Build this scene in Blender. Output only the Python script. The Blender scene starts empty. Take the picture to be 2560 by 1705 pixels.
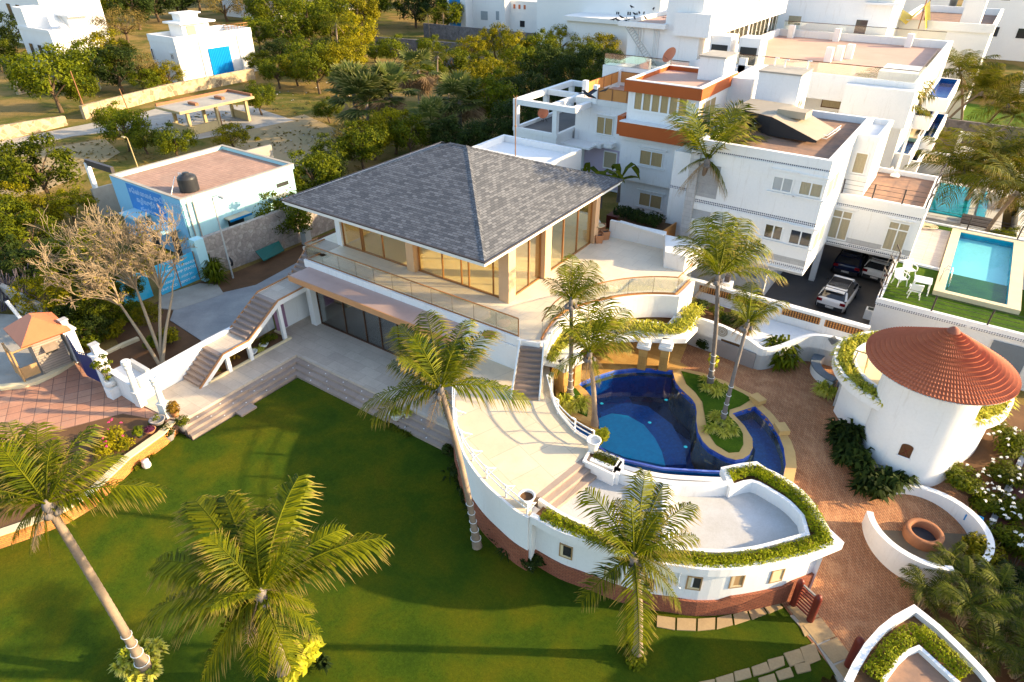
import bpy, bmesh, math, random
from mathutils import Vector, Matrix, noise
from mathutils.geometry import tessellate_polygon
R=math.radians; PI=math.pi
S=bpy.context.scene; COL=S.collection
# ---------------------------------------------------------------- camera, world, sun
CAMH=20.0; F=1630.0; PITCH=R(32.6); YAW=math.atan2(.569,.822)
cam=bpy.data.cameras.new('camera'); camo=bpy.data.objects.new('camera',cam); COL.objects.link(camo)
camo.location=(0,0,CAMH); camo.rotation_euler=(PI/2-PITCH,0,YAW)
cam.sensor_width=36; cam.lens=36*F/2560; cam.clip_end=3000; cam.clip_start=.5
S.camera=camo
SUNDIR=Vector((.86,.51,math.tan(R(18.5)))).normalized()
W=bpy.data.worlds.new('World'); S.world=W; W.use_nodes=True
nt=W.node_tree; nt.nodes.clear()
sk=nt.nodes.new('ShaderNodeTexSky'); sk.sky_type='NISHITA'; sk.sun_disc=False
sk.sun_elevation=R(18.5); sk.sun_rotation=math.atan2(SUNDIR.x,SUNDIR.y); sk.air_density=1.0; sk.dust_density=1.5
bg=nt.nodes.new('ShaderNodeBackground'); bg.inputs[1].default_value=.15
wo=nt.nodes.new('ShaderNodeOutputWorld'); nt.links.new(sk.outputs[0],bg.inputs[0]); nt.links.new(bg.outputs[0],wo.inputs[0])
sl=bpy.data.lights.new('sun','SUN'); sl.energy=4.0; sl.angle=R(.9); sl.color=(1,.76,.44)
so=bpy.data.objects.new('sun',sl); COL.objects.link(so); so.rotation_euler=SUNDIR.to_track_quat('Z','Y').to_euler(); so.location=(60,40,60)
S.view_settings.view_transform='Standard'; S.view_settings.look='None'; S.view_settings.gamma=1; S.view_settings.exposure=1.68
S.render.resolution_x=1024; S.render.resolution_y=682
S.render.engine='CYCLES'
S.cycles.max_bounces=8; S.cycles.transparent_max_bounces=16; S.cycles.diffuse_bounces=3; S.cycles.glossy_bounces=3
S.cycles.caustics_reflective=False; S.cycles.caustics_refractive=False
# ---------------------------------------------------------------- survey helpers: a pixel of the 2560x1705 photograph to a point at a known level
_g=Vector((-math.sin(YAW),math.cos(YAW),0)); _r=Vector((_g.y,-_g.x,0))
def ray(px,py):
    a=(px-1280)/F; b=-(py-852.5)/F
    fw=math.cos(PITCH)+b*math.sin(PITCH); up=b*math.cos(PITCH)-math.sin(PITCH)
    return _r*a+_g*fw+Vector((0,0,up))
def P(px,py,z=0.0):
    d=ray(px,py); t=(z-CAMH)/d.z; return Vector((d.x*t,d.y*t,z))
def depth(p): 
    v=Vector(p)-Vector((0,0,CAMH)); return v.x*_g.x*math.cos(PITCH)+v.y*_g.y*math.cos(PITCH)-v.z*math.sin(PITCH)
def PL(pts,z): return [P(a,b,z) for a,b in pts]
def XY(v): return Vector((v[0],v[1],0))
def ss(a,b,x):
    t=min(1,max(0,(x-a)/(b-a))); return t*t*(3-2*t)
def path_h(x,y): return -1.0+1.68*ss(16.5,27,y-.36-.6*max(0,x+3))
def lawn_h(x,y): return -.6-.4*ss(-25,-16,x)*(1-ss(13,16.8,y)*(1-ss(-15,-11,x)))
def PH(px,py,h):
    z=0
    for i in range(12):
        p=P(px,py,z); z=h(p.x,p.y)
    return Vector((p.x,p.y,z))
def zat(px,py,x,y):
    d=ray(px,py); return CAMH+d.z*math.hypot(x,y)/math.hypot(d.x,d.y)
# ---------------------------------------------------------------- materials
M={}
def newmat(n):
    m=bpy.data.materials.new(n); m.use_nodes=True; t=m.node_tree; t.nodes.clear()
    o=t.nodes.new('ShaderNodeOutputMaterial'); b=t.nodes.new('ShaderNodeBsdfPrincipled')
    t.links.new(b.outputs[0],o.inputs[0]); M[n]=m; return m,t,b,o
def N(t,k,**kw):
    n=t.nodes.new(k)
    for a,v in kw.items():
        if a in n.inputs: n.inputs[a].default_value=v
        else: setattr(n,a,v)
    return n
def coords(t,kind='Object',scale=None,rot=None):
    tc=N(t,'ShaderNodeTexCoord'); s=tc.outputs[kind]
    if scale or rot:
        mp=N(t,'ShaderNodeMapping'); t.links.new(s,mp.inputs[0])
        if scale: mp.inputs['Scale'].default_value=scale if hasattr(scale,'__len__') else (scale,)*3
        if rot: mp.inputs['Rotation'].default_value=rot
        s=mp.outputs[0]
    return s
def ramp(t,fac,stops):
    r=N(t,'ShaderNodeValToRGB'); e=r.color_ramp.elements
    while len(e)<len(stops): e.new(.5)
    for i,(p,c) in enumerate(stops): e[i].position=p; e[i].color=(c[0],c[1],c[2],1) if len(c)==3 else c
    t.links.new(fac,r.inputs[0]); return r.outputs[0]
def mixc(t,f,a,b,mode='MIX'):
    m=N(t,'ShaderNodeMix',data_type='RGBA',blend_type=mode)
    for s,v in ((0,f),(6,a),(7,b)):
        if isinstance(v,(int,float)): m.inputs[s].default_value=v
        elif isinstance(v,tuple): m.inputs[s].default_value=(v[0],v[1],v[2],1)
        else: t.links.new(v,m.inputs[s])
    return m.outputs[2]
def noisef(t,co,scale,detail=5,rough=.6,dist=0):
    n=N(t,'ShaderNodeTexNoise',Scale=scale,Detail=detail,Roughness=rough,Distortion=dist); t.links.new(co,n.inputs['Vector']); return n.outputs[0]
def bump(t,b,h,strength=.3,dist=.02):
    n=N(t,'ShaderNodeBump',Strength=strength,Distance=dist); t.links.new(h,n.inputs['Height']); t.links.new(n.outputs[0],b.inputs['Normal'])
def sc(c,k): return tuple(min(1,x*k) for x in c)
def m_plain(n,c,rough=.7,var=.15,scale=1.5,c2=None,metal=0,bmp=.1,fine=18,spec=.3):
    m,t,b,o=newmat(n); co=coords(t)
    f=noisef(t,co,scale,6,.65)
    c2=c2 or sc(c,1-var*2)
    col=ramp(t,f,[(.3,c2),(.7,c)])
    f2=noisef(t,co,fine,4,.7)
    col=mixc(t,.35,col,ramp(t,f2,[(.3,sc(c,1-var)),(.7,sc(c,1+var*.6))]))
    t.links.new(col,b.inputs['Base Color']); b.inputs['Roughness'].default_value=rough; b.inputs['Metallic'].default_value=metal
    b.inputs['Specular IOR Level'].default_value=spec
    if bmp: bump(t,b,f2,bmp)
    return m
def m_paint(n,c,stain=(.40,.33,.24),amt=.7):
    m,t,b,o=newmat(n); co=coords(t,'Object'); 
    big=noisef(t,co,.35,4,.6); st=noisef(t,coords(t,'Object',(2.2,2.2,.22)),2.0,6,.75); fi=noisef(t,co,9,5,.7)
    f=N(t,'ShaderNodeMath',operation='MULTIPLY'); t.links.new(ramp(t,st,[(.56,(0,0,0)),(.86,(1,1,1))]),f.inputs[0]); f.inputs[1].default_value=amt
    col=mixc(t,f.outputs[0],ramp(t,big,[(.3,sc(c,.94)),(.7,c)]),stain)
    col=mixc(t,.25,col,ramp(t,fi,[(.3,sc(c,.82)),(.6,c)]))
    t.links.new(col,b.inputs['Base Color']); b.inputs['Roughness'].default_value=.75; b.inputs['Specular IOR Level'].default_value=.25
    bump(t,b,fi,.08); return m
def m_tile(n,c1,c2,mortar,w,h,ms=.01,rough=.5,offset=.5,var=.2,bmp=.25,stain=None,spec=.4,bias=0,rot=0):
    m,t,b,o=newmat(n); uv=coords(t,'UV',None,(0,0,rot) if rot else None)
    br=N(t,'ShaderNodeTexBrick',offset=offset,squash=1); br.inputs['Scale'].default_value=1
    br.inputs['Brick Width'].default_value=w; br.inputs['Row Height'].default_value=h; br.inputs['Mortar Size'].default_value=ms
    br.inputs['Mortar Smooth'].default_value=.2; br.inputs['Bias'].default_value=bias
    br.inputs['Color1'].default_value=(*c1,1); br.inputs['Color2'].default_value=(*c2,1); br.inputs['Mortar'].default_value=(*mortar,1)
    t.links.new(uv,br.inputs['Vector'])
    co=coords(t); f=noisef(t,co,.8,6,.7); f2=noisef(t,co,14,4,.7)
    col=mixc(t,.9,br.outputs[0],ramp(t,f,[(.25,(1-var,)*3),(.75,(1+var*.3,)*3)]),'MULTIPLY')
    col=mixc(t,.5,col,ramp(t,f2,[(.3,(1-var,)*3),(.7,(1,1,1))]),'MULTIPLY')
    if stain: col=mixc(t,ramp(t,noisef(t,co,.45,7,.75,.4),[(.52,(0,0,0)),(.68,(stain[3],)*3)]),col,stain[:3])
    t.links.new(col,b.inputs['Base Color']); b.inputs['Roughness'].default_value=rough; b.inputs['Specular IOR Level'].default_value=spec
    mm=N(t,'ShaderNodeMath',operation='SUBTRACT'); t.links.new(f2,mm.inputs[0]); t.links.new(br.outputs[1],mm.inputs[1])
    if bmp: bump(t,b,mm.outputs[0],bmp,.015)
    return m
def m_glass(n,tint,refl=.12,rough=.02):
    m,t,b,o=newmat(n); t.nodes.remove(b)
    tr=N(t,'ShaderNodeBsdfTransparent'); tr.inputs[0].default_value=(*tint,1)
    gl=N(t,'ShaderNodeBsdfGlossy',Roughness=rough); gl.inputs[0].default_value=(1,1,1,1)
    lw=N(t,'ShaderNodeLayerWeight',Blend=.5); mr=N(t,'ShaderNodeMapRange'); mr.inputs[3].default_value=refl*.5; mr.inputs[4].default_value=min(.95,refl*4)
    t.links.new(lw.outputs['Fresnel'],mr.inputs[0])
    mx=N(t,'ShaderNodeMixShader'); t.links.new(mr.outputs[0],mx.inputs[0]); t.links.new(tr.outputs[0],mx.inputs[1]); t.links.new(gl.outputs[0],mx.inputs[2])
    t.links.new(mx.outputs[0],o.inputs[0]); return m
def m_water(n,tint,scale=1.6,refl=.10,strength=.12):
    m=m_glass(n,tint,refl,.01); t=m.node_tree
    gl=[x for x in t.nodes if x.type=='BSDF_GLOSSY'][0]; lw=[x for x in t.nodes if x.type=='LAYER_WEIGHT'][0]
    co=coords(t); f=noisef(t,co,scale,3,.5,.5); bp=N(t,'ShaderNodeBump',Strength=strength,Distance=.06); t.links.new(f,bp.inputs['Height'])
    t.links.new(bp.outputs[0],gl.inputs['Normal']); t.links.new(bp.outputs[0],lw.inputs['Normal']); return m
def m_leaf(n,dark,light,tip=None,trans=.35,rough=.5,hv=.25):
    m,t,b,o=newmat(n); co=coords(t); oi=N(t,'ShaderNodeObjectInfo')
    f=noisef(t,co,.9,3,.5); g=N(t,'ShaderNodeNewGeometry')
    a=N(t,'ShaderNodeMath',operation='MULTIPLY'); t.links.new(g.outputs['Random Per Island'],a.inputs[0]); a.inputs[1].default_value=.55
    s=N(t,'ShaderNodeMath',operation='ADD'); t.links.new(f,s.inputs[0]); t.links.new(a.outputs[0],s.inputs[1])
    col=ramp(t,s.outputs[0],[(.35,dark),(.95,light)])
    hs=N(t,'ShaderNodeHueSaturation'); mr=N(t,'ShaderNodeMapRange'); mr.inputs[3].default_value=1-hv; mr.inputs[4].default_value=1+hv
    t.links.new(oi.outputs['Random'],mr.inputs[0]); t.links.new(mr.outputs[0],hs.inputs['Value'])
    t.links.new(col,hs.inputs['Color']); col=hs.outputs[0]
    if tip:
        uv=N(t,'ShaderNodeTexCoord'); sx=N(t,'ShaderNodeSeparateXYZ'); t.links.new(uv.outputs['UV'],sx.inputs[0])
        col=mixc(t,ramp(t,sx.outputs[0],[(.6,(0,0,0)),(1.0,(.9,.9,.9))]),col,tip)
    t.links.new(col,b.inputs['Base Color']); b.inputs['Roughness'].default_value=rough+.15; b.inputs['Specular IOR Level'].default_value=.12
    tl=N(t,'ShaderNodeBsdfTranslucent'); t.links.new(mixc(t,.5,col,(.5,.5,.02)),tl.inputs[0]) if False else t.links.new(col,tl.inputs[0])
    mx=N(t,'ShaderNodeMixShader'); mx.inputs[0].default_value=trans
    t.links.new(b.outputs[0],mx.inputs[1]); t.links.new(tl.outputs[0],mx.inputs[2]); t.links.new(mx.outputs[0],o.inputs[0]); return m
def m_stone(n,c1,c2,mortar,scale=3.0,rough=.9):
    m,t,b,o=newmat(n); co=coords(t,'Object')
    v=N(t,'ShaderNodeTexVoronoi',Scale=scale,Randomness=1.0); t.links.new(co,v.inputs['Vector'])
    e=N(t,'ShaderNodeTexVoronoi',Scale=scale,feature='DISTANCE_TO_EDGE',Randomness=1.0); t.links.new(co,e.inputs['Vector'])
    sx=N(t,'ShaderNodeSeparateXYZ'); t.links.new(v.outputs['Color'],sx.inputs[0])
    f=noisef(t,co,5,5,.7)
    col=mixc(t,ramp(t,e.outputs[0],[(.01,(1,1,1)),(.09,(0,0,0))]),ramp(t,sx.outputs[0],[(0,c1),(1,c2)]),mortar)
    col=mixc(t,.7,col,ramp(t,f,[(.3,(.6,.6,.6)),(.7,(1.1,1.1,1.1))]),'MULTIPLY')
    t.links.new(col,b.inputs['Base Color']); b.inputs['Roughness'].default_value=rough; bump(t,b,e.outputs[0],.6,.05); return m
def m_grass(n,cols,scale=.5):
    m,t,b,o=newmat(n); co=coords(t)
    f=noisef(t,co,scale,6,.62,.3); f2=noisef(t,co,7,6,.8); f3=noisef(t,co,45,3,.8)
    col=ramp(t,f,cols)
    f4=noisef(t,co,18,5,.85); col=mixc(t,.7,col,ramp(t,f4,[(.35,(.5,.55,.5)),(.65,(1.2,1.15,1.0))]),'MULTIPLY')
    col=mixc(t,.8,col,ramp(t,f2,[(.3,(.55,.6,.5)),(.7,(1.15,1.1,1.0))]),'MULTIPLY')
    col=mixc(t,.6,col,ramp(t,f3,[(.3,(.6,.6,.6)),(.7,(1.2,1.2,1.1))]),'MULTIPLY')
    t.links.new(col,b.inputs['Base Color']); b.inputs['Roughness'].default_value=.95; b.inputs['Specular IOR Level'].default_value=.1
    bump(t,b,f3,.6,.04); return m

WHITE=m_paint('white_paint',(.80,.79,.77)); m_paint('white_render_far',(.82,.80,.77),amt=.25)
m_paint('white_stained',(.72,.71,.68),amt=.9)
m_plain('white_metal',(.8,.8,.78),.4,.04,bmp=0)
m_plain('white_plastic',(.82,.82,.80),.4,.03,bmp=0)
m_tile('terrace_tile',(.78,.67,.51),(.82,.71,.55),(.52,.43,.32),.9,.9,.006,.45,.5,.12,.08)
m_tile('deck_tile',(.66,.54,.38),(.70,.58,.42),(.35,.27,.19),1.5,1.5,.008,.6,.5,.14,.1,rot=.35,stain=(.45,.33,.2,.35))
m_tile('patio_tile',(.52,.42,.33),(.60,.50,.39),(.38,.31,.25),1.2,.6,.008,.6,.5,.25,.15)
m_tile('drive_tile',(.48,.22,.13),(.56,.29,.18),(.20,.11,.08),.6,.6,.018,.75,0,.3,.3,rot=.5,stain=(.34,.24,.18,.6))
m_tile('step_stone',(.33,.25,.20),(.40,.31,.25),(.2,.15,.12),1.2,3,.006,.6,.5,.2,.15)
m_tile('stair_stone',(.26,.19,.15),(.31,.23,.19),(.2,.15,.12),1.5,3,.004,.5,.5,.15,.1)
m_tile('path_brick',(.46,.19,.08),(.60,.29,.13),(.24,.11,.06),.23,.085,.012,.9,.5,.35,.6,stain=(.55,.30,.15,.7),rot=.785)
m_tile('red_brick',(.34,.10,.05),(.42,.14,.07),(.20,.07,.04),.24,.085,.014,.85,.5,.25,.9)
m_tile('orange_brick',(.60,.20,.04),(.70,.28,.06),(.30,.14,.06),.24,.085,.014,.85,.5,.25,.8)
m_tile('stone_slab',(.38,.27,.15),(.46,.34,.20),(.12,.11,.05),.9,.7,.03,.85,.5,.25,.5)
m_tile('shingle',(.075,.080,.092),(.17,.175,.19),(.035,.037,.045),.34,.15,.012,.85,.5,.15,.9,bias=-.1)
m_tile('depth_dark_mosaic',(.0,.014,.07),(.0,.022,.10),(.0,.012,.06),.12,.12,.004,.25,0,.1,.05); m_tile('blue_mosaic',(.0,.055,.22),(.0,.085,.31),(.0,.05,.2),.12,.12,.004,.25,0,.1,.05)
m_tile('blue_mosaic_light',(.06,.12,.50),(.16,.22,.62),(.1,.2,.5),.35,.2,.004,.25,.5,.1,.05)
m_tile('sunlit_aqua_mosaic',(.0,.25,.38),(.0,.29,.43),(.0,.24,.36),.15,.15,.003,.25,0,.1,.05); m_tile('turq_mosaic',(.0,.25,.38),(.0,.30,.44),(.0,.25,.36),.15,.15,.003,.25,0,.1,.05)
m_tile('navy_check',(.02,.03,.07),(.05,.07,.12),(.75,.75,.75),.11,.11,.02,.3,0,.05,0)
m_tile('grey_band',(.42,.41,.40),(.5,.49,.48),(.3,.3,.3),.5,.25,.008,.6,.5,.1,.1)
m_tile('marble_grey',(.40,.41,.42),(.46,.47,.48),(.3,.3,.3),1.6,.55,.006,.4,.5,.35,.05)
m_tile('ochre_stone',(.50,.27,.07),(.60,.36,.11),(.38,.2,.06),.6,.4,.008,.6,.5,.3,.15)
m_plain('coping_sand',(.62,.40,.15),.65,.15,1.2,(.48,.28,.10))
m_plain('bronze',(.36,.17,.06),.35,.06,metal=.3,bmp=0); m_plain('bronze_dark',(.10,.045,.02),.4,.05,metal=.3,bmp=0)
m_plain('wood_rail',(.45,.20,.07),.5,.15)
m_plain('pink_awning',(.50,.34,.29),.5,.08); m_plain('orange_lip',(.55,.27,.12),.5,.08)
m_plain('column_tan',(.66,.42,.24),.55,.06)
m_plain('glow_yellow',(.78,.62,.34),.8,.06); m_plain('ceiling_cream',(.82,.70,.46),.8,.03)
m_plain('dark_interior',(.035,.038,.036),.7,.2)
m_plain('asphalt_grey',(.10,.095,.095),.8,.25,.7,(.16,.145,.13)); m_plain('yard_concrete',(.38,.36,.33),.85,.25,.5,(.16,.16,.17))
m_plain('concrete',(.42,.38,.32),.85,.2,.9,(.26,.23,.19)); m_plain('concrete_white',(.52,.52,.52),.85,.22,.6,(.34,.31,.27))
m_plain('concrete_yellow',(.52,.40,.20),.85,.18,1.0)
m_plain('dry_earth',(.40,.27,.14),.95,.25,.12,(.22,.19,.07),fine=4); m_plain('brown_soil',(.16,.08,.035),.95,.3,.8)
m_plain('lit_cream_floor',(.84,.70,.42),.4,.05); m_plain('slab_stone',(.44,.31,.16),.85,.25,2.5,(.32,.22,.12)); m_plain('kerb_cream',(.70,.58,.36),.8,.1); m_plain('roof_patchy',(.36,.20,.12),.9,.3,1.3,(.11,.09,.085),fine=3)
m_plain('roof_pink',(.56,.36,.28),.85,.12,.4,(.46,.28,.21)); m_tile('roof_brick_tile',(.45,.26,.18),(.52,.31,.22),(.30,.19,.14),.3,.3,.02,.9,0,.35,.3,stain=(.28,.2,.15,.5))
m_plain('orange_paint',(.42,.09,.015),.6,.06,bmp=.03); m_plain('orange_mesh',(.55,.24,.07),.7,.08)
m_plain('terracotta',(.46,.13,.055),.7,.22,2.5,(.34,.08,.035)); m_plain('terra_ridge',(.30,.10,.06),.8,.2)
m_plain('coral_sheet',(.56,.17,.07),.5,.15,1.2,(.46,.13,.055)); m_plain('weathered_wood',(.26,.20,.15),.8,.25,2.0,(.14,.10,.07)); m_plain('ochre_wood',(.42,.26,.12),.75,.2,2)
m_tile('plank',(.30,.25,.20),(.36,.30,.25),(.14,.11,.09),3,.14,.012,.7,.4,.2,.3); m_tile('grey_plank',(.42,.37,.34),(.50,.44,.40),(.2,.17,.15),4,.14,.012,.7,.3,.15,.3)
m_plain('gate_blue',(.012,.03,.14),.35,.1,bmp=0); m_plain('shutter_blue',(.0,.22,.55),.45,.06,bmp=0)
m_paint('aqua_paint',(.42,.68,.72),(.15,.2,.2),.9); m_paint('sky_paint',(.25,.52,.70),(.15,.2,.2),.5); m_plain('sign_blue',(.05,.25,.62),.6,.12,3); m_plain('gate_sky',(.0,.36,.62),.5,.15,2,(.15,.45,.62)); m_plain('pale_letter',(.55,.68,.82),.7,.1,6,(.35,.5,.72)); m_plain('letter_white',(.75,.78,.78),.6,.05)
m_plain('black_plastic',(.03,.03,.033),.45,.1,bmp=0); m_plain('dark_steel',(.06,.05,.05),.5,.1,bmp=0); m_plain('rust_steel',(.30,.14,.06),.8,.2,3); m_plain('pale_pole',(.45,.45,.42),.6,.1,bmp=0)
m_plain('board_brown',(.10,.03,.02),.7,.15); m_plain('maroon',(.16,.025,.015),.45,.12,bmp=.03); m_plain('grey_slab',(.30,.27,.26),.7,.12); m_plain('slate',(.16,.19,.22),.7,.15)
m_plain('beige_tarp',(.40,.33,.24),.7,.08); m_plain('black_tarp',(.035,.03,.03),.7,.1); m_plain('green_sheet',(.0,.10,.08),.5,.1,bmp=0)
m_plain('curtain',(.40,.34,.22),.8,.1,8); m_plain('curtain_gold',(.42,.30,.14),.8,.1,8)
m_plain('lilac_paint',(.50,.42,.52),.75,.05); m_plain('purple_paint',(.30,.17,.26),.75,.08)
m_plain('bark_palm',(.30,.22,.15),.9,.3,2,(.13,.10,.08),bmp=.4); m_plain('bark_grey',(.20,.17,.15),.9,.25,3); m_plain('bark_pale',(.34,.25,.15),.85,.15,3); m_plain('bark_brown',(.14,.09,.05),.9,.3,3)
m_plain('terracotta_pot',(.50,.22,.10),.8,.12); m_plain('pot_white',(.74,.72,.68),.6,.08); m_plain('pot_dark',(.03,.04,.035),.6,.1); m_plain('yellow_sheet',(.80,.55,.02),.6,.1)
m_plain('flower_white',(.85,.84,.78),.6,.03,bmp=0); m_plain('flower_pink',(.65,.03,.16),.6,.05,bmp=0); m_plain('car_white',(.80,.80,.80),.18,.02,bmp=0,spec=.6); m_plain('car_blue',(.01,.015,.05),.2,.02,bmp=0,spec=.6); m_plain('car_red',(.20,.005,.01),.25,.05,bmp=0); m_plain('chrome',(.7,.7,.7),.15,.02,metal=1,bmp=0); m_plain('crow_black',(.012,.012,.016),.5,.1,bmp=0)
m_plain('lamp_teal',(.1,.9,.8),.3,.02,bmp=0); m_plain('thatch',(.10,.08,.09),.9,.3,4); m_plain('fire_clay',(.36,.15,.07),.8,.15,3); m_plain('damp_floor',(.20,.15,.09),.85,.25,1.2,(.10,.085,.07)); m_plain('well_dark',(.05,.05,.055),.7,.2)
m_stone('rubble',(.30,.25,.22),(.46,.40,.34),(.30,.25,.21),3.2); m_stone('rubble_warm',(.24,.17,.10),(.56,.43,.25),(.55,.42,.24),1.6); m_stone('rubble_dark',(.11,.095,.09),(.22,.19,.18),(.16,.14,.14),2.2)
m_grass('lawn_grass',[(.28,(.030,.066,.004)),(.44,(.050,.088,.004)),(.56,(.085,.104,.004)),(.74,(.125,.110,.005))],.40); m_grass('turf',[(.3,(.03,.09,.006)),(.7,(.10,.17,.010))],.8); m_grass('scrub_grass',[(.3,(.36,.23,.10)),(.48,(.30,.20,.07)),(.6,(.11,.12,.02)),(.75,(.40,.26,.12))],.12)
m_leaf('leaf_tree',(.014,.038,.003),(.14,.155,.003)); m_leaf('leaf_yellow',(.045,.065,.002),(.29,.24,.003)); m_leaf('leaf_dark',(.005,.018,.004),(.042,.062,.008)); m_leaf('leaf_hedge',(.07,.12,.003),(.30,.31,.005),hv=.08); m_leaf('leaf_lime',(.22,.26,.008),(.58,.52,.03),hv=.08); m_leaf('leaf_scrub',(.08,.065,.02),(.24,.17,.04)); m_leaf('leaf_rose',(.02,.04,.008),(.09,.12,.02))
m_leaf('frond',(.016,.045,.002),(.17,.175,.002),(.46,.31,.09),trans=.4,rough=.4); m_leaf('frond_far',(.016,.040,.003),(.15,.145,.004),(.30,.20,.05),trans=.35); m_leaf('fan_leaf',(.03,.055,.015),(.13,.15,.03),(.38,.34,.12)); m_leaf('fan_dry',(.20,.13,.07),(.38,.26,.14)); m_leaf('areca',(.014,.032,.005),(.13,.14,.010),(.26,.22,.12))
m_leaf('spider_leaf',(.18,.24,.01),(.55,.50,.06),(.7,.62,.2),hv=.08); m_leaf('leaf_purple',(.05,.01,.03),(.13,.03,.07)); m_leaf('leaf_croton',(.10,.05,.01),(.34,.20,.02))
m_glass('glass_clear',(.93,.95,.92),.14); m_glass('glass_rail',(.975,.975,.92),.07); m_glass('glass_gold',(1,.98,.87),.08); m_glass('glass_dark',(.66,.74,.72),.22)
m_plain('pane_dark',(.04,.04,.045),.06,.3,bmp=0,spec=.8); m_plain('pane_grey',(.36,.40,.42),.1,.1,bmp=0,spec=.6)
m_water('pool_water',(.55,.82,.95),1.2,.035,.10); m_water('pool_water_light',(.50,.93,1.0),.8,.06,.3); m_water('pool_water_teal',(.35,.93,.88),.8,.06,.3)
SPLIT={'column','post','mullion','leg','frame_post','frame_beam','roof_beam','wall_lamp','vent_pipe','beam_end','blue_recess','dwarf_wall','block','drain_pipe','square_hole','porch_post','porch_panel','stile','rung','pipe','bars','court_bars','stay','corner_post','flight','cornice','louvre','roof_pier','bricks','handrail_post','slat'}
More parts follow.
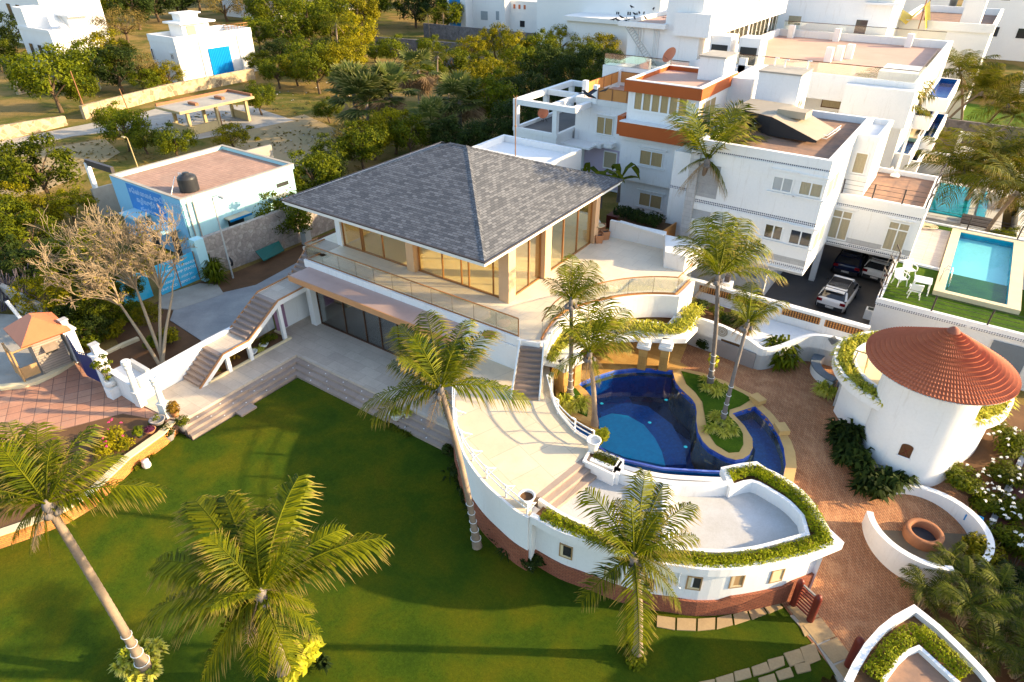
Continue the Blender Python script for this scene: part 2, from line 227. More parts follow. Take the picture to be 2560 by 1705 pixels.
# ---------------------------------------------------------------- mesh builder
class MB:
    def __init__(s): s.v=[]; s.f=[]; s.uv=[]; s.sm=[]; s.pc=[]; s.k=0; s.hold=False
    def add(s,vs,fs,uvs=None,smooth=False):
        b=len(s.v); s.v+= [Vector(x) for x in vs]
        if not s.hold: s.k+=1
        for i,f in enumerate(fs):
            s.f.append(tuple(b+k for k in f)); s.uv.append(uvs[i] if uvs else None); s.sm.append(smooth); s.pc.append(s.k)
        return s
    def quad(s,a,b,c,d,uv=None,smooth=False): return s.add([a,b,c,d],[(0,1,2,3)],[uv] if uv else None,smooth)
    def box(s,c,d,rz=0,taper=1.0):
        cx,cy,cz=c; hx,hy,hz=d[0]/2,d[1]/2,d[2]/2; vs=[]
        ca,sa=math.cos(rz),math.sin(rz)
        for k in (-1,1):
            t=taper if k>0 else 1
            for i,j in ((-1,-1),(1,-1),(1,1),(-1,1)):
                x,y=i*hx*t,j*hy*t; vs.append((cx+x*ca-y*sa,cy+x*sa+y*ca,cz+k*hz))
        return s.add(vs,[(3,2,1,0),(4,5,6,7),(0,1,5,4),(1,2,6,5),(2,3,7,6),(3,0,4,7)])
    def prism(s,poly,z0,z1,top=True,bot=True,sides=True):
        poly=[(p[0],p[1]) for p in poly]
        if sum(poly[i][0]*poly[(i+1)%len(poly)][1]-poly[(i+1)%len(poly)][0]*poly[i][1] for i in range(len(poly)))<0: poly=poly[::-1]
        n=len(poly); vs=[(x,y,z0) for x,y in poly]+[(x,y,z1) for x,y in poly]; fs=[]; 
        tri=tessellate_polygon([[Vector((x,y,0)) for x,y in poly]])
        def fix(t):
            a,b,c=[poly[i] for i in t]; return t if (b[0]-a[0])*(c[1]-a[1])-(b[1]-a[1])*(c[0]-a[0])>0 else t[::-1]
        tri=[fix(tuple(t)) for t in tri]
        if top: fs+=[tuple(i+n for i in t) for t in tri]
        if bot: fs+=[t[::-1] for t in tri]
        if sides: fs+=[(i,(i+1)%n,(i+1)%n+n,i+n) for i in range(n)]
        return s.add(vs,fs)
    def sheet(s,poly,h):
        return s.prism(poly,h,h+.001,bot=False,sides=False) if not callable(h) else s
    def tube(s,pts,r,n=8,cap=True,smooth=True):
        pts=[Vector(p) for p in pts]; m=len(pts); rr=r if hasattr(r,'__len__') else [r]*m; vs=[]; up=None
        for i,p in enumerate(pts):
            d=(pts[min(i+1,m-1)]-pts[max(i-1,0)]).normalized()
            if up is None: up=Vector((0,0,1)) if abs(d.z)<.9 else Vector((1,0,0))
            a=d.cross(up).normalized(); b=a.cross(d).normalized(); up=b
            for k in range(n):
                t=2*PI*k/n; vs.append(p+(a*math.cos(t)+b*math.sin(t))*rr[i])
        fs=[]; 
        for i in range(m-1):
            for k in range(n): fs.append((i*n+k,(i+1)*n+k,(i+1)*n+(k+1)%n,i*n+(k+1)%n))
        s.add(vs,fs,None,smooth); h=s.hold; s.hold=True
        if cap: s.add(vs[:n],[tuple(range(n))]); s.add(vs[-n:],[tuple(range(n))[::-1]])
        s.hold=h; return s
    def lathe(s,c,prof,n=24,smooth=True):
        vs=[];fs=[]
        for r,z in prof:
            for k in range(n): t=2*PI*k/n; vs.append((c[0]+r*math.cos(t),c[1]+r*math.sin(t),c[2]+z))
        for i in range(len(prof)-1):
            for k in range(n): fs.append((i*n+k,i*n+(k+1)%n,(i+1)*n+(k+1)%n,(i+1)*n+k))
        return s.add(vs,fs,None,smooth)
    def wall(s,line,z0,z1,t,closed=False,ulen=True):
        """upright wall of thickness t following a 2-D line (t>0 grows to the left of the line)"""
        pts=[Vector((p[0],p[1],0)) for p in line]; n=len(pts); off=[]
        for i in range(n):
            if closed: a,b=pts[i-1],pts[(i+1)%n]
            else: a,b=pts[max(i-1,0)],pts[min(i+1,n-1)]
            d1=(pts[i]-a).normalized() if (pts[i]-a).length>1e-6 else (b-pts[i]).normalized()
            d2=(b-pts[i]).normalized() if (b-pts[i]).length>1e-6 else d1
            d=(d1+d2).normalized(); nn=Vector((-d.y,d.x,0)); k=max(.35,nn.dot(Vector((-d1.y,d1.x,0)))); off.append(pts[i]+nn*t/k)
        z0s=z0 if hasattr(z0,'__len__') else [z0]*n; z1s=z1 if hasattr(z1,'__len__') else [z1]*n
        u=0; m=n if closed else n-1; us=[0]; s.k+=1; hh_=s.hold; s.hold=True
        for i in range(m): u+=(pts[(i+1)%n]-pts[i]).length; us.append(u)
        sg=1 if t>0 else -1
        for i in range(m):
            j=(i+1)%n; a,b,c,d=pts[i],pts[j],off[j],off[i]
            A0,B0,C0,D0=[Vector((q.x,q.y,z)) for q,z in ((a,z0s[i]),(b,z0s[j]),(c,z0s[j]),(d,z0s[i]))]
            A1,B1,C1,D1=[Vector((q.x,q.y,z)) for q,z in ((a,z1s[i]),(b,z1s[j]),(c,z1s[j]),(d,z1s[i]))]
            w=[(us[i],0),(us[i+1],0)]
            def q(p0,p1,p2,p3,uv=None):
                s.quad(*( (p0,p1,p2,p3) if sg>0 else (p3,p2,p1,p0)), uv=(uv if sg>0 or not uv else uv[::-1]))
            q(A0,B0,B1,A1,[(us[i],z0s[i]),(us[i+1],z0s[j]),(us[i+1],z1s[j]),(us[i],z1s[i])])
            q(C0,D0,D1,C1,[(us[i+1],z0s[j]),(us[i],z0s[i]),(us[i],z1s[i]),(us[i+1],z1s[j])])
            q(A1,B1,C1,D1); q(D0,C0,B0,A0)
            if not closed and i==0: q(D0,A0,A1,D1)
            if not closed and i==m-1: q(B0,C0,C1,B1)
        s.hold=hh_; return s
    def grid(s,x0,x1,y0,y1,nx,ny,fn,keep=None):
        idx={}; vs=[]
        for j in range(ny+1):
            for i in range(nx+1):
                x=x0+(x1-x0)*i/nx; y=y0+(y1-y0)*j/ny; vs.append((x,y,fn(x,y)))
        fs=[]
        for j in range(ny):
            for i in range(nx):
                x=x0+(x1-x0)*(i+.5)/nx; y=y0+(y1-y0)*(j+.5)/ny
                if keep is None or keep(x,y): a=j*(nx+1)+i; fs.append((a,a+1,a+nx+2,a+nx+1))
        return s.add(vs,fs,None,True)
    def build(s,name,mat,parent=None,local=False,bev=0):
        if parent is not None and name in SPLIT and len(set(s.pc))>1:
            r=None
            for k in sorted(set(s.pc)):
                m=MB(); ix={}
                for f,uv,sm,pc in zip(s.f,s.uv,s.sm,s.pc):
                    if pc!=k: continue
                    for i in f:
                        if i not in ix: ix[i]=len(m.v); m.v.append(s.v[i])
                    m.f.append(tuple(ix[i] for i in f)); m.uv.append(uv); m.sm.append(sm); m.pc.append(1)
                o=m.build(name,mat,parent,local,bev); r=r or o
            return r
        base=Vector((0,0,0))
        if parent is not None and not local: base=wpos(parent)
        elif parent is None and not local and s.v:
            xs=[v.x for v in s.v]; ys=[v.y for v in s.v]; base=Vector(((min(xs)+max(xs))/2,(min(ys)+max(ys))/2,min(v.z for v in s.v)))
        me=bpy.data.meshes.new(name); me.from_pydata([v-base for v in s.v],[],s.f)
        uvl=me.uv_layers.new(name='UVMap'); k=0; dat=[]
        for f,uv in zip(s.f,s.uv):
            if uv: dat+= [c for q in uv for c in q]
            else:
                a,b,c=s.v[f[0]],s.v[f[1]],s.v[f[2]]; n=(b-a).cross(c-a)
                ax,ay,az=abs(n.x),abs(n.y),abs(n.z)
                for i in f:
                    v=s.v[i]
                    dat+= (v.x,v.y) if az>=ax*.9 and az>=ay*.9 else ((v.y,v.z) if ax>ay else (v.x,v.z))
        uvl.data.foreach_set('uv',dat)
        me.polygons.foreach_set('use_smooth',s.sm)
        me.materials.append(M[mat]); me.update()
        o=bpy.data.objects.new(name,me); COL.objects.link(o)
        if parent is not None: o.parent=parent
        elif not local: o.location=base
        if bev:
            bm=bmesh.new(); bm.from_mesh(me); bmesh.ops.remove_doubles(bm,verts=bm.verts,dist=1e-4)
            bmesh.ops.bevel(bm,geom=[e for e in bm.edges if len(e.link_faces)==2 and e.calc_face_angle(0)>.6],offset=bev,segments=2,affect='EDGES'); bm.to_mesh(me); bm.free()
        return o
def wpos(o):
    p=Vector(o.location); 
    while o.parent: o=o.parent; p+=Vector(o.location)
    return p
def tag(o,label,cat,group=None,kind=None):
    o['label']=label; o['category']=cat
    if group: o['group']=group
    if kind: o['kind']=kind
    return o
def thing(name,label,cat,loc,group=None,rz=0):
    o=bpy.data.objects.new(name,None); COL.objects.link(o); o.location=loc; o.rotation_euler=(0,0,rz); o.empty_display_size=.3
    return tag(o,label,cat,group)
def struct(name,mb,mat):
    o=mb.build(name,mat); o['kind']='structure'; return o
def dup(root,loc,rz=0,sc_=1.0,label=None,group=None):
    def cp(o,par):
        c=o.copy(); COL.objects.link(c); c.parent=par
        for ch in [x for x in o.children]: cp(ch,c)
        return c
    r=cp(root,None); r.location=loc; r.rotation_euler=(0,0,rz); r.scale=(sc_,)*3 if not hasattr(sc_,'__len__') else sc_
    if label: r['label']=label
    if group: r['group']=group
    return r
def clip(o,px0,px1,keep):
    a,b=P(*px0,-1),P(*px1,-1); d=(b-a); n=Vector((-d.y,d.x,0)).normalized()*keep; bm=bmesh.new(); bm.from_mesh(o.data); bmesh.ops.bisect_plane(bm,geom=bm.verts[:]+bm.edges[:]+bm.faces[:],plane_co=a-Vector(o.location),plane_no=n,clear_outer=True); bm.to_mesh(o.data); bm.free()
# facade: a vertical plane through two ground points; pixels of it become (s,z)
class Fac:
    def __init__(s,p0,p1):
        s.p=Vector((p0[0],p0[1],0)); d=Vector((p1[0]-p0[0],p1[1]-p0[1],0)); s.L=d.length; s.d=d.normalized(); n=Vector((-s.d.y,s.d.x,0))
        if n.dot(-s.p)<0: n=-n
        s.n=n
    def hit(s,px,py):
        d=ray(px,py); k=s.p.dot(s.n)/Vector((d.x,d.y,0)).dot(s.n); q=Vector((d.x*k,d.y*k,0)); return (q-s.p).dot(s.d),CAMH+d.z*k
    def at(s,u,z,o=0): q=s.p+s.d*u+s.n*o; return Vector((q.x,q.y,z))
    def box(s,mb,u0,u1,z0,z1,o0,o1):
        a=[s.at(u0,0,o0),s.at(u1,0,o0),s.at(u1,0,o1),s.at(u0,0,o1)]; return mb.prism(a,z0,z1)
def window(par,fc,p0,p1,panes=2,pane='curtain',frame='white_metal',sill=True,hood=True,fw=.07,rows=None,name='window',dep=.05):
    u0,z1=fc.hit(*p0); u1,z0=fc.hit(*p1)
    if u1<u0: u0,u1=u1,u0
    mb=MB(); fc.box(mb,u0,u1,z0,z0+fw,0,dep+.02); fc.box(mb,u0,u1,z1-fw,z1,0,dep+.02)
    for k in range(panes+1):
        u=u0+(u1-u0-fw)*k/panes; fc.box(mb,u,u+fw,z0+fw,z1-fw,0,dep+.02)
    if rows: zz=z0+(z1-z0)*rows; fc.box(mb,u0+fw,u1-fw,zz,zz+fw,0,dep+.01)
    w=mb.build(name,frame,par)
    q=MB(); 
    if 'curtain' in pane:                       # gathered cloth behind the glass
        n=max(8,int((u1-u0)/.09)); pts=[]
        for i in range(n+1): pts.append(fc.at(u0+fw+(u1-u0-2*fw)*i/n,0,.012+(.018 if i%2 else 0)))
        q.wall(pts,z0+fw,z1-fw,-.004 if True else 0)
    else: fc.box(q,u0+fw,u1-fw,z0+fw,z1-fw,.004,.016)
    q.build('pane',pane,w)
    if sill:
        s_=MB(); fc.box(s_,u0-.2,u1+.2,z0-.16,z0-.06,0,.09); s_.build('sill','white_paint',w)
    if hood:
        s_=MB(); fc.box(s_,u0-.2,u1+.2,z1+.10,z1+.19,0,.12); s_.build('hood','white_paint',w)
    return w
def smooth_line(pts,n=6,closed=False):
    pts=[Vector(p) for p in pts]; out=[]; m=len(pts)
    g=lambda i: pts[i%m] if closed else pts[min(max(i,0),m-1)]
    for i in range(m if closed else m-1):
        p0,p1,p2,p3=g(i-1),g(i),g(i+1),g(i+2)
        for k in range(n):
            t=k/n; out.append(.5*((2*p1)+(-p0+p2)*t+(2*p0-5*p1+4*p2-p3)*t*t+(-p0+3*p1-3*p2+p3)*t**3))
    if not closed: out.append(pts[-1])
    return out
def offset_line(line,t,closed=False):
    pts=[Vector((p[0],p[1],0)) for p in line]; n=len(pts); off=[]
    for i in range(n):
        a,b=(pts[i-1],pts[(i+1)%n]) if closed else (pts[max(i-1,0)],pts[min(i+1,n-1)])
        d=(b-a).normalized(); off.append(pts[i]+Vector((-d.y,d.x,0))*t)
    return off
def text_mesh(txt,size,mat,name,parent,origin,xdir,ydir,nrm,off=.012,center=False):
    cu=bpy.data.curves.new('lettering','FONT'); cu.body=txt; cu.size=size; cu.fill_mode='BOTH'; cu.extrude=.004
    if center: cu.align_x='CENTER'
    ob=bpy.data.objects.new('lettering',cu); COL.objects.link(ob); dg=bpy.context.evaluated_depsgraph_get(); dg.update()
    me=bpy.data.meshes.new_from_object(ob.evaluated_get(dg)); bpy.data.objects.remove(ob)
    mt=Matrix((( xdir.x,ydir.x,nrm.x,0),(xdir.y,ydir.y,nrm.y,0),(xdir.z,ydir.z,nrm.z,0),(0,0,0,1)))
    me.transform(mt); me.transform(Matrix.Translation(origin+nrm*off-wpos(parent))); me.materials.clear(); me.materials.append(M[mat])
    o=bpy.data.objects.new(name,me); COL.objects.link(o); o.parent=parent; return o
# ---------------------------------------------------------------- vegetation
def frond_mb(mb,c,tip,rng,nl=44,lw=.05,ll=.33,hang=.55,seg=12,arch=.24):
    c=Vector(c); tip=Vector(tip); L=(tip-c).length; mid=(c+tip)/2+Vector((0,0,arch*L)); mid=c.lerp(mid,1.0)
    B=lambda t:(1-t)**2*c+2*t*(1-t)*mid+t*t*tip
    pts=[B(i/seg) for i in range(seg+1)]
    mb.tube(pts,[.035*(1-i/seg*.85) for i in range(seg+1)],5,smooth=True); 
    for _ in range(len(mb.uv)): pass
    tw=rng.uniform(-.35,.35)
    for side in (-1,1):
        for i in range(nl):
            t=.13+.87*(i+rng.random()*.5)/nl; p=B(min(t,1)); d=(B(min(t+.02,1.0))-B(t-.02)).normalized()
            sd=d.cross(Vector((0,0,1))); 
            if sd.length<.1: sd=Vector((1,0,0))
            sd=(sd.normalized()*side); 
            nrm=sd.cross(d).normalized()*(-side if True else 1)
            sd=(sd*math.cos(tw)+nrm*math.sin(tw)*side).normalized()
            pl=min(1,.45+1.6*t) if t<.35 else (1 if t<.75 else 1-(t-.75)*2.3)
            l=L*ll*max(.25,pl)*rng.uniform(.75,1.12)
            v=(sd*.80+d*(.30+.5*t+rng.gauss(0,.10))+Vector((0,0,-hang*.35*rng.uniform(.3,1.6)))).normalized()
            v2=(v+Vector((0,0,-hang*rng.uniform(.8,1.7)))).normalized()
            a=p; b=p+v*l*.5; e=b+v2*l*.55; w=lw*L/2.6
            wd=d*w*.5
            mb.add([a-wd*.6,a+wd*.6,b+wd,b-wd,e],[(0,1,2,3),(3,2,4)],[[(0,0),(0,0),(.5,0),(.5,0)],[(.5,0),(.5,0),(1,0)]])
def fixuv(mb):
    for i,u in enumerate(mb.uv):
        if u is None: mb.uv[i]=[(0.1,0)]*len(mb.f[i])
def palm(base,crown,tips,label,seed,r0=.16,rope=None,name='coconut_palm',bend=.12,nl=40,bark='bark_palm',extra=8,dead=3,frmat='frond',group=None,cat='palm tree',dzk=.55):
    rng=random.Random(seed); base=Vector(base); cr=Vector(crown)
    t=thing(name,label,cat,base,group)
    H=(cr-base).length; side=Vector((cr.x-base.x,cr.y-base.y,0)); mb=MB(); pts=[];rs=[]
    n=18
    for i in range(n+1):
        u=i/n; q=base.lerp(cr,u)+side*(-bend*math.sin(PI*u))+Vector((0,0,bend*.3*math.sin(PI*u))); pts.append(q); rs.append(r0*(1.35-.55*min(1,u*6) if u<.17 else .85-.2*u)*(1+.03*(i%2)))
    # ringed bark
    fine=[];fr=[]; m=max(30,int(H/.11))
    for i in range(m+1):
        u=i/m*n; k=min(int(u),n-1); w=u-k; fine.append(pts[k].lerp(pts[k+1],w)); fr.append((rs[k]*(1-w)+rs[k+1]*w)*(1.0 if i%2 else 1.07))
    mb.tube(fine,fr,10); mb.build('trunk',bark,t)
    if rope:
        lo,hi=rope; rb=MB()
        kk=0; 
        for i in range(int(lo*m),int(hi*m)):
            if i%4==0:
                p=fine[i]; rr=fr[i]*1.1
                rb.tube([p+Vector((rr*math.cos(a),rr*math.sin(a),.03*math.sin(a*.5))) for a in [2*PI*j/12 for j in range(13)]],.014,4,cap=False)
        rb.build('light_string','white_plastic',t)
    cy=None; L=[]
    for tp in tips: L.append(tp)
    for k,tp in enumerate(L):
        f=MB(); frond_mb(f,cr+Vector((0,0,.05)),tp,rng,nl=nl,hang=rng.uniform(.35,.8)); fixuv(f); f.build('frond',frmat,t)
    rad=sum((Vector(a)-cr).length for a in L)/max(1,len(L))
    for k in range(extra):   # young upright fronds filling the heart of the crown
        a=2*PI*k/extra+rng.random(); e=cr+Vector((math.cos(a)*rad*.55,math.sin(a)*rad*.55,rad*rng.uniform(.35,.7)))
        f=MB(); frond_mb(f,cr,e,rng,nl=int(nl*.7),hang=.25); fixuv(f); f.build('frond',frmat,t)
    for k in range(dead):
        a=rng.uniform(0,6.28); e=cr+Vector((math.cos(a)*rad*.35,math.sin(a)*rad*.35,-rad*.45))
        f=MB(); frond_mb(f,cr,e,rng,nl=20,hang=.6,arch=.15); fixuv(f); f.build('dry_frond','fan_dry',t)
    h=MB(); h.lathe(cr-Vector((0,0,.35)),[(r0*.7,0),(r0*1.0,.2),(r0*.8,.4),(.02,.55)],8); 
    for k in range(6):
        a=rng.uniform(0,6.28); h.lathe(cr+Vector((math.cos(a)*.2,math.sin(a)*.2,-.3)),[(.01,-.1),(.09,-.05),(.11,.03),(.07,.11),(.0,.14)],7)
    h.build('crown_heart','bark_grey',t)
    return t
def tips_px(crown,pxs,cpx,k=.72,off=-.16):
    """frond tips: direction read from the photo, height from how far above or below the crown they point"""
    cr=Vector(crown); rad=max(math.hypot(a-cpx[0],b-cpx[1]) for a,b in pxs); Lm=rad*depth(cr)/F; out=[]
    for a,b in pxs:
        dz=Lm*(k*(cpx[1]-b)/rad+off); out.append(P(a,b,cr.z+dz))
    return out
def leaf_quad(mb,p,s,rng,n=None):
    a=Vector((rng.gauss(0,1),rng.gauss(0,1),rng.gauss(0,1))).normalized()
    if n is not None: a=(a*.7+n).normalized()
    u=a.orthogonal().normalized(); w=a.cross(u); th=rng.random()*6.28; u,w=u*math.cos(th)+w*math.sin(th),w*math.cos(th)-u*math.sin(th)
    mb.add([p-u*s,p-w*s*.45,p+u*s,p+w*s*.45],[(0,1,2,3)])
def crown_mb(rng,rx,ry,rz,cz,nclump,nleaf,ls,clump=.35,flat=1,center=(0,0)):
    mb=MB()
    for k in range(nclump):
        while True:
            v=Vector((rng.uniform(-1,1),rng.uniform(-1,1),rng.uniform(-.8,1)))
            if .35<v.length<1: break
        v=v.normalized()*(.55+.45*rng.random()**.6)
        w=1+.25*noise.noise(v*1.7+Vector((rng.random(),0,0))*.1)
        c=Vector((center[0]+v.x*rx*w,center[1]+v.y*ry*w,cz+v.z*rz*w)); r=clump*min(rx,ry)*rng.uniform(.5,1.15)
        for i in range(nleaf):
            d=Vector((rng.gauss(0,1),rng.gauss(0,1),rng.gauss(0,1)*.75)).normalized(); q=c+d*r*(rng.random()**.4)
            leaf_quad(mb,q,ls*rng.uniform(.6,1.3),rng,(d+v*.5+Vector((0,0,.4)))*.8)
    return mb
def limbs_mb(rng,h,rx,n=6,r=.14):
    mb=MB(); z=h*.4
    mb.tube([(0,0,0),(.04*h,.02*h,z*.5),(0,.03*h,z),(0,0,h*.62)],[r*1.3,r,r*.9,r*.5],8)
    for k in range(n):
        a=2*PI*k/n+rng.random(); zz=z*rng.uniform(.6,1.1)
        mb.tube([(0,.02*h,zz),(math.cos(a)*rx*.35,math.sin(a)*rx*.35,zz+h*.18),(math.cos(a)*rx*.75,math.sin(a)*rx*.75,zz+h*.32)],[r*.55,r*.38,r*.12],6)
    return mb
def tree_proto(name,label,seed,h,rx,rz,nclump,nleaf,ls,leaf,clump=.33,bark='bark_brown'):
    rng=random.Random(seed); t=thing(name,label,'tree',(0,0,0))
    limbs_mb(rng,h,rx).build('trunk',bark,t,True)
    crown_mb(rng,rx,rx,rz,h-rz*.9,nclump,nleaf,ls,clump).build('crown',leaf,t,True)
    return t
def spiky_mb(rng,c,r,n,lw=.03,up=.7):
    mb=MB(); c=Vector(c)
    for k in range(n):
        a=rng.uniform(0,6.28); e=rng.uniform(.1,1)*up; d=Vector((math.cos(a),math.sin(a),0)); l=r*rng.uniform(.7,1.15)
        s=Vector((-d.y,d.x,0))*lw; p0=c+d*r*.05; p1=c+d*l*.45+Vector((0,0,l*e*.8)); p2=c+d*l+Vector((0,0,l*(e*.75-.25)))
        mb.add([p0-s*.5,p0+s*.5,p1+s,p1-s,p2],[(0,1,2,3),(3,2,4)],[[(0,0),(0,0),(.5,0),(.5,0)],[(.5,0),(.5,0),(1,0)]])
    return mb
def scatter_leaves(mb,rng,c,rad,n,ls,squash=.7):
    for i in range(n):
        d=Vector((rng.gauss(0,1),rng.gauss(0,1),abs(rng.gauss(0,1)))).normalized(); q=Vector(c)+Vector((d.x*rad,d.y*rad,d.z*rad*squash))*(rng.random()**.35)
        leaf_quad(mb,q,ls*rng.uniform(.6,1.3),rng,d+Vector((0,0,.5)))
def bush(name,label,c,rad,h,leaf,seed,n=900,ls=.09,cat='shrub',group=None,stem=True):
    rng=random.Random(seed); t=thing(name,label,cat,c,group)
    if stem:
        s=MB()
        for k in range(5): a=rng.uniform(0,6.28); s.tube([(0,0,0),(math.cos(a)*rad*.4,math.sin(a)*rad*.4,h*.6)],[.03,.012],5)
        s.build('stem','bark_brown',t,True)
    mb=MB(); k=max(3,int(6*rad+3))
    for i in range(k):
        a=rng.uniform(0,6.28); r=rad*.55*math.sqrt(rng.random()); scatter_leaves(mb,rng,(math.cos(a)*r,math.sin(a)*r,h*rng.uniform(.1,.45)),rad*.5,n//k,ls,h/rad*.6)
    mb.build('foliage',leaf,t,True); return t
def hedge_along(name,label,line,width,z,h,leaf,seed,dens=260,ls=.05,spiky=False,cat='hedge'):
    """low hedge growing along a line; one object"""
    rng=random.Random(seed); mb=MB(); L=0
    for i in range(len(line)-1):
        a,b=Vector((line[i][0],line[i][1],0)),Vector((line[i+1][0],line[i+1][1],0)); d=b-a; l=d.length
        if l<1e-4: continue
        d/=l; s=Vector((-d.y,d.x,0)); k=int(l*dens*width)
        for q in range(k):
            u=rng.uniform(-.5,.5); p=a+d*rng.uniform(0,l)+s*u*width
            hh=h*(1-1.3*u*u)*rng.uniform(.4,1.0)*(1+.5*noise.noise(Vector((p.x,p.y,0))*1.7))
            if spiky:
                an=rng.uniform(0,6.28); e=Vector((math.cos(an),math.sin(an),0)); w=Vector((-e.y,e.x,0))*ls*.28; p0=p+Vector((0,0,z)); p1=p0+e*ls*1.4+Vector((0,0,hh+ls)); p2=p1+e*ls*1.8+Vector((0,0,-ls*.8))
                mb.add([p0-w*.4,p0+w*.4,p1+w,p1-w,p2],[(0,1,2,3),(3,2,4)],[[(0,0),(0,0),(.4,0),(.4,0)],[(.4,0),(.4,0),(.9,0)]])
            else: leaf_quad(mb,p+Vector((0,0,z+hh)),ls*rng.uniform(.6,1.4),rng,Vector((0,0,.9))+s*u*2)
    o=mb.build(name,leaf); tag(o,label,cat); return o
# ================================================================ SETTING
def inside(poly,x,y):
    c=False; n=len(poly)
    for i in range(n):
        a,b=poly[i],poly[i-1]
        if (a[1]>y)!=(b[1]>y) and x<(b[0]-a[0])*(y-a[1])/(b[1]-a[1])+a[0]: c=not c
    return c
PROP=[(-28.6,-30),(-27.9,3),(-27.0,10.2),(-29.6,10.4),(-29.8,22),(-30.9,24),(-30.9,36.8),(-12,36.8),(-11.2,33.9),(8.6,33.9),(8.2,17),(9,-30)]
g=MB(); out=[(-420,-60),(300,-60),(300,520),(-420,520)]
vs=[Vector((x,y,0)) for x,y in out]; hs=[Vector((x,y,0)) for x,y in PROP]
tri=tessellate_polygon([vs,hs]); allv=vs+hs
for t in tri:
    a,b,c=[allv[i] for i in t]
    if (b-a).cross(c-a).z<0: t=t[::-1]
    g.add([(allv[i].x,allv[i].y,-.06) for i in t],[(0,1,2)])
g.prism([(-32,-30),(9,-30),(9,37),(-32,37)],-1.7,-1.6,sides=False,bot=False)
struct('ground',g,'scrub_grass')
# lawn: one sheet following its gentle fall
g=MB(); g.grid(-29,3,-8,18.4,128,106,lawn_h,lambda x,y: (x>-27.35-.06*max(0,10-y)) and not(x<-25.75 and y>10.6) and not (x<-26.9 and y>9.6) and not (y>17.15 and x<-15.5) and (x+ (17.4-y)*.55<2.5))
lw_=struct('lawn',g,'lawn_grass'); clip(lw_,(1962,1520),(2110,1712),1)
# patio with its four stone steps round the corner of the lawn
g=MB(); g.prism([(-29.75,10.5),(-27.5,10.65),(-26.77,10.9),(-26.77,17.79),(-15.0,17.79),(-15.0,24),(-29.75,24)],-.9,0); struct('patio',g,'patio_tile')
g=MB()
for k,(dx,z) in enumerate(((.31,-.15),(.62,-.30),(.9,-.45))):
    y=17.79-dx; x=-26.77+dx; z0=-.9
    g.prism([(-26.77,10.9-.0),(x,10.75),(x,y),(-15.2,y),(-15.2,17.79),(-26.77,17.79)],z0 if k==0 else z0,z)
g.prism([(-25.9,13.1),(-25.35,13.1),(-25.35,14.0),(-25.9,14.0)],-.9,-.5)
st=struct('steps',g,'step_stone')
g=MB()
for k,(dx,z) in enumerate(((.18,-.148),(.48,-.298),(.78,-.448))):
    for i in range(5): g.lathe((-26.77+dx,11.6+1.25*i+.5*k,z),[(.0,.014),(.03,.012),(.035,0)],8)
    for i in range(7): g.lathe((-25.6+1.35*i+.4*k,17.79-dx,z),[(.0,.014),(.03,.012),(.035,0)],8)
tag(g.build('step_lights','white_plastic'),'tiny round white studs let into the lawn steps','step lights',kind='stuff')
g=MB(); g.prism(PL([(-420,760),(0,978),(95,962),(150,935),(190,908),(230,925),(270,965),(354,1016),(420,1046),(445,1060),(300,1150),(120,1260),(-200,1420),(-700,1300)],-.02),-.3,-.015); struct('driveway',g,'drive_tile')
g=MB(); g.prism(PL([(190,905),(262,960),(330,900),(300,868),(225,880)],0),-.2,.01); g2=g
struct('courtyard_ground',g,'brown_soil')
g=MB(); g.prism([(-29.95,11.2),(-38.5,13.5),(-39.2,20.5),(-38.4,22.2),(-38.2,31),(-31.1,31),(-31.1,17.0)],-.2,-.045); struct('yard_ground',g,'brown_soil')
g=MB(); g.prism(PL([(520,862),(425,800),(440,758),(640,712),(745,655),(772,640),(760,720),(600,800)],0),-.2,.0); struct('yard_paving',g,'yard_concrete')
g=MB(); g.prism(PL([(400,740),(500,708),(545,712),(560,735),(440,775),(395,770)],0),-.2,.012); struct('gate_apron',g,'concrete')
# garden path
pool_in=PL([(1445,959),(1463,950),(1490,939),(1535,925),(1583,920),(1626,920),(1682,925),(1684,936),(1690,956),(1701,970),(1715,983),(1730,997),(1739,1010),(1742,1029),(1741,1050),(1745,1079),(1757,1102),(1773,1119),(1799,1134),(1817,1143),(1839,1149),(1858,1146),(1874,1135),(1882,1119),(1881,1096),(1861,1064),(1831,1033),(1888,1015),(1919,1044),(1945,1080),(1960,1120),(1965,1160),(1957,1198),(1930,1190),(1860,1178),(1760,1174),(1655,1167),(1564,1147),(1519,1129),(1500,1114),(1496,1085),(1494,1045),(1489,1015),(1481,995),(1466,976)],.7)
pin=[(p.x,p.y) for p in pool_in]
g=MB(); g.grid(-14.5,8.5,-6,34,92,160,lambda x,y:path_h(x,y)+.012,lambda x,y: not inside(pin,x,y) and (x+(17.4-y)*.55>-1.2 or y>18.0) and not (x<-10.8 and y<21))
pw_=struct('garden_path',g,'path_brick')
bm=bmesh.new(); bm.from_mesh(pw_.data); a_,b_=P(1962,1520,-1),P(2110,1712,-1); d_=b_-a_; n_=Vector((-d_.y,d_.x,0)).normalized(); L_=Vector(pw_.location)
bmesh.ops.bisect_plane(bm,geom=bm.verts[:]+bm.edges[:]+bm.faces[:],plane_co=a_-L_,plane_no=n_)
bmesh.ops.delete(bm,geom=[f for f in bm.faces if (f.calc_center_median()+L_-a_).dot(n_)<0 and (f.calc_center_median()+L_).y<18.2],context='FACES'); bm.to_mesh(pw_.data); bm.free()
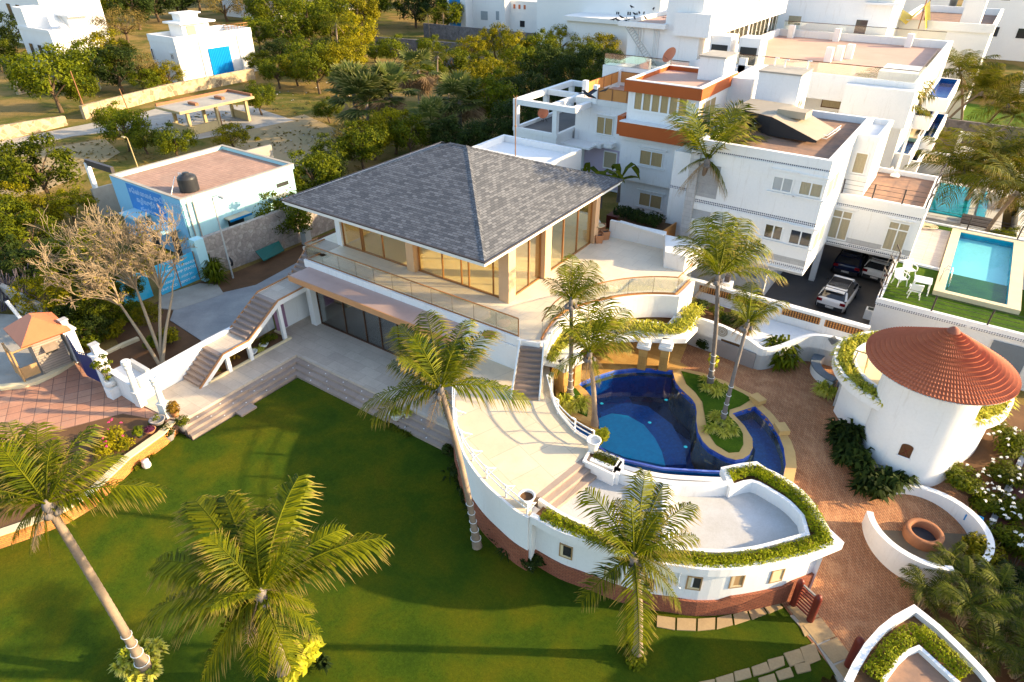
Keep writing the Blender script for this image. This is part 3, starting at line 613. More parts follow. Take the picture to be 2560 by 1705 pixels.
# stone slabs: border walk and stepping stones
def slab(px,z,name,mat,lift=.03,**kw):
    g=MB(); g.prism(PL(px,z),z-.1,z+lift); o=g.build(name,mat); return o
g=MB(); rng=random.Random(3)
SM='concrete_yellow'
row=[(1640,1568),(1690,1576),(1742,1578),(1790,1574),(1835,1563),(1878,1550),(1920,1535),(1960,1520)]
low=[(1640,1540),(1690,1546),(1742,1548),(1790,1545),(1830,1537),(1868,1527),(1905,1514),(1940,1500)]
for i in range(len(row)-1):
    g.prism(PL([(low[i][0]+3,low[i][1]),(low[i+1][0]-2,low[i+1][1]),(row[i+1][0]-3,row[i+1][1]),(row[i][0]+2,row[i][1])],-1),-1.1,-.965)
edge=[(1965,1515),(2005,1562),(2045,1612),(2085,1662),(2120,1710)]
for i in range(4):
    a,b=edge[i],edge[i+1]
    for j in range(1):
        w=46; g.prism(PL([(a[0]+2,a[1]+3),(a[0]+w,a[1]-18),(b[0]+w-3,b[1]-20),(b[0]-2,b[1]-2)],-1),-1.1,-.962+.002*i)
for q in ([(1995,1555),(2020,1545),(2040,1580),(2012,1592)],[(2000,1620),(2035,1608),(2052,1650),(2015,1665)]): g.prism(PL(q,-1),-1.1,-.97)
struct('stone_walk',g,'slab_stone')
steps_px=[[(1958,1634),(1999,1622),(2012,1655),(1975,1668)],[(1918,1650),(1958,1640),(1962,1664),(1925,1680)],[(1878,1668),(1916,1655),(1926,1680),(1884,1692)],[(1834,1680),(1873,1670),(1879,1694),(1838,1705)],[(1788,1696),(1832,1683),(1836,1708),(1795,1716)],[(1938,1680),(1975,1668),(1985,1692),(1948,1702)],[(1895,1696),(1935,1684),(1944,1712),(1902,1720)],[(1984,1662),(2022,1655),(2028,1678),(1993,1686)],[(1745,1706),(1786,1698),(1790,1722),(1748,1728)]]
sl_lab=['topmost stepping stone nearest the slab border','second stepping stone of the upper row','third stepping stone of the upper row','fourth stepping stone of the upper row','stepping stone at the far left end of the upper row','first stepping stone of the lower row, nearest the border','second stepping stone of the lower row','small stepping stone tucked against the slab border','stepping stone cut by the bottom edge, furthest left']
for k,q in enumerate(steps_px):
    g=MB(); g.prism(PL(q,-1),-1.1,-.96); o=g.build('stepping_stone','slab_stone',bev=.015); tag(o,sl_lab[k],'stepping stone','stepping stones in the lawn corner')
g=MB(); g.prism(PL([(2005,1530),(2040,1555),(2095,1625),(2150,1700),(2200,1760),(2130,1760),(2090,1690),(2040,1610),(1975,1540)],-1),-1.1,-.975); struct('pavement',g,'concrete')
# planter wall left of the lawn
line=PL([(425,1052),(395,1082),(352,1112),(312,1140),(270,1180),(215,1232),(150,1270),(60,1305),(-60,1345)],.1)
line=[XY(p) for p in line]
t=thing('planter_wall','low orange brick planter wall with a cream coping along the left edge of the lawn','wall',(line[3].x,line[3].y,-.65))
MB().wall(line,-.9,.05,.25).build('brick_face','orange_brick',t); MB().wall(offset_line(line,-.04),.05,.13,.36).build('coping','kerb_cream',t)
g=MB(); g.prism([(p.x,p.y) for p in line]+[(-31.8,2),(-31.5,6),(-29.6,9.6)],-.3,-.005+.006); struct('planter_soil',g,'brown_soil')
# ================================================================ MAIN VILLA
T=3.6
curve_px=[(1361,851),(1370,833),(1381,817),(1392,803),(1410,788),(1431,775),(1471,763),(1526,749),(1580,741),(1635,738),(1694,740),(1711,724),(1731,703)]
curve=[XY(P(a,b,T)) for a,b in curve_px]
cs=smooth_line(curve[:11],4)+curve[11:]
V=thing('villa','two storey villa with a grey shingle hipped roof and glass walls','villa',(-22,27,0))
deckT=[(-29.4,21.4),(-14.5,21.4),(-13.45,21.7)]+[(p.x,p.y) for p in cs]+[tuple(P(1708,680,T)[:2]),tuple(P(1658,668,T)[:2]),tuple(P(1658,623,T)[:2]),tuple(P(1522,591,T)[:2]),(-18.6,36.9),(-31,36.9),(-31,22.6),(-29.4,22.6)]
MB().prism(deckT,T-.38,T).build('terrace_floor','terrace_tile',V)
w=MB(); w.wall([(-29.45,21.36),(-14.4,21.36)],T-.40,T+.06,.12); w.build('slab_edge','white_paint',V)
# lower storey
g=MB(); g.prism([(-29.1,20.75),(-17.4,20.75),(-17.4,19.95),(-29.1,19.95)],3.02,3.30); g.build('awning','pink_awning',V)
g=MB(); g.prism([(-29.13,19.95),(-17.37,19.95),(-17.37,19.88),(-29.13,19.88)],2.98,3.315); g.build('awning_lip','orange_lip',V)
g=MB(); g.prism([(-29.1,21.37),(-17.4,21.37),(-17.4,20.75),(-29.1,20.75)],3.0,3.28); g.build('awning_back','pink_awning',V)
for x,y in ((-28.45,20.72),): g=MB(); g.box((x,y,1.5),(.42,.42,3.0)); g.build('column','white_paint',V)
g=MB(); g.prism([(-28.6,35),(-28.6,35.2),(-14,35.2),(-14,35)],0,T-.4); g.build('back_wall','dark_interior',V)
g=MB(); g.prism([(-28.45,20.95),(-28.25,20.95),(-28.25,35),(-28.45,35)],.006,T-.4); g.build('side_wall','white_paint',V)
g=MB(); g.prism([(-28.2,25.4),(-17.0,25.4),(-17,25.5),(-28.2,25.5)],.006,T-.4); g.build('room_wall','concrete',V)
g=MB()
for k in range(3): x=-27.7+k*1.25; g.box((x,25.36,1.3),(1.0,.05,2.2)); g.box((x,25.32,1.8),(.36,.04,.9)); g.box((x+.0,25.32,.75),(.7,.04,.6))
g.build('panelled_door','white_metal',V)
gx=[-28.2,-26.05,-24.4,-23.2,-21.9,-20.6,-19.1,-17.45]
for a,b in zip(gx[:-1],gx[1:]):
    g=MB(); g.prism([(a,20.9),(b,20.9),(b,20.93),(a,20.93)],.03,3.0); g.build('glass_pane','glass_dark',V)
g=MB()
for x in gx: g.box((x,20.915,1.51),(.06,.1,3.0))
g.box((-22.8,20.915,.03),(10.8,.12,.06)); g.build('glazing_frame','bronze_dark',V)
g=MB(); g.prism([(-17.45,20.9),(-17.2,20.9),(-17.2,25.4),(-17.45,25.4)],0,T-.4); g.prism([(-17.4,21.30),(-14.3,21.30),(-14.3,21.48),(-17.4,21.48)],.0,T-.41); g.build('garden_wall','white_paint',V)
# curved terrace front over the pool
g=MB(); g.wall([(-14.5,21.38),(-13.5,21.66)]+[(p.x,p.y) for p in cs],2.35,T+.05,-.14); g.build('curved_parapet','white_paint',V)
# pavilion: glass walls under the hipped roof
z0,z1=T,6.72
fx=-28.94; bx=-17.0; fy=24.15; by=33.1
for n_,c in (('column',(-17.05,24.2,.62,.62)),('column',(-17.0,27.55,.62,.62)),('column',(-17.0,33.15,.5,.5)),('column',(-23.35,24.05,.55,.5))):
    g=MB(); g.box((c[0],c[1],(z0+z1)/2+.003),(c[2],c[3],z1-z0)); g.build(n_,'column_tan',V)
for c in ((-29.25,24.2,.42,.42),(-29.25,33,.42,.42)):
    g=MB(); g.box((c[0],c[1],(z0+z1)/2),(c[2],c[3],z1-z0)); g.build('column','white_paint',V)
xs=[-29.0,-27.5,-27.35,-25.75,-23.65,-22.98,-21.3,-20.0,-19.5,-17.9,-17.4]
for a,b in zip(xs[:-1],xs[1:]):
    if b-a<.3 or a==-23.65: continue
    g=MB(); g.prism([(a,fy),(b,fy),(b,fy+.02),(a,fy+.02)],z0+.04,z1); g.build('glass_pane','glass_gold',V)
g=MB()
for x in xs: g.box((x,fy+.01,(z0+z1)/2+.01),(.055,.09,z1-z0))
g.box((-23.2,fy+.01,z0+.03),(11.7,.12,.06)); g.build('front_frame','bronze',V)
ys=[24.55,26.1,27.2,27.9,29.6,31.2,32.85]
for a,b in zip(ys[:-1],ys[1:]):
    if a==27.2: continue
    g=MB(); g.prism([(bx-.01,a),(bx+.01,a),(bx+.01,b),(bx-.01,b)],z0+.04,z1); g.build('glass_pane','glass_gold',V)
g=MB()
for y in ys: g.box((bx,y,(z0+z1)/2+.01),(.09,.055,z1-z0))
g.box((bx,28.7,z0+.03),(.12,8.6,.06)); g.build('side_frame','bronze',V)
g=MB(); g.prism([(-29.2,33.1),(-21.5,33.1),(-21.5,33.3),(-29.2,33.3)],z0,z1); g.prism([(-29.3,24.4),(-29.15,24.4),(-29.15,33.1),(-29.3,33.1)],z0,z1); g.build('inner_wall','glow_yellow',V)  # warm indoor glow painted as yellow wall colour
g=MB(); g.prism([(-21.5,33.1),(-17.2,33.1),(-17.2,33.12),(-21.5,33.12)],z0,z1); g.build('back_glass','glass_gold',V)
g=MB(); g.prism([(-30.4,21.7),(-16.55,21.7),(-16.55,35.3),(-30.4,35.3)],z1,z1+.12); g.build('ceiling','ceiling_cream',V)
MB().prism([(-28.9,24.2),(-17.05,24.2),(-17.05,33.1),(-28.9,33.1)],T+.001,T+.02).build('inner_floor','lit_cream_floor',V)  # floor behind the glass lightened in colour to look sunlit
# roof
ex0,ex1,ey0,ey1,ez=-30.55,-16.45,21.55,35.35,6.95; rx0,rx1,ry,rz=-23.95,-22.75,28.45,9.6
E4=[Vector((ex0,ey0,ez)),Vector((ex1,ey0,ez)),Vector((ex1,ey1,ez)),Vector((ex0,ey1,ez))]; RA,RB=Vector((rx0,ry,rz)),Vector((rx1,ry,rz))
def slope(mb,vs,ax):
    e=Vector(ax); n=(vs[1]-vs[0]).cross(vs[2]-vs[0]).normalized(); w=n.cross(e).normalized(); mb.add(vs,[tuple(range(len(vs)))],[[(v.dot(e),v.dot(w)) for v in vs]])
g=MB(); slope(g,[E4[0],E4[1],RB,RA],(1,0,0)); slope(g,[E4[1],E4[2],RB],(0,1,0)); slope(g,[E4[2],E4[3],RA,RB],(1,0,0)); slope(g,[E4[3],E4[0],RA],(0,1,0))
rf=g.build('roof','shingle',V)
g=MB()
for a,b in ((E4[0],RA),(E4[1],RB),(E4[2],RB),(E4[3],RA),(RA,RB)):
    n=int((b-a).length/.3); d=(b-a)/n; s_=d.cross(Vector((0,0,1))).normalized()*.15
    for i in range(n):
        p=a+d*i+Vector((0,0,.018)); q=p+d*1.15+Vector((0,0,.02)); g.add([p-s_-Vector((0,0,.06)),p,q,q-s_-Vector((0,0,.06))],[(0,1,2,3)]); g.add([p,p+s_-Vector((0,0,.06)),q+s_-Vector((0,0,.06)),q],[(0,1,2,3)])
g.build('ridge_cap','shingle',rf)
g=MB(); L4=[(p.x,p.y) for p in E4]; g.wall(L4,ez-.14,ez+.015,-.05,closed=True); g.wall(offset_line(L4,.10,True),ez-.26,ez-.14,-.04,closed=True); g.build('fascia','white_metal',rf)
g=MB(); g.wall(offset_line(L4,-.05,True),ez-.02,ez+.055,-.07,closed=True); g.build('gutter','dark_steel',rf)
# white block rising behind the roof, with its lightning rod
# balustrades
def rail(line,z,name_,closed=False,h=1.0,par=V,n=None,glass='glass_rail',step=1.35):
    pts=[Vector((p[0],p[1],0)) for p in line]
    g=MB(); g.wall(pts,z,z+.09,.07); g.wall(offset_line(pts,-.005),z+h,z+h+.045,.055); g.build('handrail','wood_rail' if True else 'bronze',par)
    g=MB(); g.wall(offset_line(pts,.015),z+.09,z+h,.014); g.build(name_,glass,par)
    g=MB(); L=0
    for i in range(len(pts)-1):
        a,b=pts[i],pts[i+1]; l=(b-a).length; d=(b-a)/max(l,1e-6); u=(-L)%step
        while u<l: q=a+d*u; g.box((q.x,q.y,z+.52),(.010,.010,.86)); u+=step
        L+=l
    g.build('glass_joint','bronze_dark',par)
rail([(-29.3,21.5),(-14.55,21.5)],T,'balustrade_glass'); 
rail([(p.x,p.y) for p in offset_line(cs,.12)],T,'balustrade_glass')
rail([(-29.3,21.55),(-29.3,22.5)],T,'balustrade_glass')
g=MB(); g.tube([(-14.52,21.5,T),(-14.52,21.5,T+1.03)],.03,6); g.build('rail_post','bronze',V)
# terrace boundary walls on the right
a,b,c,d=P(1522,591,T),P(1658,623,T),P(1658,668,T),P(1708,680,T)
t=thing('terrace_wall','white boundary wall with a stepped end block at the back of the cream terrace','wall',(a.x,a.y,T))
MB().wall([a,b],T,T+1.05,.22).build('long_wall','white_paint',t); 
e=b+(b-a).normalized()*.0; MB().prism([b,c,d,d+Vector((.35,2.2,0)),b+(b-a).normalized()*1.35],T-.3,T+.95).build('end_block','white_paint',t); MB().wall([P(1658,633-44,T+1.05),P(1545,556,T+1.05)],T+1.02,T+1.08,-.34).build('wall_cap','white_paint',t)
t=thing('lightning_rod','thin brass lightning rod standing behind the grey shingle roof','rod',(-25.6,37.4,6.2)); g=MB(); g.tube([(-25.6,37.4,6.2),(-25.6,37.4,10.2)],.035,6); g.lathe((-25.6,37.4,8.4),[(0,-.1),(.09,0),(0,.1)],8)
for a_ in range(4): g.tube([(-25.6,37.4,10.1),(-25.6+.18*math.cos(a_*1.57),37.4+.18*math.sin(a_*1.57),10.4)],.015,4)
g.build('rod','bronze',t)
# back block seen over the roof
t=thing('rear_annex','low flat white annex roof with a raised rim showing behind the villa roof','annex',(-24.5,39,0))
q=[P(1225,378,6.3),P(1262,370,6.3),P(1392,402,6.3),P(1376,420,6.3)]
g=MB(); g.prism([(-29.5,37.3),(-22.6,37.3),(-22.6,41.5),(-29.5,41.5)],0,5.9); g.build('walls','white_paint',t); g=MB(); g.wall([(-29.5,37.3),(-22.6,37.3),(-22.6,41.5),(-29.5,41.5)],5.9,6.35,.25,closed=True); g.build('parapet','white_paint',t)
# pots on the terrace
for k,(px,py,lb) in enumerate(((1487,594,'square terracotta cube planter, leftmost of the four on the cream terrace'),(1504,580,'square terracotta cube planter at the back of the group on the terrace'),(1496,606,'square terracotta cube planter nearest the camera on the terrace'),(1512,597,'square terracotta cube planter, rightmost of the group on the terrace'))):
    p=P(px,py,T); t=thing('cube_planter',lb,'planter',p,'cube planters grouped on the terrace',rz=.3+k*.2)
    g=MB(); s_=.24; 
    for z in (0,): g.add([(-s_*.8,-s_*.8,0),(s_*.8,-s_*.8,0),(s_*.8,s_*.8,0),(-s_*.8,s_*.8,0),(-s_,-s_,.5),(s_,-s_,.5),(s_,s_,.5),(-s_,s_,.5)],[(0,1,5,4),(1,2,6,5),(2,3,7,6),(3,0,4,7),(3,2,1,0)])
    g.wall([(-s_,-s_),(s_,-s_),(s_,s_),(-s_,s_)],.44,.52,.05,closed=True); g.build('body','terracotta_pot',t,True)
    g=MB(); g.box((0,0,.4),(.42,.42,.02)); g.build('soil','asphalt_grey',t,True)
p=P(1499,568,T+.9); t=thing('shallow_bowl','wide shallow pale bowl standing on the terrace wall end','bowl',p); MB().lathe((0,0,0),[(.0,.0),(.15,.0),(.32,.12),(.30,.13),(.12,.04),(0,.03)],20).build('bowl','kerb_cream',t,True)
p=P(1222,842,T-.1); t=thing('wall_bowl','oval orange clay bowl lying on the terrace edge behind the palm','bowl',p); g=MB(); g.lathe((0,0,0),[(0,0),(.22,.02),(.34,.16),(.30,.17),(.18,.06),(0,.05)],20); g.build('bowl','terracotta_pot',t,True)
# ================================================================ STAIRCASES
t=thing('outer_staircase','open stone staircase in three flights with white stringers and orange edging left of the villa','staircase',(-29.2,12.9,0))
def flight(mb,x0,x1,y0,y1,z0,z1,n,axis='y'):
    for i in range(n):
        ya=y0+(y1-y0)*i/n; yb=y0+(y1-y0)*(i+1)/n; zt=z0+(z1-z0)*(i+1)/n; dz=(z1-z0)/n
        mb.box(((x0+x1)/2,(ya+yb)/2+.015,zt-dz/2-.04),(x1-x0,yb-ya+.03,dz+.08) )
X0,X1=-30.0,-28.45
for a_ in ((X0,X1,12.95,14.65,0,1.15,7),(X0-.15,X1-.1,16.15,18.5,1.15,2.5,8),(X0-.5,X1-.45,20.85,22.6,2.5,3.6,6)): g=MB(); g.hold=True; flight(g,*a_); g.build('flight','stair_stone',t)
g=MB(); g.box((-29.25,15.41,1.09),(1.62,1.54,.13)); g.build('lower_landing','patio_tile',t); g=MB(); g.box((-29.5,19.68,2.44),(1.75,2.38,.13)); g.build('middle_landing','patio_tile',t); 
g=MB(); g.box((-30.1,23.3,3.54),(1.75,1.5,.14)); g.build('upper_landing','patio_tile',t)
path=[(12.9,-.05),(14.6,1.2),(16.15,1.2),(18.5,2.55),(20.9,2.55),(22.6,3.65),(24.0,3.65)]
for sgn,nm in ((1,'right'),(-1,'left')):
    g=MB(); e=MB()
    for (y0,z0_),(y1,z1_) in zip(path[:-1],path[1:]):
        if sgn>0 and y0>18.4 and y0>20.8: continue
        sh=lambda y: -.0 if y<16.2 else (-.12 if y<19 else (-.25 if y<20.95 else -.55))
        xa=(X1+.06 if sgn>0 else X0-.06)+sh(y0); xb=(X1+.06 if sgn>0 else X0-.06)+sh(y1); w=.09
        if sgn<0: w=-.09
        for m_,lo,hi in ((g,-.30,-.02),(e,-.02,.05)):
            m_.add([(xa,y0,z0_+lo),(xa+w,y0,z0_+lo),(xb+w,y1,z1_+lo),(xb,y1,z1_+lo),(xa,y0,z0_+hi),(xa+w,y0,z0_+hi),(xb+w,y1,z1_+hi),(xb,y1,z1_+hi)],[(0,1,2,3),(7,6,5,4),(0,4,5,1),(1,5,6,2),(2,6,7,3),(3,7,4,0)])
    g.build('stringer','white_paint',t); e.build('edging','wood_rail',t)
for y,z in ((14.75,.95),(16.1,.95),(18.45,2.3)):
    g=MB(); g.box((X1+.06-(.12 if y>18 else 0),y,z/2),(.2,.2,z)); g.build('post','white_paint',t)
g=MB(); g.box((-29.6,21.0,1.2),(.12,4.0,2.4)); g.build('under_wall','white_paint',t)
g=MB(); g.box((-29.53,19.1,1.1),(.03,.75,2.1)); g.build('store_door','purple_paint',t)
# planting bed below
t=thing('stair_bed','narrow planting bed with cream kerb under the open staircase','planting bed',(-28.9,16,0))
g=MB(); g.wall([(-29.7,13.6),(-28.3,13.4),(-28.3,18.75),(-29.7,18.75)],0,.12,.12); g.build('kerb','kerb_cream',t); g=MB(); g.prism([(-29.7,13.7),(-28.45,13.6),(-28.45,18.6),(-29.7,18.6)],0,.05); g.build('soil','brown_soil',t)
bush('garden_shrub','dark green leafy shrub under the upper flight of the outer staircase',(-29.0,17.7,.05),.55,.8,'leaf_tree',41,500,.09); bush('garden_shrub','small red brown croton shrub under the lower landing of the outer staircase',(-29.1,15.4,.05),.45,.7,'leaf_croton',42,350,.09); bush('garden_shrub','low green shrub at the foot of the outer staircase',(-29.0,14.3,.05),.35,.5,'leaf_tree',43,300,.08)
t=thing('spider_plant','pale striped spider plant below the outer staircase',"plant",(-28.75,16.9,.08)); m_=spiky_mb(random.Random(4),(0,0,0),.42,70); fixuv(m_); m_.build('leaves','spider_leaf',t,True)
for k,(x,y,lb) in enumerate(((-28.8,17.25,'white scalloped bowl between the shrubs under the staircase'),(-28.7,16.45,'white scalloped bowl near the bed kerb under the staircase'))):
    t=thing('scalloped_bowl',lb,'planter bowl',(x,y,.06)); MB().lathe((0,0,0),[(0,0),(.12,.0),(.26,.2),(.23,.2),(.1,.05),(0,.05)],16).build('bowl','white_plastic',t,True)
# white wall left of the stairs
g=MB(); g.wall([(-29.72,10.86),(-29.92,14.8),(-30.15,19.0)],-.1,[1.25,1.35,1.3],.22); tag(g.build('boundary_wall','white_paint'),'plain white wall in full sun between the pillars and the outer staircase','wall')
# deck stairs
t=thing('deck_staircase','straight brown staircase with white metal stringers down from the upper terrace to the cream deck','staircase',(-13,20.5,1.85))
A=P(1302,859,T-.05); B=P(1357,862,T-.05); C=P(1280,1000,1.85); D_=P(1346,1001,1.85); A=XY(A);B=XY(B);C=XY(C);D_=XY(D_)
n=10; g=MB()
for i in range(n):
    u0,u1=i/n,(i+1)/n; zt=T-.17-(T-.17-1.85)*(i)/n; p=[A.lerp(C,u0),B.lerp(D_,u0),B.lerp(D_,u1),A.lerp(C,u1)]; g.prism(p,zt-.26,zt)
g.build('treads','stair_stone',t)
for nm,q0,q1,sx in (('a',A,C,-.05),('b',B,D_,.05)):
    g=MB(); q0=Vector(q0)+Vector((sx,0,0)); q1=Vector(q1)+Vector((sx,0,0)); w=Vector((.04,0,0))
    g.add([q0-w+Vector((0,0,T-.45)),q0+w+Vector((0,0,T-.45)),q1+w+Vector((0,0,1.86)),q1-w+Vector((0,0,1.86)),q0-w+Vector((0,0,T+.12)),q0+w+Vector((0,0,T+.12)),q1+w+Vector((0,0,2.1)),q1-w+Vector((0,0,2.1))],[(0,1,2,3),(7,6,5,4),(0,4,5,1),(1,5,6,2),(2,6,7,3),(3,7,4,0)]); g.build('stringer','white_metal',t)
# ================================================================ POOL COURT
Wz=.7
t=thing('swimming_pool','kidney shaped deep blue garden pool with sandstone coping and a round grassed island','swimming pool',(-7,23,.0))
sp=smooth_line(pool_in,2,closed=True); sp2=[(p.x,p.y) for p in pool_in]
if sum(sp2[i][0]*sp2[(i+1)%len(sp2)][1]-sp2[(i+1)%len(sp2)][0]*sp2[i][1] for i in range(len(sp2)))<0: spc=sp2[::-1]
else: spc=sp2
g=MB(); g.wall(spc,-1.5,Wz-.12,-.12,closed=True); g.prism(spc,-1.25,-1.2); g.build('basin','blue_mosaic',t)
wl_=sp2[-5:]+sp2[:40]; g=MB(); g.wall(offset_line(wl_,-.006),Wz-.30,Wz-.02,.10); g.build('waterline_tiles','blue_mosaic_light',t)
g=MB(); g.prism([P(a,b,-1.1) for a,b in [(1560,965),(1690,960),(1715,1000),(1738,1050),(1735,1110),(1700,1080),(1640,1040),(1590,1020)]],-1.22,-1.16); g.build('depth_dark_floor','depth_dark_mosaic',t)  # light lost in deep water painted as dark tile on a level floor
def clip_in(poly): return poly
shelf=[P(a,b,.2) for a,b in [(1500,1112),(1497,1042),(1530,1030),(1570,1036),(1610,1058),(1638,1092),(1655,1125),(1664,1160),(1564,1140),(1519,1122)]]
g=MB(); g.prism(shelf,-1.1,.12); g.build('shallow_shelf','sunlit_aqua_mosaic',t)  # shelf tile takes the brightness of sunlit shallow water as its colour
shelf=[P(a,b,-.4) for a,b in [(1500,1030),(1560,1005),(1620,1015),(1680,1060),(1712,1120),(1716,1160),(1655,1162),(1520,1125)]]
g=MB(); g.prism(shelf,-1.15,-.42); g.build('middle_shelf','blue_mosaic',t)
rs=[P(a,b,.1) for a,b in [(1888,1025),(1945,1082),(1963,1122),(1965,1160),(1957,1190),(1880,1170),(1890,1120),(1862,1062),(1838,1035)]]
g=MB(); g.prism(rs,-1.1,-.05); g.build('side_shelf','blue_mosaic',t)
g=MB(); g.prism(spc,Wz-.14,Wz-.135,sides=False,bot=False); g.build('water','pool_water',t)
for k,(a,b) in enumerate(((1503,1023),(1663,1014),(1622,1071),(1711,1132))):
    p=P(a,b,Wz-.5); g=MB(); g.lathe((p.x,p.y,Wz-.145),[(0,.008),(.07,.008),(.085,0)],12); g.build('pool_lamp','lamp_teal',t)
# coping
g=MB(); co=PL([(1378,930),(1386,960),(1392,1000),(1398,1026),(1440,1046),(1478,1066),(1493,1085),(1497,1085),(1494,1045),(1489,1015),(1481,995),(1466,976),(1445,959),(1463,950),(1490,939),(1535,925),(1583,920),(1626,920),(1682,925),(1684,936),(1701,921),(1722,917),(1700,905),(1718,862),(1690,800),(1600,790),(1480,800),(1400,850)],Wz); g.prism(co,.2,Wz); g.build('pool_surround','ochre_stone',t)
isl_out=[(1684,936),(1690,956),(1701,970),(1715,983),(1730,997),(1739,1010),(1742,1029),(1741,1050),(1745,1079),(1757,1102),(1773,1119),(1799,1134),(1817,1143),(1839,1149),(1858,1146),(1874,1135),(1882,1119),(1881,1096),(1861,1064),(1831,1033),(1888,1015),(1900,1000),(1890,990),(1810,951),(1755,931),(1701,921)]
g=MB(); g.prism(PL(isl_out,Wz),-1.2,Wz); g.build('island_coping','coping_sand',t)
g=MB(); g.prism(PL([(1888,1015),(1919,1044),(1945,1080),(1960,1120),(1965,1160),(1957,1198),(1984,1206),(1992,1167),(1988,1130),(1978,1102),(1956,1066),(1934,1037),(1908,1014),(1898,1003)],Wz),.0,Wz); g.build('outer_coping','coping_sand',t)
for a,b in ((1893,1003),(1953,1077)):
    p=P(a,b,Wz); g=MB(); g.box((p.x,p.y,Wz+.12),(.62,.5,.24),rz=-.5 if a<1900 else -.9); g.build('coping_block','coping_sand',t)
g=MB(); g.prism(PL([(1703,928),(1755,941),(1800,958),(1857,984),(1879,998),(1850,1016),(1824,1024),(1822,1040),(1844,1062),(1857,1085),(1858,1112),(1848,1130),(1822,1132),(1790,1112),(1770,1082),(1762,1040),(1756,1005),(1738,980),(1716,960)],Wz),Wz,Wz+.03); g.build('island_grass','turf',t)
g=MB(); g.prism(PL([(1396,985),(1420,968),(1440,972),(1458,995),(1470,1022),(1468,1042),(1440,1030),(1398,1010)],Wz),Wz,Wz+.03); g.build('corner_grass','turf',t)
g=MB(); g.prism(PL([(1398,1030),(1440,1050),(1478,1070),(1494,1090),(1500,1120),(1462,1102),(1420,1062)],.45),.2,.42); g.build('overflow_channel','blue_mosaic',t)
# arcade of columns under the terrace
for k,(a,b,lb) in enumerate(((1604,919,'square ochre stone column with a white capital by the pool, left of the pair'),(1657,922,'square ochre stone column with a white capital by the pool, right of the pair'),(1408,975,'square ochre stone column nearest the deck rail'),(1436,958,'square ochre stone column at the left tip of the pool'))):
    p=P(a,b,Wz); c=thing('stone_column',lb,'column',p,'columns of the pool arcade',rz=.25 if k<2 else -.3)
    g=MB(); g.box((0,0,.62),(.42,.42,1.24)); g.build('shaft','ochre_stone',c,True)
    g=MB(); g.box((0,0,1.29),(.48,.48,.1),taper=1.3); g.box((0,0,1.42),(.66,.66,.16)); g.box((0,0,1.60),(.5,.5,.2)); g.build('capital','white_paint',c,True)
beam=[XY(P(a,b,2.4)) for a,b in [(1395,912),(1420,886),(1470,858),(1540,846),(1600,844),(1660,848),(1716,848),(1745,818)]]
t=thing('arcade_beam','curved white beam carried by the ochre pool columns','beam',(beam[3].x,beam[3].y,2.2)); MB().wall(beam,2.15,2.4,.5).build('beam','white_paint',t)
tr=[XY(P(a,b,2.5)) for a,b in [(1382,905),(1396,880),(1420,857),(1452,840),(1500,829),(1560,825),(1620,829),(1680,837),(1712,830),(1735,803),(1750,775)]]
trs=smooth_line(tr,4); MB().wall(trs,2.2,2.5,1.1).build('ledge','white_paint',t)
hedge_along('ledge_hedge','yellow green strappy hedge spilling from the ledge under the curved terrace wall',offset_line(trs,.3),.75,2.48,.25,'spider_leaf',7,dens=190,ls=.13,spiky=True)
t=thing('spider_bed','spider plant clump round a rope lit palm foot at the left of the pool','plant',P(1428,1010,Wz+.03)); m_=MB()
for k in range(9): q=spiky_mb(random.Random(k),(random.Random(k).uniform(-.6,.6),random.Random(k+9).uniform(-.5,.5),0),.5,60); m_.v+= [];  m_.add(q.v,q.f,q.uv)
fixuv(m_); m_.build('leaves','spider_leaf',t,True)
for nm,px,z,r,n_,lb in (('a',(1775,968),Wz,.55,7,'yellow striped spider plants round the foot of the tall palm on the pool island'),('b',(1806,1070),Wz,.65,11,'dense yellow striped spider plants round the short palm at the tip of the pool island')):
    t=thing('spider_bed',lb,'plant',P(px[0],px[1],z+.03)); m_=MB(); rg=random.Random(ord(nm))
    for k in range(n_): q=spiky_mb(rg,(rg.uniform(-r,r),rg.uniform(-r,r),0),.45,55); m_.add(q.v,q.f,q.uv)
    fixuv(m_); m_.build('leaves','spider_leaf',t,True)
# ================================================================ DECK
Dz=1.85
deck_px=[(1160,885),(1149,930),(1139,985),(1138,1046),(1154,1108),(1173,1150),(1208,1198),(1245,1234),(1290,1272),(1324,1292),(1334,1242),(1470,1133),(1478,1116),(1470,1107),(1436,1084),(1415,1061),(1394,1034),(1381,1007),(1374,981),(1376,935),(1372,905)]
dk=PL(deck_px,Dz); outer=[XY(p) for p in smooth_line(dk[1:10],3)]
t=thing('deck','raised cream tiled deck with a curved white front wall standing on a red brick base','deck',(-12.5,18.5,-.8))
g=MB(); g.prism([(p.x,p.y) for p in dk],-.5,Dz); g.build('deck_floor','deck_tile',t)
MB().wall(outer,.1,Dz+.02,-.10).build('front_wall','white_paint',t); MB().wall(offset_line(outer,.07),-1.2,.12,-.22).build('brick_base','red_brick',t)
ri=[XY(p) for p in smooth_line(dk[-9:-1],3)]; MB().wall(ri,-.4,Dz+.10,-.16).build('pool_side_wall','concrete_white',t)
st_=MB(); s0=[P(1470,1133,Dz),P(1334,1240,Dz)]; s1=[P(1497,1192,1.35),P(1392,1276,1.35)]
for k in range(3):
    u0=k/3; u1=1.02; z=Dz-.167*(k)-.0
    st_.prism([s0[0].lerp(s1[0],u0),s0[1].lerp(s1[1],u0),s0[1].lerp(s1[1],(k+1)/3),s0[0].lerp(s1[0],(k+1)/3)],1.0,Dz-.167*k-.004 if k else Dz-.002)
st_.build('deck_steps','step_stone',t)
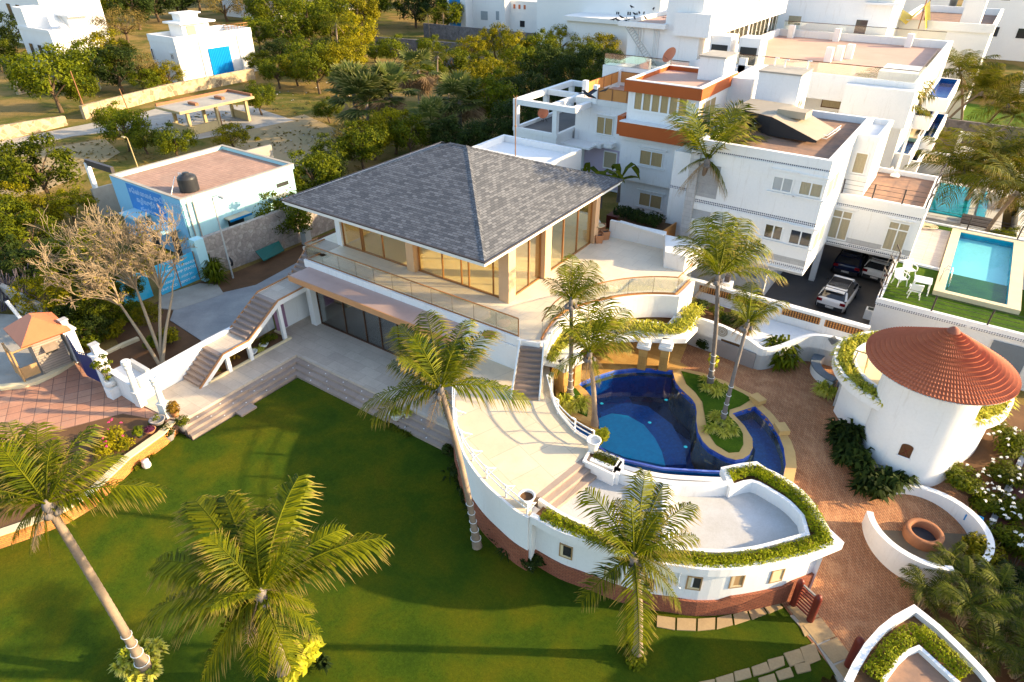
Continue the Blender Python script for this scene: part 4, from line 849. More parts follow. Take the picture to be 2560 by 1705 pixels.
# rails
def metal_rail(name,label,pts,z,h=.85,lean=.0,gaps=2,post_step=None,bracket=False,posts=None):
    t=thing(name,label,'railing',(pts[0].x,pts[0].y,z)); L=smooth_line(pts,4); off=offset_line(L,lean)
    for k in range(gaps):
        hh=h*(k+1)/gaps; MB().tube([Vector((a.x+(b.x-a.x)*(k+1)/gaps,a.y+(b.y-a.y)*(k+1)/gaps,z+hh)) for a,b in zip(L,off)],.026,6).build('rail','white_metal',t)
    O=offset_line(pts,lean)
    for a,b in zip(pts,O):
        g=MB(); g.tube([(a.x,a.y,z),(a.x,a.y,z+h*.8),(b.x,b.y,z+h)],.038,6)
        if bracket:
            i=(b-a).normalized() if lean else Vector((1,0,0)); c=Vector((a.x,a.y,z))-i*.0
            g.tube([c+Vector((0,0,h*.75)),c-i*.42+Vector((0,0,h*.45)),c+Vector((0,0,.15))],.03,5)
        g.build('post','white_metal',t)
    return t
pl=[XY(P(a,b,Dz)) for a,b in [(1140,985),(1141,1050),(1156,1106),(1182,1152),(1217,1196),(1265,1243),(1318,1287)]]
metal_rail('deck_railing','white metal railing with braced posts along the curved outer edge of the deck',pl,Dz,.75,-.12,2,bracket=True)
pr=[XY(P(a,b,Dz)) for a,b in [(1377,978),(1394,1034),(1436,1083),(1482,1112)]]
metal_rail('pool_railing','white metal railing with bent posts between the cream deck and the pool',pr,Dz,.95,-.22,3)
# ================================================================ BOAT SHAPED BUILDING
Pz=1.95
to=[(1324,1290),(1395,1328),(1463,1352),(1560,1387),(1640,1407),(1700,1415),(1773,1425),(1865,1421),(1957,1406),(2030,1388),(2111,1356),(2075,1322),(2055,1290),(2030,1250),(1995,1215),(1945,1183),(1917,1170),(1892,1153),(1850,1158),(1802,1168),(1811,1186),(1821,1210)]
ti=[(1345,1247),(1396,1281),(1441,1303),(1497,1330),(1560,1350),(1620,1362),(1700,1372),(1795,1379),(1883,1372),(1971,1350),(2026,1335),(2012,1286),(1979,1251),(1935,1222),(1880,1196),(1821,1212)]
TO=[XY(P(a,b,Pz)) for a,b in to]; TI=[XY(P(a,b,Pz)) for a,b in ti]
tos=smooth_line(TO[:11],3)+smooth_line(TO[11:18],3)+TO[18:]; tis=smooth_line(TI[:11],3)+smooth_line(TI[11:],3)
BB=thing('garden_building','low curved white building with a planted flat roof and a red brick base','building',(-3.5,17,-1.0))
MB().wall(tos,Pz-.36,Pz,.22).build('outer_parapet','white_paint',BB)
MB().wall(tis,1.35,Pz-.04,.14).build('inner_parapet','white_paint',BB)
g=MB(); n_=len(tos); ii=[min(range(len(tis)),key=lambda k:(tis[k]-p).length) for p in tos]
for i in range(n_-1):
    a,b=tos[i],tos[i+1]; c,d=tis[ii[i+1]],tis[ii[i]]
    g.add([(a.x,a.y,1.74),(b.x,b.y,1.74),(c.x,c.y,1.74),(d.x,d.y,1.74)],[(0,1,2,3)])
g.build('trough_soil','brown_soil',BB)
p2=[XY(P(a,b,Pz)) for a,b in [(1474,1150),(1545,1178),(1600,1196),(1680,1210),(1760,1214),(1821,1211)]]
p2s=smooth_line(p2,4); MB().wall(p2s,1.30,Pz,.2).build('pool_side_parapet','white_paint',BB)
p3=[XY(P(a,b,1.0)) for a,b in [(1492,1108),(1519,1127),(1564,1147),(1655,1168),(1760,1176),(1860,1180),(1935,1190)]]
p3s=smooth_line(p3,4); MB().wall(p3s,-1.2,.66,-.25).build('pool_edge_wall','white_paint',BB)
g=MB(); g.prism([(p.x,p.y) for p in p3s]+[(p.x,p.y) for p in p2s[::-1]],.2,.58); g.build('channel_floor','concrete_white',BB)
MB().prism([XY(P(a,b,Pz)) for a,b in [(1545,1150),(1560,1155),(1548,1185),(1530,1180)]],1.3,Pz).build('channel_end','white_paint',BB)
bx_=[XY(P(a,b,Pz)) for a,b in [(1480,1122),(1552,1150),(1531,1181),(1464,1150)]]
MB().wall(bx_,1.3,Pz,.1,closed=True).build('planter_box','white_paint',BB); MB().prism(bx_,1.3,1.82).build('box_soil','brown_soil',BB)
fl=[(p.x,p.y) for p in tis]+[(p.x,p.y) for p in p2s[::-1]]+[tuple(P(1466,1133,1.35)[:2])]
MB().prism(fl,1.1,1.35).build('roof_floor','concrete_white',BB)
dv=[XY(P(a,b,Pz)) for a,b in [(1657,1205),(1682,1208),(1682,1375),(1657,1370)]]; MB().prism(dv,1.3,Pz-.1).build('roof_divider','white_paint',BB)
fac=offset_line([p for p in tos[:34]],.42); FW=[Vector((p.x,p.y,0)) for p in fac]
k_end=30
MB().wall(FW[0:k_end],-1.2,Pz-.3,.3).build('facade','white_paint',BB)
body=[(p.x,p.y) for p in offset_line(tos,.5)]; MB().prism(body,-1.2,1.2).build('core_wall','white_paint',BB)
MB().wall(offset_line(FW[0:k_end],-.10),-1.3,[-.22 if i<k_end-9 else (-.05 if i<k_end-3 else .1) for i in range(k_end)],.2).build('brick_base','red_brick',BB)
def near_facade(px,py):
    d=ray(px,py); best=None
    for i in range(2,len(FW)-2):
        a,b=FW[i-1],FW[i+1]; f=Fac(a,b) 
        try: u,z=f.hit(px,py)
        except ZeroDivisionError: continue
        if -.3<=u<=f.L+.3 and -1<z<1.8:
            e=abs(u-f.L/2)
            if best is None or e<best[0]: best=(e,f,u,z)
    return best
for a,b,pn in ((1330,1330,'pane_dark'),(1415,1378,'pane_dark'),(1528,1436,'dark_interior'),(1617,1460,'dark_interior'),(1735,1457,'dark_interior'),(1842,1452,'ochre_wood'),(1942,1438,'glow_yellow')):  # warm glow of two windows painted as ochre and yellow panes
    r_=near_facade(a,b)
    if not r_: continue
    _,f,u,z=r_; g=MB(); w_,h_=.21,.30
    for (u0,u1,zz0,zz1) in ((u-w_,u+w_,z-h_-.05,z-h_),(u-w_,u+w_,z+h_,z+h_+.05),(u-w_-.05,u-w_,z-h_-.05,z+h_+.05),(u+w_,u+w_+.05,z-h_-.05,z+h_+.05)): f.box(g,u0,u1,zz0,zz1,-.1,.035)
    wn=g.build('window','ochre_wood',BB); g=MB(); f.box(g,u-w_,u+w_,z-h_,z+h_,.002,.012); g.build('pane',pn,wn)
    g=MB(); f.box(g,u-w_,u-w_+.1,z-h_,z+h_,.013,.03); f.box(g,u-w_+.1,u+w_,z-h_,z-h_+.07,.013,.03); g.build('reveal','kerb_cream',wn)
g=MB(); r_=near_facade(1700,1430); 
if r_: f=r_[1]; g.tube([f.at(r_[2],1.4,.06),f.at(r_[2],.5,.06),f.at(r_[2]+.1,.42,.12)],.035,6); g.build('downpipe','white_metal',BB)
mid=lambda i:(tos[i]+tis[ii[i]])/2
MB().prism([XY(P(1305,1283,Dz)),XY(P(1330,1296,Dz)),XY(P(1352,1262,Dz)),XY(P(1330,1250,Dz))],-1.1,Pz-.35).build('joint_pier','white_paint',BB)
hedge_along('end_hedge','yellow green hedge tuft at the pool side corner of the curved building roof',[XY(P(1820,1190,1.9)),XY(P(1888,1172,1.9)),XY(P(1925,1195,1.9))],.55,1.74,.42,'leaf_hedge',15,dens=1500,ls=.042)
hedge_along('parapet_hedge','thick yellow green hedge filling the planted edge of the curved building roof',[mid(i) for i in range(1,len(tos)-4)],.62,1.74,.42,'leaf_hedge',11,dens=1500,ls=.042)
q=[P(1488,1140,1.8),P(1540,1163,1.8)]; hedge_along('box_hedge','small clipped dark green hedge in the white planter box by the deck steps',[XY(a) for a in q],.7,1.8,.25,'leaf_tree',12,dens=1500,ls=.035)
# big urns
def urn(name,label,p,r,h,mat='pot_white',soil='brown_soil',group=None):
    t=thing(name,label,'urn',p,group); MB().lathe((0,0,0),[(r*.6,0),(r*.62,h*.05),(r*.7,h*.3),(r*.92,h*.75),(r,h*.92),(r*1.1,h*.95),(r*1.1,h),(r*.9,h),(r*.85,h*.8)],24).build('pot',mat,t,True); MB().lathe((0,0,h*.8),[(0,.0),(r*.88,.0)],20).build('soil',soil,t,True); return t
urn('plant_urn','tall white fluted empty urn beside the yellow leaved plant at the deck steps',P(1482,1128,Dz),.28,.62,soil='pot_white'); urn('plant_urn','white urn full of brown soil at the lower corner of the deck',P(1316,1262,Dz),.30,.5)
bush('yellow_shrub','large leaved bright yellow shrub at the foot of the leaning pool palm',P(1497,1108,.7),.5,1.2,'leaf_lime',5,260,.16)
# second boat shaped planter at the lower right corner
c_px=[(2130,1712),(2150,1670),(2180,1620),(2215,1580),(2250,1552),(2290,1530),(2340,1570),(2400,1628),(2450,1680),(2490,1730)]
i_px=[(2210,1712),(2228,1685),(2250,1655),(2275,1632),(2300,1622),(2320,1640),(2350,1668),(2385,1700),(2400,1712)]
cz=1.5; CO=[XY(P(a,b,cz)) for a,b in c_px]; CI=[XY(P(a,b,cz)) for a,b in i_px]
t=thing('garden_kiosk','pointed white walled roof with a hedge rim cut by the lower right corner','building',(2.2,15.5,-1))
MB().wall(CO,-1.2,cz,.22).build('outer_wall','white_paint',t); MB().wall(CI,cz-.55,cz-.02,.12).build('inner_wall','white_paint',t)
MB().prism(CO,cz-.7,cz-.2).build('soil_bed','brown_soil',t); MB().prism(CI,cz-.6,cz-.19+.0).build('roof_floor','roof_patchy',t)
hl=[(a+b)/2 for a,b in zip([CO[1],CO[3],CO[4],CO[5],CO[6],CO[7],CO[8]],[CI[0],CI[2],CI[3],CI[4],CI[5],CI[6],CI[7]])]
hedge_along('kiosk_hedge','bright green hedge on the rim of the pointed white roof at the lower right corner',hl,.60,cz-.22,.42,'leaf_hedge',13,dens=1500,ls=.042)
# gate
t=thing('garden_gate','dark red timber garden gate of horizontal bars between two rounded posts','gate',P(2000,1530,-1))
g0,g1=P(1982,1512,-1),P(2024,1552,-1)
for p in (g0,g1): MB().lathe((p.x,p.y,-1.0),[(.12,0),(.13,1.25),(.11,1.36),(.05,1.42),(0,1.43)],12).build('post','maroon',t)
g=MB(); 
for k in range(7): z=-.85+k*.16; g.tube([(g0.x,g0.y,z),(g1.x,g1.y,z)],.035,6)
g.build('bars','maroon',t); g=MB(); g.box(((g0.x+g1.x)/2,(g0.y+g1.y)/2,.26),((g1-g0).length*.9,.06,.06),rz=math.atan2(g1.y-g0.y,g1.x-g0.x)); g.build('top_rail','grey_slab',t)
p=P(2120,1665,-1); t=thing('gate_post','single dark red rounded post beside the pointed hedge roof','post',p); MB().lathe((0,0,0),[(.14,0),(.15,1.4),(.12,1.5),(.05,1.56),(0,1.57)],12).build('post','maroon',t,True)
# ================================================================ TOWER
t=thing('tower','round white tower with a conical red tile roof and a small arched lattice window','tower',(1.9,27.7,0))
MB().lathe((1.9,27.7,-.9),[(1.86,0),(1.82,5.8)],64).build('wall','white_paint',t)
g=MB(); cx_,cy_=1.87,27.85; nr=17; na=128; r1_,z_e,z_a=2.76,4.95,6.55
for k in range(nr):
    ra=r1_*(1-k/nr); rb=r1_*(1-(k+1)/nr)-.02; 
    if rb<.1: rb=.1
    za=z_e+(z_a-z_e)*(k/nr)**1.0+.055; zb=z_e+(z_a-z_e)*((k+1)/nr)+.02; n=max(24,int(na*(ra/r1_)**.5)) if k>9 else na; n=n*2
    vs=[];fs=[]
    for j in range(n):
        a=2*PI*j/n; up=.045*(j%2); vs+= [(cx_+ra*math.cos(a),cy_+ra*math.sin(a),za+up-.05),(cx_+ra*math.cos(a),cy_+ra*math.sin(a),za+up),(cx_+rb*math.cos(a),cy_+rb*math.sin(a),zb+up*.8)]
    for j in range(n):
        q=(j+1)%n; fs+= [(j*3,q*3,q*3+1,j*3+1),(j*3+1,q*3+1,q*3+2,j*3+2)]
    g.add(vs,fs)
rf=g.build('roof','terracotta',t); MB().lathe((cx_,cy_,z_a-.1),[(.26,0),(.2,.12),(.12,.2),(0,.24)],14).build('finial','terra_ridge',rf); MB().lathe((cx_,cy_,z_e-.02),[(r1_-.02,.0),(1.8,.1)],60).build('soffit','white_paint',rf)
d=ray(2265,1127); aw=math.atan2(-27.7,-1.9); 
pp=P(2265,1127,1.2); aw=math.atan2(pp.y-27.7,pp.x-1.9); 
for it in range(6):
    q=Vector((1.9+1.85*math.cos(aw),27.7+1.85*math.sin(aw),0)); zz=zat(2265,1127,q.x,q.y); pp=P(2265,1127,zz); aw=math.atan2(pp.y-27.7,pp.x-1.9)
tx=Vector((-math.sin(aw),math.cos(aw),0)); nn=Vector((math.cos(aw),math.sin(aw),0)); c0=Vector((1.9,27.7,zz))+nn*1.83
g=MB(); pts=[(-.22,-.32),(.22,-.32),(.22,.22)]+[(.22*math.cos(a),.22+.12*math.sin(a)) for a in (.5,1.0,1.57,2.1,2.6)]+[(-.22,.22)]
vs=[c0+tx*a+Vector((0,0,b))+nn*.02 for a,b in pts]; g.add(vs,[tuple(range(len(vs)))]); g.add([v-nn*.001 for v in vs],[tuple(range(len(vs)))[::-1]]); wn=g.build('window','bronze_dark',t)
g=MB()
for k in range(-4,5):
    for sg in (1,-1):
        a=c0+tx*(k*.1-.15*sg)+Vector((0,0,-.3))+nn*.035; b=c0+tx*(k*.1+.15*sg)+Vector((0,0,.2))+nn*.035
        if abs((a-c0).dot(tx))<.22 and abs((b-c0).dot(tx))<.22: g.tube([a,b],.012,4)
g.build('lattice','maroon',wn); g=MB(); a=c0-tx*.26+nn*.03; g.tube([c0-tx*.27+Vector((0,0,-.34))+nn*.05,c0+tx*.27+Vector((0,0,-.34))+nn*.05],.045,4); g.build('sill','white_paint',wn)
# ring roof behind
RC=(1.45,30.0); rz_=3.1
t=thing('ring_pavilion','round white flat roofed pavilion behind the tower with a planted rim and open dark doorway','pavilion',(RC[0],RC[1],0))
circ=lambda r,n=56,a0=0,a1=2*PI,c=RC:[(c[0]+r*math.cos(a0+(a1-a0)*i/n),c[1]+r*math.sin(a0+(a1-a0)*i/n)) for i in range(n+(0 if abs(a1-a0-2*PI)<1e-6 else 1))]
MB().wall(circ(3.55),rz_-.45,rz_,.16,closed=True).build('outer_rim','white_paint',t); MB().wall(circ(2.75),rz_-.4,rz_+.05,.14,closed=True).build('inner_rim','white_paint',t)
MB().prism(circ(3.45),rz_-.5,rz_-.25).build('roof_slab','kerb_cream',t); MB().wall(circ(3.1,50,R(-100),R(170)),-.2,rz_-.45,.2).build('wall','white_paint',t)
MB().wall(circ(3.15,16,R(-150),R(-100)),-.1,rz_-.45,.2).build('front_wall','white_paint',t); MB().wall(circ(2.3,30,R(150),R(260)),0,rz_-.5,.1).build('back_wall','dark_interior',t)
p=P(2090,1015,.65); g=MB(); g.box((p.x,p.y,1.7),(.28,.28,2.0)); g.build('post','concrete_white',t)
ring=[Vector((x,y,0)) for x,y in circ(3.15,40,R(60),R(255))]; hedge_along('ring_hedge','bright yellow strappy hedge on the rim of the round roof left of the red cone',ring,.62,rz_-.25,.25,'spider_leaf',17,dens=300,ls=.12,spiky=True)
ring=[Vector((x,y,0)) for x,y in circ(3.15,40,R(-60),R(50))]; hedge_along('ring_hedge','bright yellow strappy hedge on the rim of the round roof right of the red cone',ring,.62,rz_-.25,.25,'spider_leaf',18,dens=260,ls=.12,spiky=True)
t=thing('folding_trestle','small pale timber trestle under the edge of the conical roof','trestle',(-.9,29.2,rz_-.25)); g=MB()
for sx in (-1,1):
    for sy in (-1,1): g.tube([(sx*.3,sy*.28,0),(sx*.22,0,.85)],.03,5)
g.tube([(-.35,0,.85),(.35,0,.85)],.035,5); g.build('frame','concrete_yellow',t,True)
# fire circle
FC=(3.36,23.75); fz=path_h(*FC)
t=thing('fire_circle','two curved white walls round a brown paved floor, open towards the brick path','wall',(FC[0],FC[1],fz))
MB().prism(circ(1.95,40,c=FC),fz-.5,fz+.09).build('floor','damp_floor',t)
MB().wall(circ(1.95,28,R(-22),R(150),FC),fz-.4,fz+.95,-.24).build('back_wall','white_paint',t); MB().wall(circ(1.95,22,R(195),R(300),FC),fz-.6,fz+.85,-.24).build('front_wall','white_paint',t)
t=thing('fire_pit','round red clay fire pit with a dark hollow inside the white circle','fire pit',(3.36,23.75,fz+.09)); MB().lathe((0,0,0),[(.70,0),(.69,.40),(.66,.43),(.52,.43),(.49,.40),(.49,.05)],32).build('rim','fire_clay',t,True); MB().lathe((0,0,0),[(0,.08),(.5,.08)],24).build('hollow','well_dark',t,True)
# garden wall
t=thing('lattice_wall','long white boundary wall with orange lattice panels between the pool garden and the neighbouring house','wall',(-6,33.7,.6))
Y=33.75; MB().wall([(-11.4,Y),(-1.2,Y)],-.5,2.5,.2).build('wall_body','white_paint',t); MB().wall([(-11.45,Y-.06),(-1.15,Y-.06)],2.5,2.62,.34).build('cap','white_paint',t)
fw_=Fac((-11.4,Y),(-1.2,Y)); fw_.n=Vector((0,-1,0))
for u0,u1 in ((.1,.9),(1.3,3.1),(3.4,5.1),(6.0,7.9),(8.2,10.0)):
    g=MB(); fw_.box(g,u0,u1,2.02,2.42,.002,.02); pn=g.build('lattice_panel','bronze_dark',t); g=MB()
    n=int((u1-u0)/.13)
    for i in range(n+1):
        for j in range(3): u=u0+(u1-u0)*i/n; z=2.05+.13*j; fw_.box(g,u-.035,u+.035,z-.0,z+.10,.02,.045)
    g.build('lattice','orange_mesh',pn)
low=[PH(a,b,path_h) for a,b in [(1705,855),(1750,872),(1795,887),(1850,906),(1895,925),(1935,918),(1975,908),(2015,903),(2060,912),(2108,925)]]
low=[XY(p) for p in low]; tops=[2.35,2.45,2.4,2.2,1.95,1.9,2.05,2.25,2.35,2.3]
lows=smooth_line([Vector((p.x,p.y,z)) for p,z in zip(low,tops)],4)
t=thing('wavy_wall','curving white garden wall behind the brick path with a round planting trough','wall',(low[4].x,low[4].y,.6))
MB().wall([XY(p) for p in lows],-.2,[p.z for p in lows],.22).build('front_face','white_paint',t)
sl_=[(p.x,p.y) for p in lows]+[(-1.3,33.7),(-11.3,33.7)]; g=MB(); g.prism(sl_,.5,1.55); g.build('trough_soil','white_paint',t)
g=MB(); g.prism([tuple(low[0][:2]),tuple(low[2][:2]),tuple((low[3])[:2]),(-6.6,33.2),(-11.0,33.5)],1.5,1.7); g.build('trough_earth','brown_soil',t)
rg=random.Random(9)
for k,(x,y,r) in enumerate(((-10.4,32.6,.6),(-9.4,32.2,.7),(-8.4,32.0,.6),(-7.6,31.7,.6))):
    bush('trough_shrub',['dark green shrub at the left end of the white trough behind the pool','leafy green shrub in the white trough behind the tall rope lit palm','low green shrub between the two palms in the white trough','broad green shrub below the orange lattice in the white trough'][k],(x,y,1.68),r,.9,'leaf_dark' if k%2 else 'leaf_tree',60+k,500,.09)
q=spiky_mb(rg,(0,0,0),1.0,160,.03,1.0); fixuv(q); t=thing('grass_clump','arching pale grass clump in the rounded trough below the lattice wall','plant',(-6.9,31.9,1.65)); q.build('leaves','areca',t,True)
t=thing('leaning_slab','plain grey slab leaning on the white garden wall','slab',low[3]); f=Fac(low[2],low[4]); g=MB(); u0,z1=f.hit(1797,842); u1,_=f.hit(1893,880); f.box(g,u0,u1,.5,1.6,.03,.10); g.build('slab','grey_slab',t)
t=thing('wall_plaque','small square carved stone plaque set diamond wise on the white wall','plaque',P(2083,850,1.5)); f=Fac(low[8],low[9]); u,z=f.hit(2083,850); g=MB(); g.add([f.at(u,z+.28,.03),f.at(u+.26,z,.03),f.at(u,z-.28,.03),f.at(u-.26,z,.03)],[(0,1,2,3)]); g.add([f.at(u,z+.28,.03),f.at(u-.26,z,.03),f.at(u,z-.28,.03),f.at(u+.26,z,.03)],[(0,1,2,3)]); g.build('plaque','marble_grey',t)
f=Fac(low[1],low[2]); u,z=f.hit(1806,828); t=thing('wall_disc','round pale millstone disc hanging on the wall behind the tall palm','wall ornament',f.at(u,z,0)); g=MB()
for r0_,r1a,o in ((0,.10,.05),(.13,.2,.05),(.22,.30,.05)):
    c=f.at(u,z,o); ring_=[(math.cos(2*PI*i/20),math.sin(2*PI*i/20)) for i in range(20)]
    vs=[c+f.d*(a*r1a)+Vector((0,0,b*r1a)) for a,b in ring_]+[c+f.d*(a*r0_)+Vector((0,0,b*r0_)) for a,b in ring_]
    g.add(vs,[(i,(i+1)%20,20+(i+1)%20,20+i) for i in range(20)])
g.build('disc','concrete',t)
# bench and bed by the ring roof
t=thing('curved_bench','curved white masonry bench with a slate grey seat beside the big leafy plant','bench',PH(2060,950,path_h)); c=PH(2098,945,path_h)
MB().wall(circ(1.25,18,R(120),R(260),(c.x+.2,c.y+.35)),.2,1.15,-.42).build('base','white_paint',t); MB().wall(circ(1.27,18,R(120),R(260),(c.x+.2,c.y+.35)),1.15,1.22,-.46).build('seat','slate',t)
# ================================================================ NEIGHBOURING HOUSES
def boxw(x0,x1,y0,y1,z0,z1): return MB().prism([(x0,y0),(x1,y0),(x1,y1),(x0,y1)],z0,z1)
def rim(x0,x1,y0,y1,z0,z1,t_=.2): return MB().wall([(x0,y0),(x1,y0),(x1,y1),(x0,y1)],z0,z1,t_,closed=True)
t=thing('white_house','white three storey house with navy check bands, a brown flat roof and an open garage','house',(-7,41,0)); HA=t
boxw(-12.6,-5.4,37.1,48.1,2.95,9.15).build('upper_body','white_paint',t)
boxw(-12.6,-7.6,38.6,48,0,2.95).build('ground_floor','white_paint',t)
rim(-12.62,-5.38,37.08,48.12,9.15,9.62,.28).build('parapet','white_paint',t); boxw(-12.4,-5.6,37.3,47.9,9.15,9.22).build('roof_floor','roof_patchy',t)
boxw(-5.4,-4.2,43.4,48.1,6.0,9.3).build('stair_block','white_paint',t); rim(-5.45,-4.15,43.35,48.15,9.3,9.63,.2).build('stair_parapet','white_paint',t)
boxw(-5.4,-.7,42.9,49.8,2.8,5.85).build('side_wing','white_paint',t); rim(-5.6,-.65,42.85,49.85,5.85,6.2,.25).build('wing_parapet','white_paint',t); boxw(-5.4,-.9,43.1,49.6,5.85,5.92).build('wing_roof_floor','roof_patchy',t)
boxw(-14.4,-12.6,38.2,48,0,8.4).build('left_bay','white_paint',t)
g=boxw(-12.9,-12.35,36.9,37.1,3.2,9.0); g.build('mesh_fin','grey_band',t)
FA=Fac((-12.6,37.1),(-5.4,37.1)); FB=Fac((-5.4,42.9),(-.7,42.9)); FS=Fac((-5.4,43.4),(-4.2,43.4)); FL=Fac((-14.4,38.2),(-12.6,38.2)); FG=Fac((-12.6,38.6),(-7.6,38.6))
def band(fc,u0,u1,z,h,mat,o=.012,nm='tile_band'): g=MB(); fc.box(g,u0,u1,z,z+h,.002,o); g.build(nm,mat,t)
for z in (9.02,5.95,3.25): band(FA,0 if z>3.3 else 2.2,7.2,z,.19,'navy_check')
band(FA,0,7.2,3.52,.36,'grey_band'); band(FB,0,4.7,2.98,.17,'navy_check'); band(FB,0,4.7,3.2,.34,'grey_band'); band(FB,0,4.7,5.45,.16,'navy_check'); band(FL,0,1.8,6.1,.19,'navy_check')
band(FA,2.2,7.2,2.96,.2,'grey_band'); band(FB,0,4.7,2.8,.14,'grey_band')
g=MB(); FA.box(g,0,7.22,8.3,9.0,.0,.05); FA.box(g,0,7.22,5.55,5.9,0,.05); FA.box(g,0,7.2,3.1,3.2,0,.08); g.build('cornice','white_paint',t)
u0,z1=FA.hit(1838,388); u1,z0=FA.hit(1858,497); g=MB(); FA.box(g,.15,1.5,6.35,8.3,.0,.02); FA.box(g,.15,1.35,4.9,5.5,0,.02); g.build('marble_panel','marble_grey',t)
window(t,FA,(1937,428),(1978,484),2,'pane_grey'); window(t,FA,(2004,442),(2052,497),2,'curtain'); window(t,FA,(1915,552),(1952,603),2,'pane_dark'); window(t,FA,(1978,567),(2024,620),2,'pane_dark')
window(t,FL,(1758,520),(1797,546),2,'pane_dark'); window(t,FB,(2085,520),(2114,603),2,'curtain',rows=.72); window(t,FB,(2225,550),(2254,633),2,'curtain',rows=.72); window(t,FS,(2141,378),(2159,437),1,'curtain',hood=False); window(t,FG,(1852,671),(1893,700),2,'pane_grey',hood=False)
FR_=Fac((-5.4,37.1),(-5.4,43.2)); FR_.n=Vector((1,0,0))
for (y,z) in ((.5,4.2),(2.0,4.2),(.5,7.3),(2.0,7.3)):
    g=MB(); FR_.box(g,y,y+1.1,z,z+1.15,0,.05); w_=g.build('window','white_metal',t); g=MB(); FR_.box(g,y+.08,y+1.02,z+.08,z+1.07,.05,.06); g.build('pane','curtain',w_)
g=MB()
for u in (2.0,2.35): FA.box(g,u,u+.14,5.2,5.55,.05,.25)
g.build('wall_lamp','white_plastic',t)
# garage
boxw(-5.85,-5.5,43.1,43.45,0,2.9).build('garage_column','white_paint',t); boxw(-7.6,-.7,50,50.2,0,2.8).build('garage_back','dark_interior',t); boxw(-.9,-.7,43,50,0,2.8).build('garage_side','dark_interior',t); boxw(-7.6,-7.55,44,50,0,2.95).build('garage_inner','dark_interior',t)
g=MB(); g.prism([(-8.5,34.6),(-1.3,34.6),(-1.0,50),(-7.6,50)],-.1,.03); struct('car_court',g,'asphalt_grey')
# roof plant of the white house
t=thing('tarp_canopy','long folded beige tarpaulin canopy with black sides on the brown roof','canopy',(-9.5,40.5,9.2)); 
a,b,c,d,e,f_=P(1832,268,10.0),P(1930,292,10.35),P(2042,352,9.62),P(2092,325,9.62),P(1985,262,10.35),P(1880,246,10.0)
g=MB(); up=Vector((0,0,.02))
g.add([a,b,e,f_,c,d],[(0,1,2,3),(1,4,5,2)]); g.build('cover','beige_tarp',t)
g=MB(); dn=Vector((0,0,-.9)); g.add([a-up,b-up,c-up,Vector((c.x,c.y,9.5)),Vector((b.x,b.y,9.25)),Vector((a.x,a.y,9.25))],[(0,5,4,1),(1,4,3,2)]); g.add([d-up,e-up,f_-up,Vector((f_.x,f_.y,9.25)),Vector((e.x,e.y,9.25)),Vector((d.x,d.y,9.5))],[(0,5,4,1),(1,4,3,2)]); g.add([a-up,f_-up,Vector((f_.x,f_.y,9.25)),Vector((a.x,a.y,9.25))],[(0,1,2,3)]); g.build('side_curtain','black_tarp',t)
g=MB(); c0=b.lerp(e,.3)+Vector((.5,0,-.05)); g.box((c0.x+.3,c0.y+.4,c0.z+.1),(1.7,1.1,.4),rz=-.1); g.build('roof_vent','beige_tarp',t)
t=thing('pipe_frame','white pipe frame lying round the foot of the tarpaulin canopy','frame',P(1960,350,9.3)); q=[P(1884,315,9.45),P(2066,347,9.45),P(2100,322,9.5)]
g=MB(); 
for dz in (0,.18): g.tube([v+Vector((0,0,dz)) for v in q],.035,5)
g.build('pipes','white_metal',t)
t=thing('water_tank_room','plain white box shaped tank room with a stained grey top behind the brown roof','tank room',(-11.5,50,6)); boxw(-13.1,-10.3,48.6,51.4,5,11.5).build('walls','white_paint',t); boxw(-13.15,-10.25,48.55,51.45,11.5,11.6).build('slab','concrete',t); g=MB()
for x,y in ((-12.8,51),(-12.0,50.6),(-10.6,51)): g.tube([(x,y,11.6),(x,y,12.1),(x+.25,y,12.1)],.05,5)
g.build('vent_pipe','white_metal',t)
def acunit(name,label,p,rz,s=1.0,group='air conditioner units on the roofs'):
    t=thing('air_conditioner',label,'air conditioner',p,group,rz=rz); g=MB(); g.box((0,0,.32*s),(.85*s,.32*s,.6*s)); g.build('case','white_plastic',t,True)
    g=MB(); 
    for k in range(4): r=.06+.05*k; g.tube([(-.12+r*math.cos(a)*s,-.175*s,.32*s+r*math.sin(a)*s) for a in [2*PI*i/16 for i in range(17)]],.012,4,cap=False)
    g.build('fan_grille','dark_steel',t,True); return t
acunit('a','air conditioner unit beside the black side of the tarpaulin canopy',P(1866,310,9.2),.2,1.3); acunit('b','air conditioner unit standing at the far edge of the brown roof',P(1992,272,9.2),1.3,1.2)
t=thing('antenna_mast','white lattice aerial mast standing on the low brown wing roof','mast',P(2237,440,6.0)); p=P(2237,440,6.0); q=Vector((p.x,p.y,zat(2230,305,p.x,p.y))); g=MB()
for dx,dy in ((.08,0),(-.08,0),(0,.1)): g.tube([p+Vector((dx,dy,0)),q+Vector((dx*.4,dy*.4,0))],.03,5)
for k in range(14): u=k/14; a=p.lerp(q,u); b=p.lerp(q,u+1/14); g.tube([a+Vector((.08,0,0)),b-Vector((.08,0,0))],.018,4)
g.lathe(p,[(.3,0),(.26,.12),(.1,.2)],8); g.build('mast','white_metal',t)
